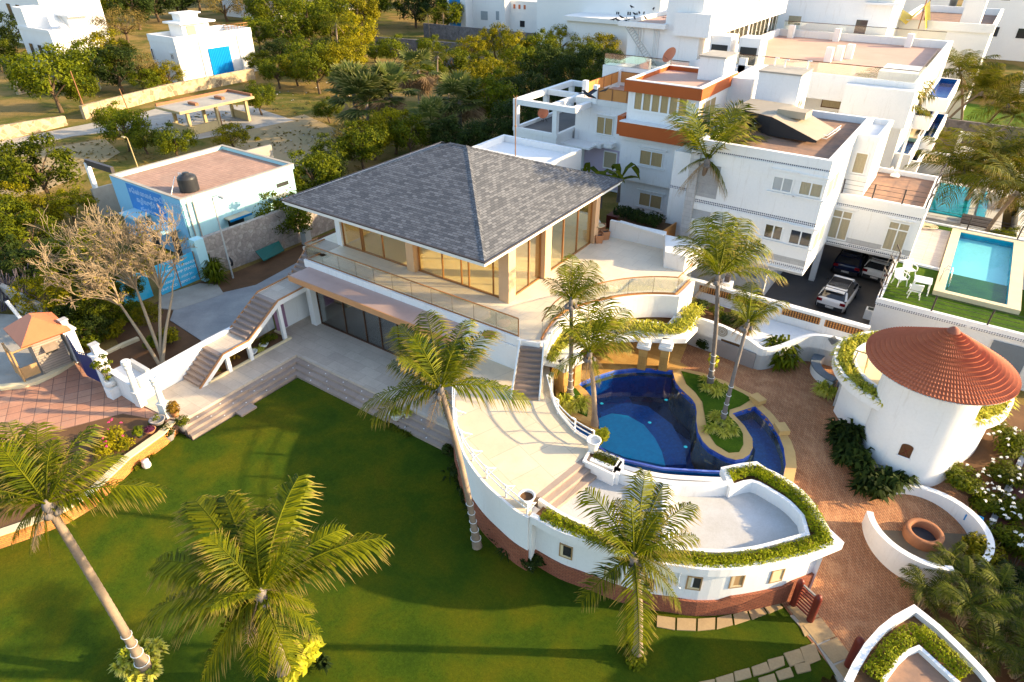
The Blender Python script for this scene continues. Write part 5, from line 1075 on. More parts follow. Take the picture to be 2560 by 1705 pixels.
def wire_rail(name,label,pts,h,nw=4,mat='dark_steel',lean=.25,group=None):
    t=thing(name,label,'railing',pts[0],group); g=MB()
    O=offset_line(pts,-lean)
    top=[]
    for a,o_ in zip(pts,O):
        b=Vector((o_.x,o_.y,a.z+h)); g.tube([a,Vector((a.x,a.y,a.z+h*.55)),b],.045,5); top.append((a,b))
    g.build('post',mat,t); g=MB()
    for k in range(nw):
        u=(k+1)/nw; L=[Vector((a.x+(b.x-a.x)*max(0,(u-.55)/.45),a.y+(b.y-a.y)*max(0,(u-.55)/.45),a.z+h*u)) for a,b in top]; g.tube(L,.012,4)
    g.build('wire',mat,t); return t
wire_rail('roof_railing','thin dark wire railing round the low brown wing roof',[Vector(v) for v in ((-5.3,42.95,6.2),(-3.6,42.95,6.2),(-2.0,42.95,6.2),(-.75,42.95,6.2),(-.75,45.2,6.2),(-.75,47.4,6.2),(-.75,49.7,6.2))],.9,3,lean=.15)
# pool terrace
t=thing('pool_terrace','raised white walled terrace with artificial grass beside a turquoise swimming pool','terrace',(2,43,0)); tz=2.9
boxw(-1.35,7.5,36.75,50.6,-.3,2.72).build('base','white_stained',t); rim(-1.4,7.55,36.7,50.6,2.6,tz+.06,.22).build('edge','white_paint',t)
ft=Fac((-1.4,36.7),(7.5,36.7)); g=MB(); ft.box(g,0,4.3,2.58,2.7,.002,.012); ft.box(g,4.45,8.9,2.58,2.7,.002,.012); g.build('tile_band','navy_check',t); g=MB(); ft.box(g,5.6,7.2,-.2,2.3,.0,.02); g.build('slate_panel','slate',t)
boxw(-1.2,7.3,36.95,42.6,2.72,2.86).build('artificial_grass','turf',t); boxw(-1.2,7.3,49.6,50.4,2.72,2.86).build('rear_grass','turf',t)
boxw(-1.1,.95,42.75,49.5,2.72,2.9).build('wood_deck','grey_plank',t); boxw(-1.2,1.0,42.55,42.75,2.72,2.98).build('kerb','white_paint',t)
cop=[(1.0,39.1),(5.0,39.1),(5.0,49.6),(1.0,49.6)]; ci=[(1.5,39.45),(4.4,39.45),(4.4,49.2),(1.5,49.2)]
g=MB()
for i in range(4):
    j=(i+1)%4; g.prism([cop[i],cop[j],ci[j],ci[i]],2.72,3.12)
g.build('coping','kerb_cream',t); boxw(4.4,4.85,39.3,49.4,2.8,3.10).build('spill_edge','blue_mosaic_light',t)
MB().prism(ci,1.9,1.95).build('pool_floor','turq_mosaic',t); MB().wall(ci,1.95,3.08,.03,closed=True).build('pool_lining','turq_mosaic',t); g=MB(); g.prism(ci,2.95,2.955,sides=False,bot=False); g.build('water','pool_water_light',t)
boxw(5.3,6.3,39,50,2.72,3.15).build('side_wall','white_paint',t)
t=thing('pool_ladder','pair of bent chrome pool handrails at the near corner of the turquoise pool','ladder',(1.4,40.6,3.1)); g=MB()
for y in (40.4,40.9): g.tube([(1.15,y,3.1),(1.15,y,3.75),(1.3,y,3.95),(1.55,y,3.85),(1.65,y,3.1),(1.65,y,2.5)],.03,6)
g.build('handrail','chrome',t)
wire_rail('terrace_railing','dark posts and wires along the front and left edges of the grass terrace',[Vector(v) for v in ((-1.2,42.4,2.95),(-1.25,40.5,2.95),(-1.3,38.6,2.95),(-1.3,36.85,2.95),(1.2,36.8,2.95),(3.7,36.8,2.95),(6.2,36.8,2.95),(7.4,36.8,2.95))],1.0,4,lean=.3)
wire_rail('terrace_railing','dark posts and wires along the far end of the turquoise pool terrace',[Vector(v) for v in ((-1.0,50.3,2.95),(1.8,50.3,2.95),(4.6,50.3,2.95),(7.4,50.3,2.95))],1.0,4,lean=.3)
t=thing('coiled_hose','coil of pale yellow hose lying on the grey timber deck','hose',P(2318,568,2.95)); g=MB()
for k in range(5): r=.2+.06*k; g.tube([(r*math.cos(a)*1.4,r*math.sin(a),.03+.02*k) for a in [2*PI*i/18 for i in range(19)]],.025,5,cap=False)
g.build('coil','kerb_cream',t,True)
def chair(label,p,rz,dupof=None):
    if dupof: return dup(dupof,p,rz,label=label)
    t=thing('garden_chair',label,'chair',p,'white plastic chairs on the grass terrace',rz=rz); M_='white_plastic'
    g=MB(); g.box((0,0,.42),(.5,.48,.05)); g.build('seat',M_,t,True)
    g=MB(); g.tube([(-.26,.22,.42),(-.27,.34,.88),(.27,.34,.88),(.26,.22,.42)],.03,6); g.add([(-.25,.23,.45),(.25,.23,.45),(.26,.33,.86),(-.26,.33,.86),(-.25,.26,.45),(.25,.26,.45),(.26,.36,.86),(-.26,.36,.86)],[(3,2,1,0),(4,5,6,7),(0,1,5,4),(2,3,7,6)]); g.build('backrest',M_,t,True)
    for s_ in (-1,1):
        g=MB(); g.tube([(s_*.27,.28,.66),(s_*.29,-.05,.68),(s_*.28,-.24,.62),(s_*.27,-.24,.42)],.03,6); g.build('armrest',M_,t,True)
        for y in (-.2,.22): g=MB(); g.tube([(s_*.23,y,.4),(s_*.29,y*1.25,0)],[.032,.024],6); g.build('leg',M_,t,True)
    return t
c1=chair('white plastic armchair nearest the house wall on the grass terrace',P(2268,690,2.87),.7); chair('white plastic armchair in the middle of the three on the grass terrace',P(2247,712,2.87),.75,c1); chair('white plastic armchair with its back to the camera beside the white table',P(2282,742,2.87),3.3,c1)
t=thing('garden_table','square white plastic table on the artificial grass terrace','table',P(2298,728,2.87),rz=.05); g=MB(); g.box((0,0,.7),(.85,.85,.05)); g.build('tabletop','white_plastic',t,True)
for sx in (-1,1):
    for sy in (-1,1): g=MB(); g.tube([(sx*.36,sy*.36,.68),(sx*.4,sy*.4,0)],.035,6); g.build('leg','white_plastic',t,True)
# cars
def car(label,p,rz,mat,hatch=True):
    t=thing('parked_car',label,'car',p,rz=rz)   # nose towards +y, rear towards -y
    L=3.95; Wd=.87; sec=[(-1.97,.38,.80,.62),(-1.90,.30,.98,.78),(-1.6,.26,1.02,.86),(-.9,.25,1.0,.87),(.4,.25,.97,.87),(1.0,.25,.93,.86),(1.65,.28,.80,.80),(1.92,.34,.62,.62)]
    g=MB(); vs=[]; 
    for y,zb,zt,w in sec:
        vs+= [(-w*.96,y,zb),(-w,y,(zb+zt)*.5),(-w*.94,y,zt-.08),(-w*.80,y,zt),(w*.80,y,zt),(w*.94,y,zt-.08),(w,y,(zb+zt)*.5),(w*.96,y,zb)]
    fs=[]
    for i in range(len(sec)-1):
        for k in range(8): fs.append((i*8+k,i*8+(k+1)%8,(i+1)*8+(k+1)%8,(i+1)*8+k))
    fs+=[tuple(range(8))[::-1],tuple(range(len(vs)-8,len(vs)))]; g.add(vs,fs,None,True); b=g.build('body',mat,t,True)
    cab=[(-1.88,1.0,.70,1.0),(-1.52,1.46,.60,1.0),(-1.1,1.53,.60,1),(0,1.55,.60,1),(.45,1.50,.58,1),(1.15,.95,.66,1)]
    g=MB(); vs=[];fs=[]
    for y,zt,w,_ in cab: vs+= [(-.80,y,.93),(-w,y,zt-.03),(-w*.85,y,zt),(w*.85,y,zt),(w,y,zt-.03),(.80,y,.93)]
    for i in range(len(cab)-1):
        for k in range(5): fs.append((i*6+k,i*6+k+1,(i+1)*6+k+1,(i+1)*6+k))
    g.add(vs,fs,None,True); g.build('cabin','pane_dark',t,True)
    g=MB(); g.add([(-.56,-1.42,1.50),(.56,-1.42,1.50),(.57,.42,1.535),(-.57,.42,1.535),(-.60,-1.42,1.47),(.60,-1.42,1.47),(.61,.42,1.5),(-.61,.42,1.5)],[(0,1,2,3),(4,5,1,0),(5,6,2,1),(6,7,3,2),(7,4,0,3)])
    g.box((0,-1.62,1.44),(1.1,.3,.05)); g.build('roof_panel',mat,t,True)
    for s_ in (-1,1):
        g=MB(); g.add([(s_*.66,-1.86,1.0),(s_*.60,-1.5,1.46),(s_*.69,-1.45,1.40),(s_*.83,-1.75,.98)],[(0,1,2,3) if s_>0 else (3,2,1,0)]); g.build('pillar',mat,t,True)
        g=MB(); g.box((s_*.66,-1.945,.80),(.30,.06,.17)); g.build('tail_light','car_red',t,True)
        g=MB(); g.tube([(s_*.55,-1.0,1.56),(s_*.55,.2,1.58)],.018,5); g.build('roof_rail','chrome',t,True)
        g=MB(); g.box((s_*.95,.75,1.0),(.16,.1,.12)); g.build('mirror','pane_dark',t,True)
        for y in (-1.25,1.2):
            g=MB(); g.tube([(s_*.72,y,.32),(s_*.90,y,.32)],.32,20); w=g.build('wheel','black_plastic',t,True); g=MB(); g.tube([(s_*.895,y,.32),(s_*.91,y,.32)],.19,12); g.build('rim','chrome',w,True)
    g=MB(); g.box((0,-1.95,.42),(1.45,.08,.26)); g.build('bumper','black_plastic',t,True); g=MB(); g.box((0,-2.0,.47),(.46,.02,.11)); pl=g.build('number_plate','white_plastic',t,True)
    text_mesh('TN 14 Z 0847',.085,'black_plastic','plate_text',t,Vector((-.21,-2.012,.445))+wpos(t),Vector((1,0,0)),Vector((0,0,1)),Vector((0,-1,0)),.004)
    return t
car('white hatchback parked with its rear to the camera in the car court',P(2094,742,.35).xy.to_3d()+Vector((0,0,.04)),-.05,'car_white'); p=P(2115,676,.4); car('dark blue car standing deep in the shade of the open garage',Vector((p.x,p.y+1.5,.04)),.0,'car_blue'); p=P(2200,692,.5); car('silver white saloon half hidden in the right bay of the garage',Vector((p.x-.1,p.y+1.6,.04)),-.1,'car_white')
# court fence and bed
t=thing('court_fence','dark steel slatted fence behind the lattice wall in front of the car court','fence',(-5,34.6,0)); boxw(-8.6,-1.3,34.9,34.94,.5,2.0).build('panel','dark_steel',t); g=MB()
for k in range(38): x=-8.6+k*.195; g.box((x,34.85,1.25),(.04,.05,1.7))
g.build('bars','black_plastic',t); boxw(-8.7,-1.2,34.82,34.98,2.05,2.13).build('top_rail','dark_steel',t)
t=thing('gate_pier','white pier with a lantern beside the dark court fence','gate pier',(-8.9,34.9,0)); boxw(-9.25,-8.65,34.6,35.2,0,2.5).build('pier','white_paint',t); g=MB(); g.box((-8.95,34.9,2.7),(.28,.28,.35)); g.build('lantern','dark_steel',t)
bush('court_shrub','dark shrubs in the bed under the white house balcony',(-7.4,37.6,0),.7,1.6,'leaf_dark',71,700,.1); bush('court_shrub','low dark shrubs in the court bed close to the fence',(-7.6,35.9,0),.7,1.1,'leaf_dark',72,600,.1); bush('court_shrub','dark shrubs in the corner of the car court by the white terrace wall',(-2.0,36.0,0),.6,1.2,'leaf_dark',73,600,.1)
t=thing('white_planter','white square planter box with a dark top near the terrace wall','planter',P(2172,795,.3)); g=MB(); g.box((0,0,.3),(.6,.5,.6)); g.build('box','white_plastic',t,True); g=MB(); g.box((0,0,.61),(.4,.3,.03)); g.build('soil','pot_dark',t,True)
bush('gate_shrub','bright yellow palm tuft in front of the white gate pier',(-10.0,34.9,.3),.5,1.7,'leaf_lime',74,300,.12); q=spiky_mb(random.Random(31),(0,0,1.2),.9,60,.04,1.2)
# ---- orange banded house
t=thing('orange_banded_house','white house with deep orange bands and a wide row of curtained windows','house',(-18,47,0)); Yb=44.8
boxw(-20.9,-15.6,Yb,52,6.9,10.1).build('top_storey','white_paint',t); boxw(-21.15,-15.55,Yb-.02,53,3.6,7.1).build('middle_storey','white_paint',t); boxw(-21.1,-16.2,45.25,53,.2,3.6).build('ground_storey','white_paint',t)
rim(-21.15,-15.45,Yb-.25,51.8,10.0,10.75,.35).build('roof_band','orange_paint',t); rim(-21.1,-15.5,Yb-.2,51.75,10.752,10.80,.34).build('roof_edge','white_paint',t); boxw(-20.9,-15.7,Yb,51.6,10.1,10.45).build('roof_floor','roof_pink',t)
boxw(-21.0,-15.9,Yb-.75,Yb,7.0,8.0).build('orange_balcony','orange_paint',t); boxw(-21.05,-15.85,Yb-.8,Yb,8.0,8.06).build('balcony_top','white_paint',t); g=boxw(-21.45,-21.0,Yb-.3,Yb+1.0,6.95,8.25); g.build('orange_side','orange_paint',t)
boxw(-21.3,-15.4,Yb-.2,Yb,6.6,6.98).build('cornice','white_paint',t)
F1=Fac((-20.9,Yb),(-15.6,Yb)); F0=Fac((-21.1,45.25),(-16.2,45.25)); F2=Fac((-21.15,Yb-.02),(-15.55,Yb-.02))
window(t,F1,(1586,224),(1717,296),6,'curtain_gold',sill=False,hood=False,fw=.13); window(t,F2,(1601,372),(1655,421),2,'curtain_gold'); window(t,F0,(1599,478),(1653,525),2,'curtain_gold')
f=Fac((-15.6,Yb),(-15.6,52)); f.n=Vector((1,0,0)); g=MB(); f.box(g,.3,3.2,8.1,9.8,0,.05); w_=g.build('side_window','white_metal',t); g=MB(); f.box(g,.42,.95,8.2,9.7,.05,.06); f.box(g,1.1,1.95,8.2,9.7,.05,.06); f.box(g,2.1,3.05,8.2,9.7,.05,.06); g.build('pane','curtain_gold',w_)
boxw(-17.6,-15.75,49.2,51.7,10.45,12.0).build('tank_block','white_paint',t); boxw(-17.7,-15.65,49.1,51.8,12.0,12.1).build('tank_slab','concrete',t); boxw(-15.6,-13.9,50.5,57,0,10.6).build('rear_wing','white_paint',t)
boxw(-21.2,-16.1,43.5,45.25,.0,1.0).build('plinth','maroon',t)
acunit('c','air conditioner unit fixed to the white tank block on the pink roof',P(1788,192,10.47),.1,1.35)
def dish(label,p,rz,s=.45,mat='coral_sheet'):
    t=thing('satellite_dish',label,'satellite dish',p,'satellite dishes',rz=rz); g=MB(); prof=[(0.0,0),(s*.5,s*.06),(s*.8,s*.16),(s,s*.27)]
    vs=[];fs=[];n=20; tilt=Matrix.Rotation(R(55),4,'X')
    m=MB(); m.lathe((0,0,0),prof,n); m.v=[tilt@v+Vector((0,0,s*1.5)) for v in m.v]; m.build('reflector',mat,t,True)
    g.tube([(0,.1,s*1.4),(0,.15,.3),(0,.0,.02)],.03,5); g.tube([(0,.12,.4),(.3,.3,0)],.02,4); g.tube([(0,.12,.4),(-.3,.3,0)],.02,4); g.tube([(0,-.2,s*1.1),(0,-.6,s*1.5)],.015,4); g.build('stand','dark_steel',t,True)
dish('round orange brown satellite dish on the back edge of the pink roof',P(1672,172,10.5),-.5,.62); 
# left white wing
t=thing('white_wing','plain white wing with an orange screened roof terrace and small balconied windows','house',(-24.5,53,0)); Yw=51.0
boxw(-28.6,-21.2,Yw,59,0,7.1).build('body','white_paint',t); rim(-28.65,-21.15,Yw-.05,59,7.1,7.6,.2).build('parapet','white_stained',t); boxw(-28.4,-21.3,Yw+.2,58.8,7.1,7.3).build('roof_floor','roof_pink',t)
fw2=Fac((-28.6,Yw),(-21.2,Yw)); window(t,fw2,(1493,289),(1531,340),2,'curtain_gold'); 
g=MB(); u0,z1=fw2.hit(1463,362); u1,z0=fw2.hit(1554,440); fw2.box(g,u0,u1,.2,z1,.0,.04); g.build('porch_recess','lilac_paint',t)
for a in (1478,1503,1530): u,z=fw2.hit(a,362); g=MB(); fw2.box(g,u-.4,u+.35,z-.1,z+.25,0,.8); g.build('beam_end','white_paint',t)
u0,z1=fw2.hit(1511,375); u1,z0=fw2.hit(1541,425); g=MB(); fw2.box(g,u0,u1,z0,z1,.05,.09); w_=g.build('window','white_metal',t); g=MB(); fw2.box(g,u0+.08,u1-.08,z0+.1,z1-.1,.09,.1); g.build('pane','curtain',w_)
g=MB(); u0,z1=fw2.hit(1425,345); u1,z0=fw2.hit(1458,415); fw2.box(g,u0,u1,.1,z1,.0,.06); d_=g.build('door','white_metal',t); g=MB(); fw2.box(g,u0+.1,u1-.1,z1-.7,z1-.1,.06,.08); g.build('transom','pane_dark',d_)
boxw(-29.0,-26.0,49.0,51,3.9,4.05).build('canopy_slab','white_paint',t)
t2=thing('roof_screen','orange mesh screen between white posts round the upper roof terrace','screen',(-25,50,7.6))
for a,b in (((-26.6,Yw+.1),(-21.3,Yw+.1)),((-28.4,58.5),(-21.3,58.5)),((-28.4,52.5),(-28.4,58.5))):
    g=MB(); g.wall([a,b],7.6,8.5,.03); g.build('mesh','orange_mesh',t2); g=MB(); 
    for k in range(5): x=a[0]+(b[0]-a[0])*k/4; y=a[1]+(b[1]-a[1])*k/4; g.box((x,y,8.05),(.07,.07,1.0))
    g.tube([(a[0],a[1],8.52),(b[0],b[1],8.52)],.03,4); g.build('frame','rust_steel',t2)
for x,y in ((-26.8,Yw+.1),(-28.5,52.3),(-28.4,58.5)): g=MB(); g.box((x,y,7.95),(.4,.4,1.5)); g.build('corner_post','white_paint',t2)
t=thing('pergola_house','low white building with a white open concrete frame standing over its dark flat roof','house',(-30.5,52,0)); 
boxw(-33.2,-28.8,48.2,58,0,4.65).build('body','white_paint',t); rim(-33.25,-28.7,48.15,58.05,4.65,4.97,.3).build('parapet','white_paint',t); boxw(-33,-28.9,48.5,57.8,4.65,4.7).build('roof_floor','asphalt_grey',t)
g=MB()
for x,y in ((-33.0,48.35),(-33.0,53.2),(-33.0,57.8),(-29.0,48.35)): g.box((x,y,5.95),(.42,.42,1.95))
g.build('frame_post','white_paint',t); g=MB()
for x0,x1,y0,y1 in ((-33.22,-27.1,48.14,48.58),(-33.22,-32.78,48.58,58),(-32.78,-28,53,53.4),(-32.78,-28,57.6,58.0),(-27.55,-27.1,48.58,51.0),(-29.6,-29.15,48.58,57.6)): g.prism([(x0,y0),(x1,y0),(x1,y1),(x0,y1)],6.9,7.35)
g.build('frame_beam','white_paint',t); dish('round orange brown satellite dish on the dark pergola roof',P(1358,305,4.72),.3,.5)
fp=Fac((-33.2,48.2),(-28.8,48.2)); g=MB(); u0,z1=fp.hit(1329,358); u1,z0=fp.hit(1374,400); fp.box(g,u0,u1,z0,z1,0,.05); w_=g.build('window','white_metal',t); g=MB(); fp.box(g,u0+.1,(u0+u1)/2-.04,z0,z1-.1,.05,.06); fp.box(g,(u0+u1)/2+.04,u1-.1,z0,z1-.1,.05,.06); g.build('pane','pane_dark',w_)
# planter box and hedge before the orange house
t=thing('hedge_planter','orange fenced planter bed in front of the orange banded house','planter',(-18.5,42.8,3)); q=[P(1545,552,4.0),P(1655,580,4.0),P(1692,556,4.0)]
MB().wall([XY(a) for a in q],.0,4.0,.08).build('fence','orange_mesh',t); c=[XY(P(1545,540,3.9)),XY(P(1655,572,3.9)),XY(P(1690,550,3.9)),XY(P(1560,520,3.9))]; MB().prism(c,3.4,3.75).build('soil','brown_soil',t)
hedge_along('planter_hedge','dark green hedge growing in the orange fenced planter',[XY(P(1545,530,3.9)),XY(P(1600,545,3.9)),XY(P(1652,562,3.9))],1.3,3.7,.7,'leaf_dark',23,dens=500,ls=.09)
# ---- big white terraced building
t=thing('terraced_building','large white terraced building with a pink tiled roof deck, glass railings and cantilevered plunge pools','building',(-10,68,0)); HB=t
boxw(-21.5,-4.6,61.5,84,0,9.2).build('body','white_paint',t); 
rim(-21.6,-4.3,59.2,84.5,8.1,10.0,.3).build('roof_parapet','white_paint',t); boxw(-21.4,-4.5,59.4,84.3,8.15,9.3).build('roof_deck','roof_pink',t)
boxw(-9.0,-4.2,58.2,59.1,6.9,9.6).build('corner_box','white_paint',t)
ff=Fac((-21.5,61.5),(-4.6,61.5)); 
for a,b in (((2059,236),(2107,274)),((1975,226),(1998,262)),((2168,250),(2200,290))): window(t,ff,a,b,1,'curtain',frame='bronze_dark',sill=False,hood=False)
for x,y in ((-17.5,59.5),(-19.8,83.3),(-15,83.3),(-8,83.3),(-12.8,69.5),(-12.2,71),(-11.6,72.5)): g=MB(); g.box((x,y,9.9),(.6,.6,1.3)); g.build('roof_pier','white_paint',t)
rg_=MB()
def grail(par,pts,z,h=1.0,mat='glass_rail'):
    g=MB(); g.wall([Vector((a[0],a[1],0)) for a in pts],z,z+h,.02); g.build('glass_railing',mat,par); g=MB(); g.tube([(a[0],a[1],z+h+.02) for a in pts],.03,4); g.build('handrail','bronze_dark',par)
grail(t,[(-19,59.35),(-4.5,59.35)],10,.8); grail(t,[(-4.45,59.4),(-4.45,72)],10,.8); grail(t,[(-21,84.3),(-5,84.3)],10,.8); boxw(-7.5,-4.6,62.5,66.5,9.3,10.1).build('planter_box','white_paint',t)
t=thing('louvre_box','white framed box with dark louvres beside the pink roof deck','plant box',(-17.3,61,9.3)); 
for x in (-19.9,-17.4):
    boxw(x-.9,x+.9,60.0,62.0,9.3,12.0).build('casing','white_paint',t); g=boxw(x-.7,x+.7,59.95,60.0,9.4,11.3); g.build('louvre','dark_interior',t)
t=thing('penthouse','long white penthouse with a flat roof standing behind the pink roof deck','building',(-17,92,9)); boxw(-23.5,-11.0,88.5,97,0,13.2).build('body','white_paint',t); rim(-23.8,-10.6,88.2,97.3,13.2,14.3,.3).build('parapet','white_paint',t); boxw(-23.6,-10.8,88.4,97.1,13.2,13.6).build('roof_floor','roof_pink',t); boxw(-13.8,-10.4,87.6,88.5,12.6,12.8).build('hood','white_paint',t)
f=Fac((-23.5,88.5),(-11,88.5)); 
for a,b,p_ in (((1972,37),(2001,65),'curtain'),((2141,47),(2162,91),'pane_dark')): window(t,f,a,b,1,p_,sill=False,hood=False)
boxw(-22.5,-18.5,90,94,13.6,16.5).build('tank_block','white_paint',t); boxw(-5,-3,100,104,0,14).build('rear_block','white_render_far',t)
boxw(-21.0,-4.4,84.5,88.4,0,9.6).build('link_roof','white_paint',t)
t=thing('rear_terrace_house','further white house with brown roof strips and a wide parapet beyond the pink roof deck','house',(-6,110,0)); boxw(-11,-1.5,98,118,0,9.5).build('body','white_render_far',t); rim(-11.2,-1.3,97.8,118,9.5,10.4,.35).build('parapet','white_render_far',t); boxw(-10.8,-1.7,98.2,117.8,9.5,9.6).build('roof_floor','roof_patchy',t)
t=thing('yellow_canopy','bright yellow plastic canopy draped over a metal frame on the white roof','canopy',P(2245,50,10)); p=P(2245,50,10.2); g=MB()
g.add([(p.x-3.6,p.y-2,9.6),(p.x-1.6,p.y-2.4,11.8),(p.x+1.2,p.y-2.2,10.0),(p.x+2.6,p.y-2.2,12),(p.x+3.4,p.y-2.2,9.6),(p.x-3.6,p.y+2,9.9),(p.x-1.6,p.y+1.6,12),(p.x+1.2,p.y+1.8,10.6),(p.x+2.6,p.y+2,12.3),(p.x+3.4,p.y+2,9.8)],[(0,1,6,5),(1,2,7,6),(2,3,8,7),(3,4,9,8)]); g.build('sheet','yellow_sheet',t); g=MB()
for dx in (-2.2,2.6):
    for dy in (-2,2): g.tube([(p.x+dx,p.y+dy,9.6),(p.x+dx,p.y+dy,13)],.06,4)
g.tube([(p.x-2.2,p.y-2,13),(p.x+2.6,p.y-2,13),(p.x+2.6,p.y+2,13),(p.x-2.2,p.y+2,13),(p.x-2.2,p.y-2,13)],.06,4); g.build('frame','rust_steel',t)
# cantilevered plunge pools
for k,(z,pts,lb) in enumerate(((7,[(2352,197),(2395,200),(2367,242),(2335,244)],'topmost long blue plunge pool hanging from the white terraced building'),(5.5,[(2318,245),(2349,251),(2325,293),(2295,289)],'second highest blue plunge pool hanging from the white terraced building'),(4.0,[(2345,285),(2363,288),(2330,345),(2303,340)],'blue plunge pool furthest right on the white terraced building'),(4.0,[(2285,315),(2312,319),(2266,386),(2232,380)],'large front blue plunge pool with a pale ledge above the hedge'),(2.5,[(2298,348),(2321,351),(2272,400),(2252,397)],'lowest narrow blue plunge pool of the white terraced building'))):
    q=PL(pts,z); t=thing('plunge_pool',lb,'plunge pool',(q[0].x,q[0].y,z-1.2),'plunge pools on the terraced building'); y0=min(v.y for v in q);y1=max(v.y for v in q); x0=q[3].x; x1=max(q[1].x,q[2].x); x0=min(q[0].x,q[3].x)
    rim(x0-.25,x1+.2,y0-.25,y1+.2,z-1.1,z+.05,.22).build('shell','white_paint',t); boxw(x0-.02,x1-.02,y0,y1,z-1.0,z-.7).build('lining','blue_mosaic_light' if k in(0,) else 'blue_mosaic',t); MB().wall([(x0,y0),(x1-.04,y0),(x1-.04,y1),(x0,y1)],z-.7,z+.03,.03,closed=True).build('side_lining','blue_mosaic',t); g=MB(); g.prism([(x0,y0),(x1,y0),(x1,y1),(x0,y1)],z-.2,z-.195,sides=False,bot=False); g.build('water','pool_water',t)
    boxw(-6.0,x0-.25,y0-.2,y1+.6,z-.5,z-.1).build('balcony','kerb_cream',t)
# ---- tall white block left of it
t=thing('tall_white_block','tall blank white block with an overhanging roof, dark glazed storey and an outside ladder','building',(-27,62,0)); HD=t
boxw(-28.6,-24.0,60,72,0,12.2).build('lower_body','white_paint',t); boxw(-25.0,-21.75,59.9,66,8.0,22).build('stair_tower','white_paint',t); boxw(-24.2,-22.3,66,86,0,11.9).build('glazed_storey','dark_interior',t)
f=Fac((-22.2,60),(-22.2,86)); f.n=Vector((1,0,0)); g=MB()
for k in range(17): u=1+k*1.5; f.box(g,u,u+1.2 if k%4 else u+.9,9.6,11.7,-.03,0)
g.build('glass_pane','glass_gold',t); g=MB()
for k in range(18): u=.4+k*1.45; f.box(g,u,u+(.1 if k%5 else .5),9.5,11.8,-.05,.05)
g.build('mullion','white_paint',t); rim(-24.0,-20.8,59.4,83,11.8,13.6,.35).build('roof_overhang','white_paint',t); boxw(-28,-21.0,66.2,82.8,11.82,12.4).build('upper_roof','roof_pink',t); rim(-29.3,-24.8,59.3,72,12.2,12.6,.3).build('lower_parapet','white_paint',t); boxw(-28.8,-24.9,59.7,71.7,12.2,12.3).build('lower_roof','roof_pink',t); boxw(-25.4,-23.8,70,73,12.4,15.0).build('tank_box','white_paint',t)
boxw(-30.2,-21.8,58.6,60,7.0,8.9).build('balcony_slab','white_paint',t); grail(t,[(-30.1,58.7),(-21.9,58.7)],8.9,1.0,'glass_clear')
g=MB()
for x in (-27.6,-27.4,-27.1,-26.0,-25.85,-25.7,-25.55): g.tube([(x,59.85,9),(x,59.85,12.1)],.045,5)
g.build('pipe','white_metal',t)
t=thing('rusty_ladder','long leaning grey steel ladder against the tall white block','ladder',(-25.5,59.4,8.9)); a=Vector((-25.2,59.2,8.9)); b=Vector((-28.9,59.5,12.8)); w_=Vector((0,-.0,0)); g=MB(); s_=Vector((.2,0,.16))
g.tube([a-s_,b-s_],.05,5); g.tube([a+s_,b+s_],.05,5); g.build('stile','pale_pole',t); g=MB()
for k in range(22): q=a.lerp(b,(k+.5)/22); g.tube([q-s_,q+s_],.03,4)
g.build('rung','pale_pole',t)
def crow(label,p,rz,s=1.0,fly=False,group=None):
    t=thing('crow',label,'bird',p,group,rz=rz); g=MB()
    g.tube([(0,-.42*s,.10*s),(0,-.2*s,.14*s),(0,0,.17*s),(0,.16*s,.24*s),(0,.24*s,.30*s),(0,.30*s,.30*s),(0,.38*s,.28*s)],[.02*s,.05*s,.08*s,.07*s,.05*s,.03*s,.005*s],7)
    if fly:
        for sg in (-1,1): g.add([(0,.12*s,.2*s),(sg*.45*s,.1*s,.34*s),(sg*.5*s,-.1*s,.3*s),(0,-.12*s,.18*s)],[(0,1,2,3)])
    else:
        for sg in (-1,1): g.tube([(sg*.03*s,0,.12*s),(sg*.03*s,.02*s,0)],.008*s,4)
    g.build('body','crow_black',t,True); return t
rg=random.Random(77)
for k,(a,b) in enumerate(((1534,53),(1545,55),(1554,48),(1566,56),(1586,50),(1587,40),(1598,37),(1609,38),(1613,50),(1633,27),(1579,22))):
    d_=ray(a,b); k_=60.0/d_.y; p=Vector((d_.x*k_,60.0,CAMH+d_.z*k_)); crow(['crow at the left end of the white roof edge','second crow from the left end of the white roof edge','third crow from the left on the white roof edge','crow on the head of the leaning ladder','crow just right of the ladder head','crow above the ladder on the white roof edge','crow left of centre in the huddle on the roof edge','crow right of centre in the huddle on the roof edge','crow on the pink roof right of the ladder','crow highest along the sloping white roof edge','lone crow above the rest by the white roof wall'][k],p,rg.uniform(0,6),.95,group='crows on the tall white block')
crow('black crow gliding in front of the orange screened terrace',P(1470,248,8.2),1.4,1.9,True); crow('crow perched on the pink roof near the orange screen, left of two',P(1493,228,7.35),.6,1.0); crow('crow perched on the orange screen rail, right of two',P(1512,232,8.5),-.6,1.2)
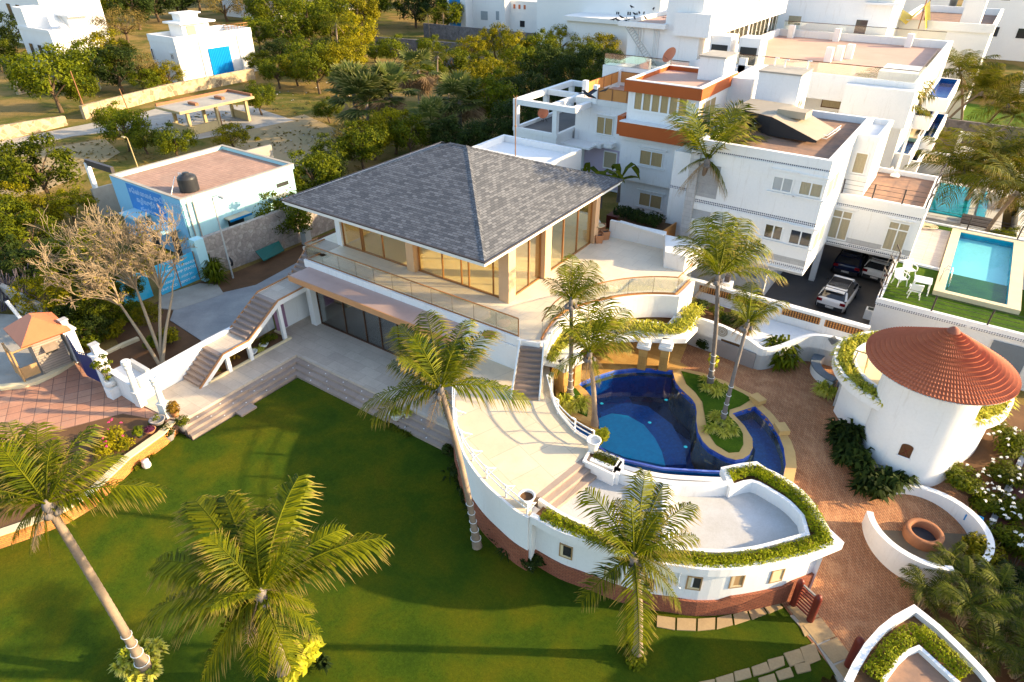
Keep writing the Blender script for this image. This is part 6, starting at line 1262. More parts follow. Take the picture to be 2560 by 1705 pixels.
# lower garden beyond: second pool, lattice wall, well arch, stone wall
t=thing('garden_pool','turquoise garden pool with pale paving below the palms on the right','swimming pool',(.3,61.5,0)); 
boxw(-3.2,4.0,56.3,66.5,-.1,1.3).build('paving','concrete_white',t); boxw(-.75,1.75,57.6,65.3,1.2,1.35).build('basin','turq_mosaic',t); g=MB(); g.prism([(-.75,57.6),(1.75,57.6),(1.75,65.3),(-.75,65.3)],1.42,1.425,sides=False,bot=False); g.build('water','pool_water_teal',t); boxw(2.3,2.9,57.6,65.3,1.2,1.36).build('side_channel','turq_mosaic',t)
t=thing('open_lattice_wall','cream wall with diamond openwork beside the further garden','wall',(0,71.5,0)); boxw(-6,4.2,71.4,71.6,0,1.2).build('base','white_paint',t); boxw(-6,4.2,71.35,71.65,2.1,2.3).build('cap','white_paint',t); g=MB()
for k in range(40): x=-5.9+k*.25; g.tube([(x,71.5,1.2),(x+.5,71.5,2.1)],.035,4); g.tube([(x+.5,71.5,1.2),(x,71.5,2.1)],.035,4)
g.build('lattice','kerb_cream',t)
for nm,p,lb in (('a',P(2415,385,.5),'white garden arch over a round well in front of the rough stone wall'),('b',P(2485,500,1.0),'white garden arch over a round well beside the turquoise garden pool')):
    t=thing('well_arch',lb,'garden arch',p,rz=.1); g=MB(); g.box((-.95,0,.9),(.35,.3,1.8)); g.box((.95,0,.9),(.35,.3,1.8)); g.box((0,0,1.95),(2.25,.32,.3)); g.build('arch','white_paint',t,True); MB().lathe((0,-.6,0),[(.7,0),(.7,.75),(.5,.75),(.5,.2),(0,.2)],20).build('well','white_paint',t,True)
t=thing('far_stone_wall','rough brown stone wall beyond the lattice wall on the right','wall',(2,84.5,0)); boxw(-4,14,84.5,84.9,-.1,2.6).build('wall','rubble_dark',t)
g=MB(); g.prism([(-4,85),(9,85),(9,108),(-4,108)],0,.02); struct('far_lawn',g,'turf')
t=thing('seaside_wall','long low weathered white wall running away along the right edge','wall',(4.8,60,0)); boxw(4.9,5.35,51,83,-.1,1.6).build('wall','white_stained',t)
g=MB(); g.prism([(6,51),(90,51),(90,300),(14,300)],-.05,-.03); struct('beach',g,'dry_earth')
t=thing('sun_lounger','dark slatted lounger stack beside the garden pool','sun lounger',P(2435,570,1.3)); g=MB()
for k in range(3): g.box((0,k*.75,.3),(1.9,.62,.08))
g.build('cushion','dark_steel',t,True); g=MB(); g.box((0,.75,.12),(1.7,2.0,.2)); g.build('base','white_plastic',t,True)
# ================================================================ LEFT SIDE: gate, hut, pump station, back lot
def tprops(): pass
t=thing('entrance_gate','dark navy blue sheet metal entrance gate standing ajar between white piers','gate',(-34.2,10.4,0)); a,b=Vector((-35.85,10.55,0)),Vector((-32.6,10.3,0))
m=(a+b)/2+Vector((.1,-.25,0))
for p,q in ((a,m),(m,b)):
    d=(q-p).normalized(); n=10; g=MB(); g.add([],[]); s_=Vector((-d.y,d.x,0))*.03
    g.wall([p,q],.08,[1.75,1.45] if p is a else [1.45,1.75],.04); L=g.build('leaf','gate_blue',t); g=MB()
    for k in range(9):
        u=(k+.5)/9; c=p.lerp(q,u); zt=(1.75-.3*u) if p is a else (1.45+.3*u); g.tube([c+Vector((0,0,zt)),c+Vector((.05,0,zt+.2)),c+d*.1+Vector((0,0,zt+.1))],.02,4)
    g.build('scrollwork','gate_blue',L)
for x,y,lb in ((-36.1,10.75,'white gate pier with a louvred lantern beside the wooden hut'),(-32.35,10.45,'white gate pier with a louvred lantern beside the navy gate, right one')):
    t=thing('gate_pier',lb,'gate pier',(x,y,0),'gate piers of the entrance'); g=MB(); g.box((0,0,.95),(.5,.5,1.9)); g.box((0,0,1.95),(.66,.66,.12)); g.build('pier','white_paint',t,True); g=MB(); g.box((0,0,2.25),(.32,.32,.48)); g.box((0,0,2.53),(.4,.4,.08)); g.build('lantern','grey_band',t,True)
g=MB(); 
for k in range(4): g.box((-32.35,10.27,2.08+k*.1),(.26,.02,.04))
t=thing('entrance_wall','white entrance wall with a recessed seat and stepped top beside the lantern pillar','wall',(-31,10.5,0)); boxw(-32.1,-29.7,10.35,10.6,-.1,1.25).build('front','white_paint',t); boxw(-32.1,-29.9,10.6,11.4,-.1,.95).build('seat','white_paint',t); boxw(-31.6,-30.0,11.4,11.6,-.1,1.35).build('back','concrete_white',t)
def lantern(label,p,h,rz):
    t=thing('stone_pillar',label,'pillar',p,'white classical lantern pillars',rz=rz); g=MB(); g.box((0,0,.4),(.38,.38,.8)); g.box((0,0,.83),(.44,.44,.07)); g.build('pedestal','pot_white',t,True)
    g=MB(); n=20; 
    prof=[(.155,.86),(.15,.95),(.125,h-.55),(.12,h-.5)]
    vs=[];fs=[]; n=40
    for r,z in prof:
        for k in range(n): rr=r*(1-.10*(k%2)); vs.append((rr*math.cos(2*PI*k/n),rr*math.sin(2*PI*k/n),z))
    for i in range(3):
        for k in range(n): fs.append((i*n+k,i*n+(k+1)%n,(i+1)*n+(k+1)%n,(i+1)*n+k))
    g.add(vs,fs); g.build('fluted_shaft','pot_white',t,True)
    MB().lathe((0,0,h-.52),[(.12,0),(.17,.04),(.15,.10),(.19,.16),(.16,.22),(.12,.27),(.2,.31),(.22,.40),(.17,.46),(.2,.5),(.17,.52),(.1,.48),(.0,.47)],20).build('capital_bowl','pot_white',t,True)
lantern('white fluted pillar with a bowl top at the end of the entrance wall',(-29.5,10.5,0),2.65,.2); lantern('white fluted pillar with a bowl top standing free by the potted plants',(-27.62,10.7,0),2.35,.3)
# hut
t=thing('guard_hut','small weathered timber guard hut with a coral sheet hipped roof and a propped hatch','hut',(-37.4,9.4,.2)); zb=.12
c0=Vector((-36.0,8.95,0)); c1=Vector((-35.85,10.3,0)); ux=(c1-c0).normalized(); vx=Vector((-ux.y,ux.x,0)); c2=c1+vx*2.0; c3=c0+vx*1.25
MB().prism([c0,c1,c1+vx*1.3,c0+vx*1.3],zb,2.15).build('walls','plank',t)
c=(c0+c1)/2+vx*.9; e=[c-ux*1.15-vx*1.35,c+ux*1.15-vx*1.35,c+ux*1.15+vx*1.45,c-ux*1.15+vx*1.45]; zr=2.2; E_=[Vector((p.x,p.y,zr)) for p in e]; r0_=Vector((*(c-vx*.15).xy,3.05)); r1b=Vector((*(c+vx*.35).xy,3.05)); dn=Vector((0,0,-.05))
g=MB(); g.add([E_[0],E_[1],E_[2],E_[3],r0_,r1b],[(0,1,4),(1,2,5,4),(2,3,5),(3,0,4,5)]); g.add([p+dn for p in E_],[(3,2,1,0)]); g.build('roof','coral_sheet',t)
fh=Fac(c0,c1); fh.n=-vx; g=MB(); fh.box(g,.45,1.0,1.15,1.6,.0,.012); g.build('window_opening','dark_interior',t); g=MB(); a_=[fh.at(.4,1.68,.02),fh.at(1.05,1.68,.02),fh.at(1.05,1.42,.38),fh.at(.4,1.42,.38)]; g.add(a_+[v+Vector((0,0,.03)) for v in a_],[(3,2,1,0),(4,5,6,7),(0,1,5,4),(1,2,6,5),(2,3,7,6),(3,0,4,7)]); g.build('hatch','weathered_wood',t)
g=MB(); o=c0-ux*.05; 
for q in (c0-ux*.9-vx*.05,c0-ux*.9+vx*1.2): g.tube([q+Vector((0,0,.15)),q+Vector((0,0,2.0))],.06,5)
g.tube([c0-ux*.9-vx*.05+Vector((0,0,1.9)),c0-vx*.05+Vector((0,0,1.95))],.05,5); g.tube([c0-ux*.9+vx*1.2+Vector((0,0,1.9)),c0-ux*.9-vx*.05+Vector((0,0,1.9))],.05,5); g.build('porch_post','ochre_wood',t); g=MB(); g.wall([c0-ux*.9-vx*.05,c0-ux*.9+vx*1.2],.3,.95,.04); g.wall([c0-ux*.9-vx*.05,c0-ux*.1-vx*.05],.3,.95,.04); g.build('porch_panel','ochre_wood',t)
kp=[XY(a) for a in PL([(-80,985),(0,972),(60,965),(110,948),(150,928),(188,905)],.1)]; t=thing('curved_kerb','curving cream kerb round the guard hut at the edge of the tiled drive','kerb',(kp[1].x,kp[1].y,0)); MB().wall(smooth_line(kp,4),-.1,.16,.35).build('kerb','kerb_cream',t)
g=MB(); g.prism([(p.x,p.y) for p in kp]+[(-36.4,11.2),(-41,12.5),(-48,9)],-.1,.06); struct('hut_base',g,'concrete')
kp=[XY(a) for a in PL([(232,905),(270,882),(310,862),(348,846)],.1)]; t=thing('garden_edging','pale edging strip of the soil bed under the bare tree','kerb',(kp[1].x,kp[1].y,0)); MB().wall(kp,-.1,.14,.25).build('edging','kerb_cream',t)
# potted frangipani on a white cube
p=P(288,990,0); t=thing('pedestal_cube','plain white cube pedestal beside the navy gate','pedestal',p,rz=.1); g=MB(); g.box((0,0,.3),(.5,.5,.6)); g.build('cube','white_paint',t,True)
t=thing('potted_frangipani','small leafy frangipani in a round cream pot on the white cube','potted plant',(p.x,p.y,.6)); MB().lathe((0,0,0),[(.12,0),(.24,.1),(.27,.24),(.22,.38),(.19,.4),(.17,.36),(0,.34)],20).build('pot','pot_white',t,True)
g=MB(); rg=random.Random(5); tips=[]
for k in range(6):
    a=k*1.05; q=Vector((.3*math.cos(a)-.15,.3*math.sin(a),1.0+.25*(k%3))); g.tube([(0,0,.36),(q.x*.3-.03,q.y*.3,.7),tuple(q)],[.03,.025,.015],5); tips.append(q)
g.build('stem','bark_grey',t,True); g=MB()
for q in tips+[Vector((0.05,0,.55))]: scatter_leaves(g,rg,q,.22,45,.09)
g.build('foliage','leaf_tree',t,True)
# potted group at the end of the planter wall
def pot(name,label,p,r,h,mat,leaf,lr,lh,seed,n=220,ls=.07,cat='potted plant',spk=False):
    t=thing(name,label,cat,p); MB().lathe((0,0,0),[(r*.65,0),(r*.8,h*.3),(r,h*.85),(r*1.08,h),(r*.9,h),(r*.8,h*.8),(0,h*.78)],18).build('pot',mat,t,True); rg=random.Random(seed)
    if spk: q=spiky_mb(rg,(0,0,h*.8),lr,70,.02,1.0); fixuv(q); q.build('foliage',leaf,t,True)
    else:
        g=MB(); scatter_leaves(g,rg,(0,0,h),lr,n,ls,lh/lr); g.build('foliage',leaf,t,True)
    return t
pot('bonsai_pot','shallow grey scalloped pot with a leaning stump and a few green leaves by the pillar',P(396,1058,.14),.34,.25,'grey_slab','leaf_tree',.18,.3,1,60,.06)
pot('succulent_pot','low terracotta bowl of dark purple succulents on the planter wall end',P(376,1080,.14),.26,.16,'terracotta_pot','leaf_purple',.26,.12,2,260,.05)
pot('potted_plant','small glossy plant in a black pot on the planter wall coping',P(350,1092,.14),.16,.25,'pot_dark','leaf_tree',.28,.35,3,90,.11)
pot('potted_croton','reddish croton in a pot just right of the free standing pillar',P(440,1040,0),.2,.35,'terracotta_pot','leaf_croton',.3,.6,4,200,.09)
pot('potted_fern','feathery green plant in a grey pot at the corner of the lawn steps',P(462,1075,-.4),.22,.45,'grey_slab','leaf_tree',.35,.45,5,320,.06)
pot('potted_fern','dark green ferny plant in a wide bowl left of the lawn steps',P(424,1098,-.6),.3,.4,'grey_slab','leaf_dark',.4,.5,6,380,.06)
pot('potted_fern','spreading green fern against the brick planter wall',P(400,1085,-.6),.2,.4,'pot_white','leaf_tree',.4,.6,7,380,.07)
t=thing('stone_block','small white carved stone block on the lawn beside the planter plants','stone ornament',P(368,1166,-.6)); g=MB(); g.lathe((0,0,0),[(.17,0),(.2,.15),(.15,.3),(.17,.36),(0,.38)],7); g.build('block','pot_white',t,True)
rg=random.Random(12); E2=[(395,1120),(372,1142),(345,1158),(318,1178),(290,1202),(262,1222),(230,1250),(195,1270),(150,1290),(105,1310),(60,1325)]
g=MB()
for a,b in E2:
    p=P(a,b,-.62); 
    for k in range(3): q=spiky_mb(rg,(p.x+rg.uniform(-.3,.3),p.y+rg.uniform(-.3,.3),-.62),.32,26,.03,.9); g.add(q.v,q.f,q.uv)
fixuv(g); tag(g.build('border_plants','leaf_tree'),'strip of low strappy green plants along the foot of the brick planter wall','border plants',kind='stuff')
bush('bougainvillea','broad leafy shrub with a few magenta flowers on the driveway side of the planter wall',P(282,1120,0),1.0,1.1,'leaf_yellow',90,1900,.07)
g=MB(); p0=P(282,1120,0)
for k in range(9): q=p0+Vector((rg.uniform(-.8,.8),rg.uniform(-.8,.8),rg.uniform(.7,1.15))); scatter_leaves(g,rg,q,.07,8,.05)
tag(g.build('magenta_flowers','flower_pink'),'few magenta blossoms on the leafy shrub by the drive','flowers',kind='stuff')
bush('drive_shrub','dark leafy shrub under the left coconut palm at the frame edge',P(110,1170,0),.9,.9,'leaf_tree',91,1100,.08); bush('drive_shrub','low shrub at the foot of the brick planter wall near the left edge',P(30,1240,0),.9,.8,'leaf_dark',92,900,.08)
# steps end pots: white urn and bowls by the deck corner
pot('potted_spider_plant','wide cream bowl with striped spider plants near the lawn and deck corner',P(992,1045,-.45),.34,.32,'pot_white','spider_leaf',.5,.3,8,spk=True); urn('small_urn','small white waisted urn with a plant beside the cream bowl',P(1020,1050,-.5),.16,.45); q=spiky_mb(random.Random(8),(0,0,.4),.34,50); fixuv(q); t=thing('urn_plant','tuft of striped leaves in the small white urn','plant',P(1020,1050,-.5)); q.build('leaves','spider_leaf',t,True)
g=MB(); rg=random.Random(14)
for k in range(12): q=spiky_mb(rg,(rg.uniform(-.7,.7),rg.uniform(-.4,.4),0),.3,30); g.add(q.v,q.f,q.uv)
fixuv(g); t=thing('corner_plants','low strappy plants on the lawn round the cream bowl and urn','plants',P(1000,1068,-.6)); g.build('leaves','leaf_tree',t,True)
# ---- pump station (aqua building)
t=thing('pump_station','pale blue flat roofed pumping station with painted lettering and a red tiled roof','building',(-46.5,26.5,0)); zt=4.5
boxw(-50.75,-42.0,21.75,31.0,-.1,zt-.35).build('body','aqua_paint',t); rim(-50.85,-41.9,21.65,31.1,zt-.36,zt,.22).build('parapet','aqua_paint',t); rim(-50.87,-41.88,21.63,31.12,zt,zt+.05,.26).build('coping','concrete',t); boxw(-50.6,-42.1,21.9,30.9,zt-.35,zt-.25).build('roof_floor','roof_brick_tile',t)
fs=Fac((-50.75,21.65),(-42.0,21.65)); fs.n=Vector((0,-1,0)); g=MB(); fs.box(g,0,8.75,0,zt-.02,0,.02); g.build('front_render','sky_paint',t)
u0,_=fs.hit(315,460); u1,z0=fs.hit(418,540); g=MB(); fs.box(g,u0,u1,2.5,zt-.12,.02,.03); sg=g.build('painted_sign','sign_blue',t)
for k,(tx,sz,dx) in enumerate((('சென்னைக் குடிநீர் வாரியம்',.50,.2),('கழிவுநீர் உந்து நிலையம்',.50,.9),('சோழிங்கநல்லூர் பகுதி - 15',.36,1.1))):
    text_mesh(tx,sz,'pale_letter','lettering',t,fs.at(u0+dx,zt-.75-.58*k,.02),Vector((1,0,0)),Vector((0,0,1)),Vector((0,-1,0)),.014)
fe=Fac((-42.0,21.7),(-42.0,31.0)); fe.n=Vector((1,0,0))
for u,zz,w in ((3.0,1.0,1.3),(7.0,1.3,1.0)):
    g=MB(); fe.box(g,u,u+w,zz,zz+1.1,0,.02); wn=g.build('window','dark_interior',t); g=MB(); fe.box(g,u-.25,u+w+.25,zz+1.2,zz+1.3,0,.75); h_=g.build('sunshade','concrete',wn); g=MB(); fe.box(g,u-.27,u+w+.27,zz+1.14,zz+1.29,.75,.78); g.build('shade_edge','shutter_blue',wn)
g=MB(); fe.box(g,7.6,8.7,3.1,3.4,0,.02); g.build('vent_slot','dark_interior',t)
g=MB(); 
for u in (.35,.8): g.tube([fe.at(u,zt,.08),fe.at(u,.2,.08)],.05,5)
g.build('drain_pipe','concrete',t)
for u,zz in ((2.2,1.5),(5.6,1.2)): g=MB(); fs.box(g,u,u+2.0,zz+.9,zz+1.02,0,1.2); g.build('porch_slab','aqua_paint',t); 
for u in (3.4,6.3): g=MB(); fs.box(g,u,u+.9,.0,1.9,.02,.04); g.build('doorway','dark_interior',t)
p=P(475,476,zt-.25); t=thing('water_tank','ribbed black plastic water tank on the tiled roof of the pumping station','water tank',p); prof=[(.62,0)]
for k in range(9): prof+= [(.66,.06+k*.1),(.62,.11+k*.1)]
prof+=[(.62,1.0),(.45,1.12),(.22,1.2),(.22,1.28),(0,1.28)]; MB().lathe((0,0,0),prof,28).build('body','black_plastic',t,True)
g=MB(); g.tube([(-.75,-.1,0),(-.75,-.1,1.15),(-.4,-.1,1.15)],.03,5); g.tube([(-.55,-.5,1.05),(-.2,-1.2,.2),(-.2,-1.5,-.5)],.03,5); g.build('pipe','white_plastic',t,True)
# compound wall and gates
t=thing('stone_compound_wall','rough grey rubble stone compound wall behind the villa yard','wall',(-38.9,25,0)); g=MB(); g.wall([(-39.1,20.9),(-38.85,24),(-38.6,29),(-38.7,37)],-.1,[2.7,2.75,2.8,2.8],.35); g.build('wall','rubble',t)
t=thing('gate_pillar','pale aqua square pillar between the stone wall and the lettered gate','pillar',(-38.95,20.3,0)); g=MB(); g.box((-39.0,20.45,1.45),(.65,.65,2.9)); g.build('pillar','aqua_paint',t)
t=thing('lettered_gate','sky blue sheet metal gate painted with white lettering','gate',(-39.1,18.8,0)); y0,y1=17.3,20.05; gx=-39.1
g=boxw(gx-.03,gx+.03,y0,y1,.12,2.1); g.build('leaf','gate_sky',t); g=MB()
for y in (y0,(y0+y1)/2,y1): g.box((gx+.01,y,1.12),(.09,.06,2.0))
g.build('gate_frame','rust_steel',t)
for k,(tx,sz) in enumerate((('NATHAN SAI ETIMANUKO',.245),('SEWAGE PUMP STATION',.255),('KARANAI -119 -WDP 31-',.215),('UNIT A-CD   DEPOT-109',.22))): text_mesh(tx,sz,'letter_white','lettering',t,Vector((gx+.03,y0+.08,1.42-.36*k)),Vector((0,1,0)),Vector((0,0,1)),Vector((1,0,0)),.006)
t=thing('side_gate','smaller sky blue lettered gate leaf left of the main gate, half behind branches','gate',(-39.4,16.3,0)); boxw(-39.5,-39.44,15.2,17.0,.1,1.9).build('leaf','gate_sky',t)
for k,tx in enumerate(('DEP OR','NO-119')): text_mesh(tx,.3,'letter_white','lettering',t,Vector((-39.44,15.35,1.2-.45*k)),Vector((0,1,0)),Vector((0,0,1)),Vector((1,0,0)),.006)
t=thing('green_sheet','dark green sheet leaning over the bin at the foot of the stone wall','sheet',P(680,640,.5)); q=[P(638,628,.9),P(697,602,.9),P(711,625,.3),P(659,652,.3)]; g=MB(); g.add(q+[v-Vector((0,0,.05)) for v in q],[(3,2,1,0),(4,5,6,7),(0,1,5,4),(1,2,6,5),(2,3,7,6),(3,0,4,7)]); g.build('sheet','green_sheet',t)
t=thing('electric_cabinet','pale grey steel cabinet at the dark end of the yard','cabinet',P(768,610,0)); g=MB(); g.box((0,0,.7),(.6,.5,1.4)); g.build('cabinet','pale_pole',t,True)
def pole(name,label,b,tpx,z=0,r=.06,arm=0,mat='pale_pole',cat='pole',head=True,hz=None):
    p=P(*b,z); h=zat(*tpx,p.x,p.y)-z; q=P(*tpx,z+h); t=thing(name,label,cat,p); 
    g=MB(); g.tube([(0,0,0),(q.x-p.x,q.y-p.y,h)],[r,r*.7],6); g.build('post',mat,t,True)
    if arm: 
        g=MB(); tp=Vector((q.x-p.x,q.y-p.y,h)); g.tube([tp,tp+Vector((arm*.5,arm*.15,.12)),tp+Vector((arm,arm*.3,.08))],.03,5); g.build('arm',mat,t,True)
        if head: g=MB(); g.box((tp.x+arm*1.05,tp.y+arm*.3,tp.z+.05),(.5,.2,.1)); g.build('lamp_head',mat,t,True)
    return t
t=pole('street_lamp','grey street lamp with a coil and a tyre on its post at the stone wall',(583,695),(530,492),0,.07,.7,cat='street lamp'); p=P(575,660,.5); 
tt=thing('old_tyre','black tyre hung round the foot of the grey street lamp','tyre',P(574,654,.55)); g=MB(); g.tube([(.28*math.cos(a),.0,.28*math.sin(a)) for a in [2*PI*i/16 for i in range(17)]],.08,6,cap=False); g.build('tyre','black_plastic',tt,True)
pole('street_lamp','thin yellowish lamp pole rising behind the pumping station roof',(345,420),(318,345),0,.07,-.4,mat='concrete_yellow',cat='street lamp'); pole('street_lamp','tall pale lamp pole among the trees by the far stone wall',(252,222),(213,120),0,.10,-1.0,cat='street lamp'); pole('bamboo_pole','leaning ochre pole beside the end of the long stone wall',(219,292),(176,178),0,.09,mat='rust_steel',arm=0); pole('bamboo_pole','short leaning ochre pole in front of the long stone wall',(325,286),(298,222),0,.09,mat='rust_steel'); pole('bamboo_pole','leaning ochre pole in front of the concrete shelter',(566,358),(547,278),0,.09,mat='rust_steel'); pole('wooden_pole','thin bent pole standing in the thicket behind the wooden hut',(93,765),(52,672),0,.05,mat='bark_brown')
t=thing('steel_beam','dark steel channel beam on a white post left of the pumping station','beam',(-54,20,0)); a=P(214,400,4.6);b=P(283,430,4.3); g=MB(); g.box(((a.x+b.x)/2,(a.y+b.y)/2,4.45),((b-a).length,.25,.45),rz=math.atan2(b.y-a.y,b.x-a.x)); g.build('beam','dark_steel',t); g=MB(); g.tube([(a.x,a.y,0),(a.x,a.y,4.4)],.22,6); g.build('post','white_paint',t)
t=thing('shed_wall','old stained plaster wall behind the pumping station','wall',(-54,30,0)); g=MB(); g.wall([(-55.5,22),(-54.8,30),(-54.0,38)],-.1,2.4,.25); g.build('wall','concrete',t)
# thatch heap lower left
t=thing('brushwood_fence','stack of dark bare poles on a low wall at the left edge behind the hut','fence',P(30,760,0)); rg=random.Random(21); g=MB(); a=P(-60,800,.3); b=P(100,748,.3); d=(b-a)
for k in range(70):
    q=a+d*rg.random(); q2=q+Vector((rg.uniform(-2.4,-1.2),rg.uniform(.6,1.6),rg.uniform(1.0,1.6))); g.tube([q,q2],.035,4)
g.build('poles','thatch',t); g=MB(); w0=P(-40,690,1.6);w1=P(104,775,1.2); g.wall([XY(w0),XY(w1)],0,1.4,.3); g.build('low_wall','concrete',t)
t=thing('white_pipe','white pipe leaning across the brushwood by the coral roofed hut','pipe',P(40,800,1)); g=MB(); g.tube([P(16,752,2.2),P(62,810,.8)],.1,8); g.build('pipe','white_plastic',t)
# ---- concrete shelter
t=thing('concrete_shelter','unfinished concrete shelter of slim columns under a flat slab in the dry lot','shelter',(-74.5,44,0)); g=MB()
for x,y in ((-71.8,40.6),(-75.2,41.0),(-71.8,44.2),(-75.2,44.6),(-71.9,48.2),(-75.2,48.4)): g.box((x,y,1.275),(.32,.32,2.55))
g.build('column','concrete_yellow',t); boxw(-75.9,-71.1,39.4,49.0,2.55,2.8).build('slab','concrete_yellow',t); g=MB(); g.wall([(-75.9,39.5),(-75.9,48.9),(-71.3,48.9)],2.8,3.1,-.2); g.build('kerb','fire_clay',t); boxw(-75.7,-71.2,39.5,48.8,2.8,2.82).build('slab_top','concrete',t); g=MB(); g.wall([(-71.9,44.2),(-71.9,40.5),(-75.2,40.7)],0,.95,.2); g.wall([(-75.2,48.4),(-72.0,48.2)],0,.9,.2); g.build('dwarf_wall','concrete_yellow',t); g=MB(); g.box((-73,42.3,2.95),(1.5,.4,.3)); g.box((-73.2,45.8,2.95),(1.5,.4,.3)); g.build('block','fire_clay',t)
g=MB(); g.prism(PL([(-300,420),(0,352),(240,305),(300,298),(420,262),(620,262),(735,300),(640,320),(470,352),(330,322),(180,340),(0,380),(-300,470)],0),-.05,-.02); struct('dirt_road',g,'concrete')
g=MB(); g.prism(PL([(620,320),(760,285),(860,330),(860,400),(700,420),(560,400)],0),-.05,-.035); struct('worn_ground',g,'dry_earth')
g=MB(); g.prism(PL([(0,390),(260,345),(300,380),(200,440),(0,520)],0),-.05,-.035); struct('dry_field',g,'dry_earth')
t=thing('long_stone_wall','long sunlit rubble stone wall crossing the dry lot','wall',(-91,50,0)); MB().wall([P(215,297,0),P(420,242,0),P(640,197,0)],-.1,1.5,.5).build('wall','rubble_warm',t)
t=thing('near_stone_wall','broken end of a sunlit rubble wall at the left edge','wall',P(60,335,0)); MB().wall([P(-60,372,0),P(0,352,0),P(170,312,0)],-.1,[1.5,1.5,1.0],.5).build('wall','rubble_warm',t)
t=thing('sign_wall','stub of sunlit rubble wall beside the small blue sign','wall',P(100,235,0)); MB().wall([P(48,236,0),P(110,222,0)],-.1,1.5,.5).build('wall','rubble_warm',t); 
t=thing('blue_sign','small white and blue sign board in front of the far stone wall','sign',P(60,207,0)); p=P(60,207,0); f=Fac(p,p+Vector((2.0,1.2,0))); g=MB(); f.box(g,0,2.6,1.4,2.8,0,.06); g.build('board','shutter_blue',t); g=MB(); f.box(g,.1,2.5,2.0,2.4,.06,.08); g.build('stripe','letter_white',t); g=MB(); f.box(g,.2,.3,0,1.4,0,.06); f.box(g,2.3,2.4,0,1.4,0,.06); g.build('leg','dark_steel',t)
# ---- white building with the blue shutter
t=thing('shutter_building','white flat roofed building with a big corrugated blue shutter and a roof cabin','building',(-105,62,0)); X1_,Y0_=-98.0,56.3; X0_=-104.8; Y1_=69.3; zt=6.3
boxw(X0_,X1_,Y0_,Y1_,-.1,zt-.9).build('body','white_render_far',t); rim(X0_-.05,X1_+.05,Y0_-.05,Y1_+.05,zt-.9,zt,.3).build('parapet','white_render_far',t); boxw(X0_+.2,X1_-.2,Y0_+.2,Y1_-.2,zt-.9,zt-.85).build('roof_floor','concrete_white',t)
fr=Fac((X1_+.05,Y0_),(X1_+.05,Y1_)); fr.n=Vector((1,0,0)); u0,z1=fr.hit(519,122); u1,_=fr.hit(572,115); _,z0=fr.hit(535,194); g=MB(); n=26
pts=[fr.at(u0+(u1-u0)*i/n,0,.04+(.07 if i%2 else 0)) for i in range(n+1)]; g.wall(pts,z0,z1,-.02); g.build('shutter','shutter_blue',t)
g=MB(); 
for a in (497,595): u,_=fr.hit(a,107); g.tube([fr.at(u,zt,.08),fr.at(u,.3,.08)],.09,5)
g.build('drain_pipe','white_plastic',t); ffr=Fac((X0_,Y0_-.05),(X1_,Y0_-.05)); ffr.n=Vector((0,-1,0)); window(t,ffr,(426,134),(437,150),2,'pane_dark'); window(t,ffr,(376,120),(389,150),1,'pane_dark',hood=False,sill=False)
boxw(-104.0,-100.6,59.5,64.0,zt-.9,zt+1.2).build('roof_cabin','white_render_far',t); boxw(-104.4,-99.9,58.9,64.8,zt+1.2,zt+1.45).build('cabin_slab','white_render_far',t); boxw(-103.6,-101.4,60.2,63,zt+1.45,zt+2.4).build('upper_tank','white_render_far',t); boxw(-103.8,-101.1,59.9,63.4,zt+2.4,zt+2.6).build('tank_slab','white_render_far',t)
g=MB(); g.prism([(-100.6,60.2),(-100.5,60.2),(-100.5,61.6),(-100.6,61.6)],zt-.85,zt+.9); g.build('cabin_door','curtain',t)
g=MB()
for k in range(7): g.tube([(-98.1,65.0+k*.55,zt),(-98.1,65.0+k*.55,zt+.75)],.04,4)
g.tube([(-101,65,zt+.75),(-98.1,65,zt+.75),(-98.1,69,zt+.75)],.05,4); g.tube([(-101,65,zt+.4),(-98.1,65,zt+.4),(-98.1,69,zt+.4)],.03,4); g.build('roof_rail','bronze',t)
# ---- left far houses
t=thing('far_white_villa','white two storey villa with an outside stair on its roof at the upper left','house',(-135,55,0)); boxw(-133,-122.3,50.5,57.5,-.1,5.6).build('body','white_render_far',t); boxw(-133,-129.6,50.6,54,5.6,8.8).build('upper_block','white_render_far',t); boxw(-128,-124,54.5,57.4,5.6,7.6).build('roof_room','white_render_far',t); boxw(-128.5,-122.5,54,58,7.6,7.85).build('roof_slab','white_render_far',t); rim(-133.1,-122.2,50.4,57.6,5.6,6.1,.3).build('parapet','white_render_far',t)
f=Fac((-133,50.5),(-122.3,50.5)); 
for k,u in enumerate((2,5,7.6)): g=MB(); f.box(g,u,u+1.0,1.8,3.6,0,.1); g.build('window','pane_dark',t)
g=MB(); 
for k in range(10): g.box((-124+-k*.3,53.8,5.8+k*.2),(.32,.9,.2))
g.build('roof_stair','white_render_far',t); boxw(-140,-119.5,47.8,48.2,-.1,1.6).build('compound_wall','rubble_dark',t)
t=thing('far_white_house','white house block cut by the upper left corner','house',(-165,60,0)); boxw(-178,-148,61,72,-.1,9.5).build('body','white_render_far',t); f=Fac((-178,61),(-148,61)); 
for u in (4,10,16,20,26): g=MB(); f.box(g,u,u+1.4,4.5,7,0,.1); g.build('window','pane_dark',t)
t=thing('far_white_house','white flat roofed house beyond the trees at the top left','house',(-150,110,0)); boxw(-168,-146,112,125,-.1,6).build('body','white_render_far',t); boxw(-160,-150,113,120,6,9).build('upper_block','white_render_far',t); boxw(-168.5,-145.5,111.4,112,5.5,6.6).build('cornice','coral_sheet',t)
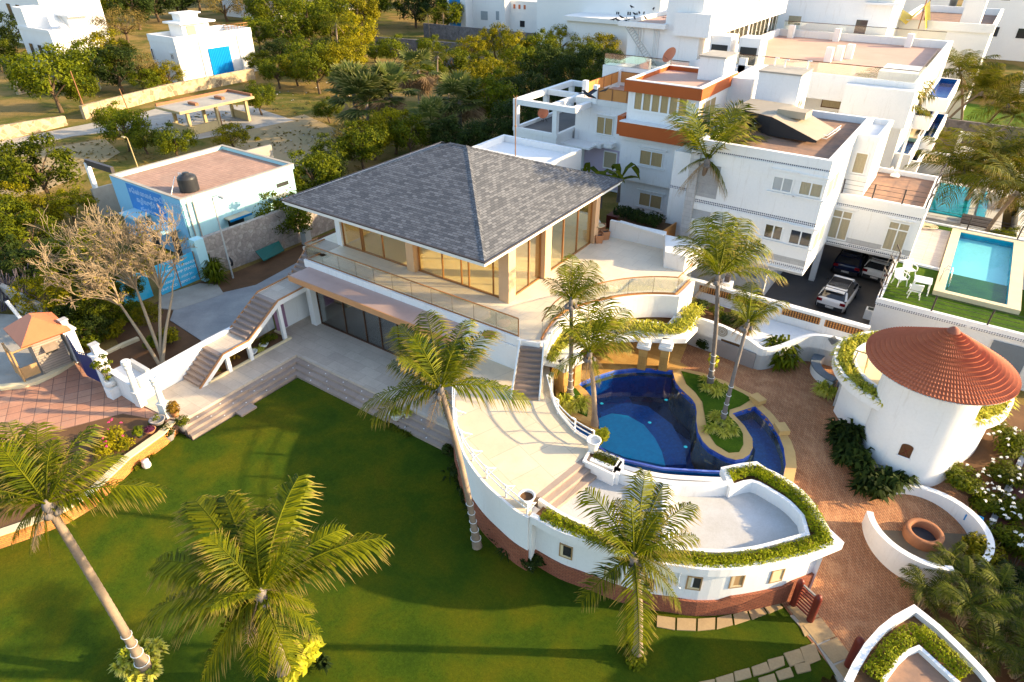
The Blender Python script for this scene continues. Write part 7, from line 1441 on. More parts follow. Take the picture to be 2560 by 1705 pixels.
t=thing('yellow_shed','small ochre walled shed among the trees at the top','shed',(-125,112,0)); boxw(-128,-121,110,118,-.1,4).build('walls','ochre_wood',t); boxw(-128.5,-120.5,109.5,118.5,4,4.3).build('roof','kerb_cream',t)
# ---- far white compound in the centre
t=thing('white_compound','long white compound building with blue recesses and a louvred roof frame at the top centre','building',(-90,128,0)); boxw(-101.5,-96.5,122,132,-.1,9).build('left_tower','white_render_far',t); boxw(-100.5,-88,124.5,135,-.1,11.5).build('main_block','white_render_far',t); boxw(-88,-80,126.5,134,-.1,6.5).build('court_wall','white_render_far',t); boxw(-80,-73,128,142,-.1,3.8).build('pavilion','white_render_far',t); boxw(-84,-79,132,140,-.1,14).build('right_tower','white_render_far',t)
g=MB()
for k in range(12): g.box((-76.5,128+k*1.15,4.05),(8,.35,.35))
g.build('roof_beam','white_render_far',t)
f=Fac((-101.5,122),(-96.5,122)); g=MB(); f.box(g,.6,3.6,4.2,7.8,0,.05); f.box(g,.6,3.6,.6,3,0,.05); g.build('blue_recess','shutter_blue',t)
f=Fac((-100.5,124.5),(-88,124.5)); 
for u,z,w in ((6.2,7.2,1.8),(6.2,2.6,1.8),(10.2,7.6,.8),(10.2,2.8,.8)): g=MB(); f.box(g,u,u+w,z,z+1.7,0,.06); g.build('window','pane_grey',t)
f=Fac((-88,126.5),(-80,126.5)); g=MB(); 
for k in range(3): f.box(g,.8+k*1.3,1.3+k*1.3,5.0,5.8,0,.05)
g.build('square_hole','coral_sheet',t)
for u in (2.5,): g=MB(); f.box(g,u,u+1.2,1.6,2.8,0,.05); g.build('window','pane_dark',t)
for k,(a,b,c,d,h,lb) in enumerate(((( 940,130),(1170,150),None,None,2.6,'dark stained compound wall crossing the thicket, nearer one'),((1085,168),(1230,190),None,None,2.4,'short dark stained wall behind the fan palms'),((1060,92),(1440,132),None,None,2.6,'long grey wall in front of the white compound'),((1440,118),(1600,120),None,None,2.4,'grey block wall with a shed roof right of the white compound'))):
    t=thing('compound_wall',lb,'wall',P(*a,0)); MB().wall([P(*a,0),P(*b,0)],-.1,h,.4).build('wall','rubble_dark',t)
t=thing('white_apartment_house','white house with small hooded windows partly behind the tall block','house',(-60,125,0)); boxw(-72,-48,112,130,-.1,13).build('body','white_render_far',t); f=Fac((-72,112),(-48,112)); 
for a,b in (((1540,28),(1549,41)),((1568,28),(1578,42)),((1590,30),(1596,38))): window(t,f,a,b,2,'pane_dark')
boxw(-62,-50,106,112,-.1,6.3).build('front_block','white_render_far',t); boxw(-62.5,-49.5,105.4,112,6.3,7.0).build('cornice','white_render_far',t)
for k,(x0,x1,y0,y1,h,lb) in enumerate(((-130,-118,165,175,9,'small pale house on the skyline left of centre'),(-106,-98,172,184,10,'pale house above the trees near the top edge'),(-40,-10,150,170,15,'long white block at the top right behind the roofs'),(-8,20,150,175,14,'broad white building above the right hand palms'),(-30,-18,128,140,16,'narrow white block with dark glass at the top right'),(4,20,118,135,7,'white low house among the palms at the right edge'))):
    t=thing('distant_building',lb,'building',((x0+x1)/2,(y0+y1)/2,0)); boxw(x0,x1,y0,y1,-.1,h).build('walls','white_render_far',t); rim(x0-.3,x1+.3,y0-.3,y1+.3,h,h+.8,.4).build('parapet','white_render_far',t); f=Fac((x0,y0),(x1,y0)); n=max(2,int((x1-x0)/4))
    for i in range(n):
        for z in (h*.25,h*.65): g=MB(); f.box(g,(i+.35)*(x1-x0)/n,(i+.35)*(x1-x0)/n+1.3,z,z+1.5,0,.08); g.build('window','pane_dark',t)
# right edge fence
t=thing('orange_fence','tall orange mesh fence with slanting grey stays along the right edge of the garden','fence',(8,22,0)); g=MB(); g.wall([(8.25,12),(8.3,33.7)],-1,1.5,.05); g.build('mesh','orange_mesh',t); g=MB()
for k in range(9): y=13+k*2.5; g.tube([(8.1,y,-1),(8.15,y,1.6)],.05,5); g.tube([(7.4,y+.6,-.6),(8.15,y,1.2)],.06,5)
g.build('stay','pale_pole',t)
t=thing('brown_boardwalk','dark red brown board strip with a pebble runnel between the white flowered bushes','path',(5.5,25,.2)); g=MB(); a=PH(2430,1260,path_h);b=PH(2480,1060,path_h); g.grid(0,1,0,1,3,16,lambda u,v:0); g.v=[Vector((5.3+v.y*.9+v.x*.8,24.5+v.y*6.5,path_h(5.3+v.y*.9,24.5+v.y*6.5)+.09)) for v in g.v]; g.build('boards','board_brown',t); g=MB(); g.grid(0,1,0,1,1,16,lambda u,v:0); g.v=[Vector((5.25+v.y*.9+v.x*.22,24.8+v.y*5.5,path_h(5.3+v.y*.9,24.8+v.y*5.5)+.13)) for v in g.v]; g.build('runnel','concrete_white',t)
t=thing('blue_crate','bright blue plastic crate rim behind the curved white wall','crate',P(2436,1292,.1)); g=MB(); g.wall([(-.3,-.12),(.3,-.12),(.3,.12),(-.3,.12)],-.25,.05,.04,closed=True); g.build('crate','shutter_blue',t,True)
# ================================================================ PALMS
def mkpalm(base,cr_px,cr_z,tpx,label,seed,**kw):
    cr=P(*cr_px,cr_z); return palm(base,cr,tips_px(cr,tpx,cr_px),label,seed,**kw)
mkpalm(P(1193,1366,-.9),(1102,972),6.3,[(1065,779),(996,815),(1010,860),(1226,827),(1168,800),(978,905),(908,1013),(929,1049),(1321,1000),(1120,1046),(1171,925),(1003,950),(1200,870),(1140,850),(1040,1010),(1250,960)],'tall coconut palm with a curving trunk standing between the dark lawn and the cream deck',101,r0=.145,rope=(.06,.34),extra=6)
mkpalm(P(715,1690,-.7),(653,1482),5.6,[(488,1251),(560,1240),(748,1190),(656,1273),(860,1321),(958,1345),(493,1368),(389,1405),(370,1533),(440,1580),(505,1702),(733,1680),(785,1515),(760,1420),(600,1330),(590,1515),(560,1600),(650,1690),(690,1650),(620,1640),(800,1580),(820,1400),(700,1300)],'coconut palm seen from above in the middle of the lower lawn',102,r0=.19,extra=7,nl=52)
mkpalm(P(367,1675,-.7),(118,1262),6.4,[(403,1222),(301,1137),(226,1064),(95,1058),(20,1055),(-60,1100),(121,1379),(73,1372),(-10,1240),(-70,1310),(190,1310),(250,1180),(-100,1200),(30,1350),(290,1250)],'leaning coconut palm at the lower left with its crown over the planter wall',103,r0=.165,rope=(.02,.3),extra=6,nl=48)
mkpalm(P(1593,1640,-1.0),(1584,1392),5.2,[(1613,1178),(1462,1225),(1540,1250),(1470,1346),(1451,1508),(1598,1636),(1730,1258),(1693,1449),(1730,1401),(1500,1300),(1650,1290),(1520,1440),(1660,1210),(1740,1340),(1700,1510),(1560,1320)],'coconut palm in front of the curved white building with one frond hanging to the lawn',104,r0=.17,extra=6,nl=46)
mkpalm(P(1487,1062,.7),(1474,884),4.3,[(1467,732),(1376,765),(1566,772),(1628,823),(1577,868),(1372,940),(1515,743),(1420,820),(1530,900),(1550,820),(1430,900),(1500,960),(1400,850)],'coconut palm with a swollen trunk rising from the left rim of the pool',105,r0=.14,extra=6)
mkpalm(P(1425,987,.72),(1428,752),6.1,[(1431,637),(1485,655),(1365,695),(1515,713),(1405,665),(1398,760),(1471,748),(1380,730),(1500,690),(1450,790)],'slim coconut palm with a rope lit foot at the left tip of the pool',106,bark='bark_grey',r0=.125,rope=(.02,.34),extra=5)
mkpalm(P(1712,672,.2),(1768,402),8.6,[(1700,278),(1773,262),(1828,270),(1890,372),(1828,489),(1726,412),(1905,345),(1861,281),(1707,358),(1740,300),(1800,480),(1700,430),(1850,400)],'tall coconut palm in the gap between the orange banded house and the white house',107,r0=.2,extra=6)
mkpalm(P(1775,960,.72),(1795,690),7.0,[(1707,589),(1766,720),(1806,530),(1860,545),(1919,618),(1956,691),(1875,640),(1747,690),(1695,612),(1840,570),(1750,545),(1890,590),(1720,650)],'tall coconut palm on the grassed island of the pool',108,bark='bark_grey',r0=.13,rope=(.02,.34),extra=6)
mkpalm(P(1806,1052,.72),(1869,808),5.4,[(1879,706),(1828,735),(1937,765),(1963,752),(1820,780),(1904,743),(1850,715),(1920,800),(1835,810),(1900,830)],'smaller coconut palm leaning right at the tip of the pool island',109,bark='bark_grey',r0=.11,rope=(.02,.4),extra=5)
# palms by the right edge and behind: one grown tree, then copies
def starpalm(label,base,h,rad,seed,lean=(0,0),group=None,frmat='frond_far',nl=30,nf=20,r0=.17,hang=None):
    rng=random.Random(seed); b=Vector(base); cr=b+Vector((lean[0],lean[1],h)); tips=[]
    for k in range(nf):
        a=2*PI*k/nf*2.4+rng.uniform(-.2,.2); e=rng.uniform(-.45,.75); tips.append(cr+Vector((math.cos(a)*rad*math.cos(e),math.sin(a)*rad*math.cos(e),rad*math.sin(e))))
    return palm(b,cr,tips,label,seed,r0=r0,nl=nl,extra=4,dead=2,frmat=frmat,group=group)
GP='coconut palms beyond the white houses'
rp=[((2150,480),(2200,270),8.5,'leaning coconut palm rising beside the lowest plunge pool'),((2340,335),(2455,230),10,'double stemmed palm in the further green garden, left'),((2300,480),(2410,430),7,'palm behind the lattice wall at the right'),((2395,540),(2480,400),9,'coconut palm beside the second well arch'),((2480,560),(2530,440),7,'coconut palm leaning over the seaside wall'),((2440,620),(2545,480),8,'coconut palm nearest the turquoise pool terrace at the right edge'),((2400,330),(2400,180),11,'tall palm in front of the white building at the upper right'),((2455,330),(2520,260),8,'bushy palm at the right edge in the further garden'),((2420,130),(2440,55),9,'small palm against the white building at the upper right'),((2480,120),(2480,65),9,'second small palm against the white building at the upper right'),((2530,140),(2540,85),9,'palm at the top right corner'),((2480,260),(2545,180),9,'palm half cut by the right edge below the corner one'),((2360,300),(2460,190),9,'dense palm overlapping the double stemmed palm'),((2420,420),(2500,330),8,'dense palm in the middle of the right edge group'),((2470,470),(2550,400),8,'palm at the right edge above the seaside wall'),((2330,420),(2440,320),8,'palm leaning over the green garden and stone wall'),((2500,350),(2550,300),8,'palm crown touching the right edge beside the dense group')]
p0_=None
for k,(b,c,h,lb) in enumerate(rp):
    bb=P(*b,0); z=max(4,min(11,zat(c[0],c[1],bb.x,bb.y))); cc=P(*c,z); rad=3.9
    if k<6 or k==7: starpalm(lb,bb,z,rad,300+k,(cc.x-bb.x,cc.y-bb.y),GP)
    else:
        if p0_ is None: p0_=starpalm(lb,bb,z,rad,300+k,(cc.x-bb.x,cc.y-bb.y),GP)
        else: dup(p0_,bb,k*1.3,z/9,lb)
# fan palms in the thicket
def fanpalm(label,base,h,rad,seed,dry=.2,nf=34):
    rng=random.Random(seed); t=thing('fan_palm',label,'palm tree',base,'fan palms in the thicket'); MB().tube([(0,0,0),(.1,0,h*.5),(0,.05,h)],[.3,.24,.22],8).build('trunk','bark_grey',t,True)
    for part_,mat_ in (('fronds','fan_leaf'),('dry_fronds','fan_dry')):
        g=MB()
        for k in range(int(nf*(1-dry)) if part_=='fronds' else int(nf*dry)+2):
            a=rng.uniform(0,6.28); e=rng.uniform(-.3,1.3) if part_=='fronds' else rng.uniform(-1.3,-.3); d=Vector((math.cos(a)*math.cos(e),math.sin(a)*math.cos(e),math.sin(e))); c=Vector((0,0,h))+d*rad*.55; s=d.cross(Vector((0,0,1))).normalized()
            g.tube([(0,0,h),c],.03,4)
            n=15; w=s.cross(d).normalized()
            for i in range(n):
                th=(i/(n-1)-.5)*3.6; q=(d*math.cos(th)+s*math.sin(th)).normalized(); l=rad*.5*rng.uniform(.85,1.1); m=c+q*l*.6; tp=c+q*l-Vector((0,0,.12*l)); ss_=q.cross(w).normalized()*rad*.035
                g.add([c,m-ss_,tp,m+ss_],[(0,1,2,3)],[[(0,0),(.5,0),(1,0),(.5,0)]])
        fixuv(g); g.build(part_,mat_,t,True)
    return t
for k,(b,top,w,lb,dr) in enumerate((((925,345),(915,250),200,'broad fan palm clump with blue green leaves behind the shelter',.15),((985,335),(960,215),150,'fan palm behind the broad clump',.2),((1052,285),(1045,160),130,'tall fan palm with a skirt of dry leaves',.55),((1150,345),(1150,240),150,'round fan palm in the middle of the thicket',.15),((1085,375),(1080,300),140,'low fan palm right behind the shingle roof',.1),((895,330),(880,215),150,'fan palm at the left of the thicket',.15))):
    p=P(*b,0); h=max(1.5,zat(top[0],top[1],p.x,p.y)*.9); fanpalm(lb,p,h,w*depth(p)/F*.5,400+k,dr)
# ================================================================ BROADLEAF TREES
TP={}
for nm,leaf,seed,h,rx,rz,nc,nl_,ls,cl in (('green','leaf_tree',1,5.0,2.6,1.9,54,95,.135,.30),('yellow','leaf_yellow',2,4.8,2.6,1.8,50,95,.13,.28),('dark','leaf_dark',3,4.8,2.7,1.9,60,90,.14,.30),('scrub','leaf_scrub',4,3.6,2.4,1.3,40,60,.09,.33),('mid','leaf_tree',5,5.8,2.2,2.6,52,90,.13,.26)):
    TP[nm]=dict(seed=seed,h=h,rx=rx,leaf=leaf,rz=rz,nc=nc,nl=nl_,ls=ls,cl=cl,obj=None)
PLACE=['left of','right of','just behind','in front of']
tcount={}
def tree(px,py,w,kind,label,hk=1.0,group='trees and bushes of the dry lot and thicket'):
    d=TP[kind]; p=P(px,py,-.05); s=.92*w*depth(p)/F/(2*d['rx']); rg=random.Random(int(px*7+py))
    if d['obj'] is None:
        d['obj']=tree_proto('broadleaf_tree','x',d['seed'],d['h'],d['rx'],d['rz'],d['nc'],d['nl'],d['ls'],d['leaf'],d['cl']); o=d['obj']; o.location=p; o.scale=(s,s,s*hk); o['label']=label; o['group']=group
    else: o=dup(d['obj'],p,rg.uniform(0,6.28),(s*rg.uniform(.95,1.05),s,s*hk),label,group)
    return o
def where(px,py):
    L=[((190,250),'near the tall pale lamp pole'),((515,150),'near the blue shuttered building'),((480,300),'near the concrete shelter'),((450,450),'near the pale blue pumping station'),((100,560),'left of the bare tree'),((720,160),'right of the blue shuttered building'),((950,330),'beside the fan palms'),((1300,60),'below the white compound'),((1150,180),'in the thicket behind the fan palms'),((1350,230),'left of the white concrete frame'),((1500,120),'left of the leaning ladder'),((600,40),'behind the shuttered building'),((850,60),'at the top near the white compound'),((300,30),'at the top left by the white houses'),((50,120),'beside the upper left villa'),((2350,420),'among the right hand palms')]
    return min(L,key=lambda q:(q[0][0]-px)**2+(q[0][1]-py)**2)[1]
AD={'green':'bushy green tree','yellow':'tree coloured sunlit yellow green','dark':'tree coloured dark with shade','scrub':'brown half bare scrub tree','mid':'upright green tree'}  # sun and shade on the wood are put into the leaf colours
TL=[(245,228,150,'green'),(310,232,130,'dark'),(205,215,110,'green'),(360,222,110,'scrub'),(280,190,130,'yellow'),(155,282,175,'green'),(210,270,100,'green'),(378,238,85,'green'),(432,226,75,'yellow'),(395,215,60,'green'),(130,515,200,'green'),(75,500,110,'green'),(325,378,120,'green'),(300,340,90,'green'),(370,385,90,'green'),(450,400,115,'green'),(655,288,85,'green'),(825,308,75,'green'),(585,380,95,'yellow'),(40,130,110,'dark'),(5,180,90,'green'),(10,95,60,'dark'),
(700,222,100,'green'),(745,215,90,'yellow'),(800,235,120,'green'),(850,225,110,'yellow'),(770,190,110,'green'),(660,190,80,'green'),(700,170,90,'dark'),(830,180,110,'dark'),(880,200,100,'yellow'),(735,140,120,'green'),(650,130,100,'green'),(780,120,120,'mid'),(850,130,120,'green'),(900,150,110,'yellow'),(680,95,130,'green'),(750,75,130,'yellow'),(830,90,120,'green'),(900,100,120,'yellow'),(930,70,120,'green'),(640,60,120,'scrub'),(570,55,110,'scrub'),(700,50,120,'dark'),(780,40,130,'green'),(860,45,130,'yellow'),(950,30,130,'yellow'),(320,110,120,'scrub'),(350,75,130,'dark'),(400,55,130,'dark'),(290,70,110,'green'),(250,60,100,'yellow'),(450,45,110,'dark'),(200,30,90,'yellow'),(500,30,100,'scrub'),(330,30,110,'green'),(560,20,120,'green'),(620,15,130,'dark'),(690,10,120,'green'),(760,5,120,'mid'),(840,5,120,'yellow'),(380,10,120,'green'),(1010,45,130,'mid'),(1040,70,110,'dark'),(1090,60,110,'dark'),(1120,85,90,'green'),
(940,400,130,'yellow'),(880,400,120,'scrub'),(990,385,120,'yellow'),(840,430,120,'green'),(910,425,130,'green'),(1030,400,110,'green'),(1120,395,110,'dark'),(1180,405,120,'dark'),(790,510,150,'green'),(735,540,110,'green'),(820,470,120,'dark'),(722,608,150,'green'),(670,520,70,'green'),(1235,330,150,'green'),(1200,270,110,'yellow'),(1240,250,110,'yellow'),(1290,380,140,'dark'),(1270,300,120,'dark'),(1230,400,120,'dark'),(1180,160,80,'yellow'),(1240,150,90,'yellow'),(1210,190,80,'green'),(1280,175,90,'yellow'),(1300,210,110,'green'),(1350,170,100,'green'),(1360,230,120,'dark'),(1330,280,120,'dark'),(1400,210,110,'dark'),(1420,260,120,'dark'),(1450,190,100,'green'),(1400,150,100,'yellow'),(1470,240,120,'dark'),(1500,170,100,'yellow'),(1530,150,90,'yellow'),(1520,210,100,'dark'),(1550,260,110,'dark'),(1480,290,110,'green'),(1370,320,110,'dark'),(1430,310,110,'dark'),(1080,160,70,'green'),(1130,200,90,'green'),(1170,230,80,'yellow'),(940,160,60,'green'),(990,170,80,'green'),(1040,205,70,'yellow'),(1090,215,70,'green'),
(1380,60,80,'mid'),(1410,70,80,'dark'),(1500,80,90,'green'),(1350,20,90,'green'),(1440,30,100,'dark'),(1480,20,90,'green'),(1530,20,80,'yellow'),(1020,10,110,'green'),(1100,20,110,'dark'),(960,5,110,'mid'),
(30,620,150,'green'),(100,640,150,'green'),(30,560,130,'yellow'),(0,690,140,'dark'),(80,720,130,'dark'),(160,700,150,'dark'),(230,690,130,'green'),(190,560,120,'yellow'),(120,580,110,'yellow'),(140,800,140,'yellow'),(215,800,120,'green'),(270,820,110,'green'),(180,840,110,'dark'),(250,850,90,'dark'),(330,760,90,'green'),(380,820,70,'yellow'),(2420,470,90,'dark'),(2350,440,60,'green'),(2280,420,50,'green'),(2500,640,80,'green'),(2540,560,80,'green')]
used={}
ORD=['first','second','third','fourth','fifth','sixth','seventh','eighth','ninth','tenth','eleventh','twelfth','thirteenth','fourteenth','fifteenth','sixteenth','seventeenth','eighteenth']
for (a,b,w,k) in sorted(TL):
    key=(AD[k],where(a,b)); n=used.get(key,0); used[key]=n+1
    tot=sum(1 for q in TL if (AD[q[3]],where(q[0],q[1]))==key)
    lb=f"{AD[k]} {key[1]}" if tot==1 else f"{AD[k]} {key[1]}, {ORD[n]} from left"
    tree(a,b,w,k,lb,hk=random.Random(a).uniform(.8,1.1))
# palms inside the wood
gp='slim coconut palms among the thicket trees'
wl=[((850,180),(840,60),'coconut palm above the wood right of the shuttered building'),((790,165),(780,100),'coconut palm showing over the green trees near the shuttered building'),((640,170),(650,110),'coconut palm at the right corner of the shuttered building'),((905,190),(900,110),'slender coconut palm above the yellow trees'),((1095,250),(1090,130),'young coconut palm in front of the dark compound wall'),((1125,290),(1120,190),'small coconut palm right of the tall fan palm'),((905,140),(905,75),'coconut palm near the left end of the dark compound wall'),((1420,120),(1410,20),'coconut palm right of the white compound, left of three'),((1460,100),(1460,35),'coconut palm right of the white compound, middle of three'),((1510,110),(1515,30),'coconut palm right of the white compound, right of three'),((310,110),(300,50),'coconut palm at the top left behind the bushy tree'),((150,60),(140,10),'coconut palm above the upper left villa'),((1540,120),(1550,90),'short coconut palm at the foot of the tall white block'),((1075,95),(1060,30),'date like palm left of the white compound, left'),((1110,95),(1110,25),'date like palm left of the white compound, right')]
pr_=None
for k,(b,c,lb) in enumerate(wl):
    bb=P(*b,0); z=zat(c[0],c[1],bb.x,bb.y); z=max(4,min(11,z))
    if pr_ is None: pr_=starpalm(lb,bb,7,3.0,500,(.3,.2),gp,nl=18,nf=13)
    else: dup(pr_,bb,k*1.7,z/7.6,lb)
# bare tree over the yard
def bare_tree(base,label,seed):
    t=thing('bare_tree',label,'tree',base); rng=random.Random(seed); g=MB(); tips=[]
    tgt=[P(a,b,z) for a,b,z in ((120,600,4.5),(180,560,5.5),(240,560,5.5),(300,545,6),(360,560,5.5),(430,560,5.5),(450,640,4),(150,680,4),(100,650,4.5),(220,640,5),(320,620,5),(400,540,6.0),(470,600,4.5),(350,680,3.5),(210,740,3),(270,600,5.5),(160,620,5.0),(260,680,4.2),(390,620,4.8),(300,740,2.8),(130,720,3.4))]
    def grow(p,d,l,r,lv):
        n=4; pts=[p]; q=p; dd=d
        for i in range(n):
            dd=(dd+Vector((rng.gauss(0,.2),rng.gauss(0,.2),rng.gauss(0,.14)+.03))).normalized(); q=q+dd*l/n; pts.append(q)
        g.tube(pts,[max(.014,r*(1-.45*i/n)) for i in range(n+1)],5 if lv<2 else 3,cap=False)
        if lv>=5: tips.append(q); return
        for k in range(3):
            ax=Vector((rng.gauss(0,1),rng.gauss(0,1),rng.gauss(0,.6))).normalized(); nd=(dd+ax*.62).normalized(); grow(pts[-1-(k%3)],nd,l*rng.uniform(.62,.9),r*.58,lv+1)
    wb=Vector(base); mains=[P(300,760,1.9)-wb,P(340,720,2.2)-wb,P(400,720,2.2)-wb,P(430,740,2.0)-wb]
    for k,m in enumerate(mains): st=Vector((.18*math.cos(k*1.6),.18*math.sin(k*1.6),0)); g.tube([st,st.lerp(m,.5)+Vector((0,0,.2)),m],[.105,.085,.06],8,cap=False)
    for q in tgt+[a.lerp(b,.5)+Vector((rng.gauss(0,.5),rng.gauss(0,.5),rng.uniform(-.6,.2))) for a,b in zip(tgt,tgt[3:])]:
        v=q-wb; s0=min(mains,key=lambda m:(m-v).length); d0=v-s0; m=s0+d0*.35+Vector((rng.gauss(0,.15),rng.gauss(0,.15),.15)); g.tube([s0-Vector((0,0,.1)),s0.lerp(m,.5)+Vector((0,0,.1)),m],[.05,.042,.034],6,cap=False); grow(m,(v-m).normalized(),(v-m).length*.46,.030,1)
    g.build('branches','bark_pale',t,True); lf=MB()
    for q in tips[::14]: scatter_leaves(lf,rng,q,.22,4,.07)
    lf.build('sparse_leaves','leaf_yellow',t,True); return t
bare_tree(P(410,935,0),'large almost leafless pale branched tree between the pumping station gate and the white wall',9)
bush('yard_shrub','bright green shrub growing up the trunk of the bare tree',P(430,860,0),.8,1.6,'leaf_yellow',93,900,.09); bush('yard_shrub','low green shrub by the white wall under the bare tree',P(370,960,0),.8,.6,'leaf_tree',94,700,.07)
q=MB(); rg=random.Random(33)
for k in range(8): m=spiky_mb(rg,(rg.uniform(-.4,.4),rg.uniform(-.4,.4),.1*k),.9,34,.05,1.3); q.add(m.v,m.f,m.uv)
fixuv(q); t=thing('agave_shrub','rounded spiky green shrub at the corner of the stone wall and the lettered gate','shrub',P(535,705,0)); q.build('leaves','leaf_tree',t,True)
# big leaved shrubs of the pool garden
def bigleaf(label,p,r,h,leaf,seed,n=260,lw=.06):
    rng=random.Random(seed); g=MB()
    for k in range(n//26+1): m=spiky_mb(rng,(rng.uniform(-r,r)*.6,rng.uniform(-r,r)*.6,h*rng.uniform(0,.55)),r*.75,26,lw,1.1); g.add(m.v,m.f,m.uv)
    fixuv(g); t=thing('leafy_shrub',label,'shrub',p); g.build('leaves',leaf,t,True); return t
bigleaf('large dark leafed shrub against the curving white wall beside the brick path',PH(1950,905,path_h),1.0,1.2,'leaf_tree',1,620,.07)
for k,(a,b,lb) in enumerate(((2105,1105,'dark leafed shrub mass at the left foot of the round tower, upper'),(2130,1160,'dark leafed shrub mass at the left foot of the round tower, middle'),(2175,1225,'dark leafed shrub mass at the foot of the round tower next to the curved wall'),(2230,1225,'dark leafed shrub in front of the tower foot'))): bigleaf(lb,PH(a,b,path_h),.75,.9,'leaf_dark',20+k,480,.07)
bigleaf('strappy yellow green border plants below the ring shaped roof',PH(2062,985,path_h),.6,.25,'spider_leaf',30,420,.03); bush('ball_shrub','round dark shrub with yellow climbing leaves by the wall behind the tall palm',PH(1755,870,path_h),.55,1.1,'leaf_dark',31,700,.08); bush('climber','bright yellow large leaves climbing the foot of the tall island palm',P(1778,930,.72),.35,1.6,'leaf_lime',32,110,.14); bush('climber','yellow leaves beside the round dark shrub',PH(1790,860,path_h),.3,1.0,'leaf_lime',33,90,.13)
# white flowering bushes
def rosebush(label,a,b,r,h,seed):
    p=PH(a,b,path_h); t=bush('flowering_bush',label,p,r,h,'leaf_tree',seed,2200,.075,group='white flowering bushes by the fence'); rng=random.Random(seed); g=MB()
    for k in range(16):
        an=rng.uniform(0,6.28); rr=r*math.sqrt(rng.random())*.95; c=(rr*math.cos(an),rr*math.sin(an),h*(.80-.40*(rr/r)**2)+rng.uniform(-.02,.05)); scatter_leaves(g,rng,c,.06,12,.055,.6)
    g.build('blossoms','flower_white',t,True)
for k,(a,b,r,h,lb) in enumerate(((2400,1075,.8,1.1,'white flowering bush next to the tower under the rim of the ring roof'),(2400,1215,.9,1.2,'white flowering bush at the right foot of the tower'),(2500,1120,.9,1.2,'white flowering bush by the orange fence, highest in view'),(2515,1210,.9,1.3,'white flowering bush by the orange fence below the highest one'),(2475,1275,.8,1.1,'white flowering bush right of the brown boards'),(2515,1370,.9,1.3,'white flowering bush by the fence behind the yellow shrub'),(2530,1290,.8,1.2,'white flowering bush touching the orange mesh'))): rosebush(lb,a,b,r*1.15,h*1.15,200+k)
bush('yellow_shrub','tall yellow green shrub behind the open end of the curved white wall',PH(2455,1415,path_h),1.05,1.9,'leaf_yellow',41,2000,.08); bush('yellow_shrub','yellow green shrub right of the tall one near the fence',PH(2520,1450,path_h),.9,1.5,'leaf_dark',42,1500,.08)
# areca palms
def areca(label,p,r,h,seed,n=22):
    rng=random.Random(seed); t=thing('areca_palm',label,'palm',p,'areca palm clumps in the lower right'); g=MB(); s=MB()
    for k in range(n):
        a=rng.uniform(0,6.28); b=Vector((rng.uniform(-.2,.2),rng.uniform(-.2,.2),h*rng.uniform(.35,.6))); e=rng.uniform(.1,.9); tp=b+Vector((math.cos(a)*r*rng.uniform(.6,1.1),math.sin(a)*r*rng.uniform(.6,1.1),h*.5*e-.2)); frond_mb(g,b,tp,rng,nl=24,hang=.45,lw=.07,seg=8,arch=.3); s.tube([(b.x*.5,b.y*.5,0),b],.03,4)
    fixuv(g); g.build('fronds','areca',t,True); s.build('stems','bark_pale',t,True); return t
for k,(a,b,r,h,lb) in enumerate(((2300,1520,1.3,1.9,'areca palm clump nearest the brick path'),(2400,1560,1.4,2.1,'areca palm clump in the middle of the lower right bed'),(2500,1600,1.5,2.1,'areca palm clump by the fence in the lower right bed'),(2380,1480,1.2,2.0,'areca palm clump behind the front white wall of the circle'),(2480,1520,1.4,2.2,'grey green areca palm clump against the fence'),(2440,1660,1.4,2.0,'areca palm clump cut by the bottom right corner'),(2530,1690,1.3,2.0,'areca palm clump at the very corner of the picture'),(2360,1440,.9,1.7,'sunlit areca palm tuft over the front curved wall'))): areca(lb,P(a,b,-.9),r*.88,h*.9,600+k)
# foundation planting along the curved wall, dark
rg=random.Random(55); nms=['dark shrub at the upper end of the bed under the deck wall','dark shrub behind the tall palm trunk','low dark shrub beside the tall palm trunk','dark shrub in the bed left of the first small window','tall dark shrub under the first small window','dark leafy shrub between the first two small windows','dark strappy shrub under the second small window','last dark shrub of the bed before the brick base']
for k,(a,b) in enumerate(((1143,1090),(1150,1140),(1165,1190),(1195,1235),(1230,1275),(1265,1325),(1310,1370),(1350,1405))):
    p=P(a-18,b+4,-.9); bush('bed_shrub',nms[k],p,.55,.9+.1*(k%3),'leaf_dark',700+k,800,.075,group='dark shrubs of the bed under the curved wall')
    m=spiky_mb(rg,(0,0,0),.6,40,.04,.7); m.v=[v+p-Vector((.35,.25,0)) for v in m.v]; fixuv(m); 
    if k%2==0: tt=thing('strappy_plant','strappy dark plant in the bed, '+['upper','','second','','third','','lowest'][k]+' of four along the lawn edge','plant',p-Vector((.35,.25,0))); m.build('leaves','leaf_dark',tt)
hedge_along('cover_plants','leaf_dark' and 'dark low ground cover between the shrubs at the foot of the curved wall',[P(1122,1080,-.7),P(1135,1150,-.8),P(1180,1250,-.9),P(1250,1340,-.95),P(1350,1425,-1)],.9,-.95,.35,'leaf_dark',81,dens=420,ls=.07,cat='ground cover')
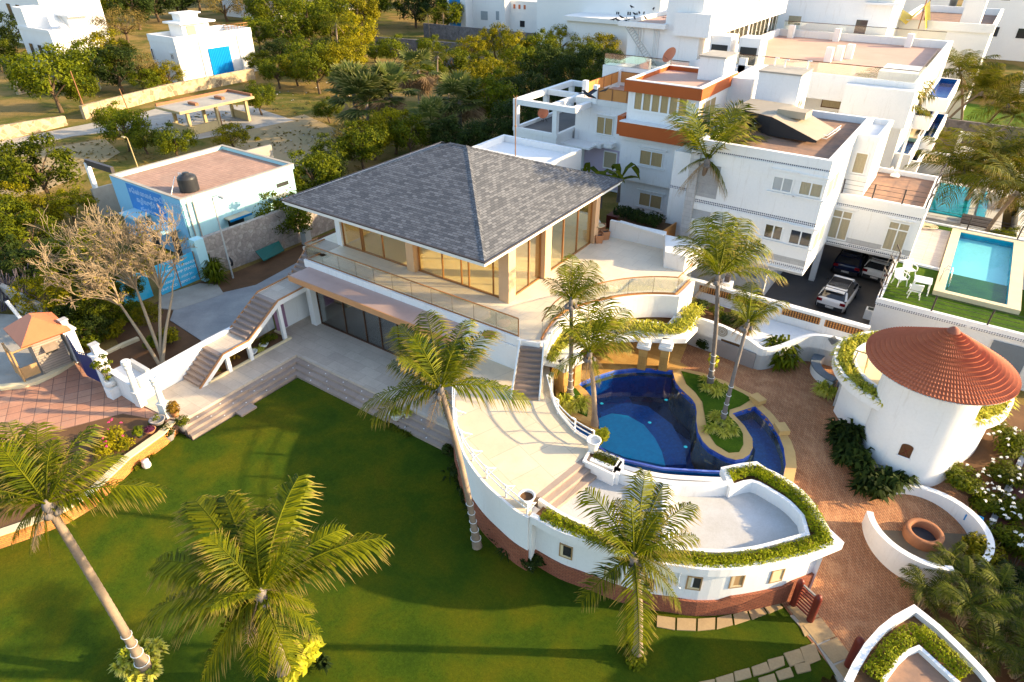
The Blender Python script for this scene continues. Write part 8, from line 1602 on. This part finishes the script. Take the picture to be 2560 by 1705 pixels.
# lawn islands
q=MB(); rg=random.Random(66); p=P(352,1668,-.65)
for k in range(20):
    a=rg.uniform(0,6.28); r=rg.uniform(.25,.75); m=spiky_mb(rg,(math.cos(a)*r,math.sin(a)*r,0),.34,44,.035,1.2); q.add(m.v,m.f,m.uv)
fixuv(q); t=thing('spider_ring','ring of yellow striped spider plants round the foot of the lower left palm','plant',p); q.build('leaves','spider_leaf',t,True)
bush('yellow_shrub','vivid yellow large leaved shrub on the lawn under the middle palm',P(765,1640,-.8),.75,1.6,'leaf_lime',97,420,.17); bush('yellow_shrub','lower half of the vivid yellow shrub at the bottom edge',P(740,1700,-.8),.6,.9,'leaf_lime',98,260,.15)
bush('palm_foot_plant','dark leafy plant round the foot of the palm in front of the curved building',P(1590,1645,-1),.5,.7,'leaf_tree',99,420,.1)
bigleaf('tuft of dark strap leaves on the lawn right of the vivid yellow shrub',P(805,1668,-.85),.4,.3,'leaf_dark',44,80,.04)
# banana plants near the orange house and annex
def banana(label,p,h,r,seed,n=8):
    rng=random.Random(seed); t=thing('banana_plant',label,'plant',p,'banana plants'); MB().tube([(0,0,0),(0,0,h*.6)],[.14,.09],7).build('stem','bark_grey',t,True); g=MB()
    for k in range(n):
        a=2*PI*k/n+rng.random(); d=Vector((math.cos(a),math.sin(a),0)); s=Vector((-d.y,d.x,0)); e=rng.uniform(.1,.9); pts=[Vector((0,0,h*.55))+d*r*u+Vector((0,0,h*.5*e*math.sin(PI*min(1,u*.9))+.1)) for u in (0,.3,.6,.85,1)]; w=[.03,.2,.26,.2,.02]
        for i in range(4): g.add([pts[i]-s*w[i]*r*.7,pts[i]+s*w[i]*r*.7,pts[i+1]+s*w[i+1]*r*.7,pts[i+1]-s*w[i+1]*r*.7],[(0,1,2,3)])
    g.build('leaves','leaf_tree',t,True)
banana('banana plant beside the terrace pavilion column, left one',P(1500,520,2.5),3.0,1.7,1); banana('banana plant beside the terrace pavilion column, right one',P(1545,505,2.5),2.8,1.6,2); banana('banana plant in front of the dark pergola house window',Vector((-30.6,46.5,0)),5.2,1.1,3,4); banana('banana plant by the white porch of the orange banded house',Vector((-24.5,45.5,1)),3.4,1.1,4,4)
# rubbish and stones on the dry lot
g=MB(); rg=random.Random(88)
for k in range(90):
    a,b=rg.choice(((745,345),(700,240),(860,215),(270,265),(60,330),(740,390),(880,330))); p=P(a+rg.gauss(0,35),b+rg.gauss(0,14),-.03); s=rg.uniform(.04,.12); g.box((p.x,p.y,s*.3),(s*1.6,s,s*.6),rz=rg.uniform(0,3))
tag(g.build('litter','concrete_white'),'scattered pale rubble and litter on the dry lot','litter',kind='stuff')
g=MB(); rg=random.Random(89)
for k in range(2600):
    a=rg.uniform(0,1100); b=rg.uniform(200,430); p=P(a,b,-.05)
    if -80<p.x<-40 and (noise.noise(Vector((p.x,p.y,0))*.12)>-.05): leaf_quad(g,p+Vector((0,0,.1)),rg.uniform(.12,.3),rg,Vector((0,0,1)))
tag(g.build('dry_grass','leaf_scrub'),'thin dry grass tufts over the back lot','grass',kind='stuff')
for a,b,w,lb in ((262,300,40,'low green weed clump by the broken end of the long stone wall'),(655,215,60,'low green weeds along the long stone wall, right end'),(625,322,26,'small feathery plant on the worn ground'),(645,350,22,'second small feathery plant on the worn ground'),(85,318,30,'small yellow weed by the near stone wall')): p=P(a,b,-.05); bush('weed_clump',lb,p,w*depth(p)/F*.5,.5,'leaf_yellow',a,220,.1)

g=MB(); bed=[P(2385,1075,.2),P(2560,960,.4),P(2700,1000,.3),P(2640,1760,-1),P(2420,1760,-1),P(2330,1600,-1),P(2280,1500,-.9),P(2330,1425,-.8),P(2440,1430,-.7),P(2470,1350,-.6),P(2425,1260,-.3),P(2375,1215,-.1)]; bd=[(p.x,p.y) for p in bed]
g.grid(0,9,10,34,45,120,lambda x,y:path_h(x,y)+.03,lambda x,y: inside(bd,x,y)); struct('planting_bed',g,'brown_soil')

for k,(a,b,r,h,lf,lb) in enumerate(((235,862,1.1,1.3,'leaf_tree','green shrub close behind the navy gate'),(285,842,1.0,1.2,'leaf_yellow','yellow green shrub between the navy gate and the bare tree'),(200,845,1.3,1.9,'leaf_tree','tall green shrub behind the coral roofed hut'),(330,800,1.1,1.4,'leaf_tree','green shrub left of the bare tree trunk'),(265,790,1.4,1.9,'leaf_yellow','broad yellow green shrub under the bare tree crown'),(170,790,1.5,2.0,'leaf_dark','dark shrub between the hut and the thicket'),(395,870,.8,1.1,'leaf_tree','green shrub hugging the stems of the bare tree'),(340,742,1.2,1.5,'leaf_dark','dark shrub beneath the middle of the bare tree crown'))): bush('thicket_shrub',lb,P(a,b,-.02),r,h,lf,900+k,1500,.09)
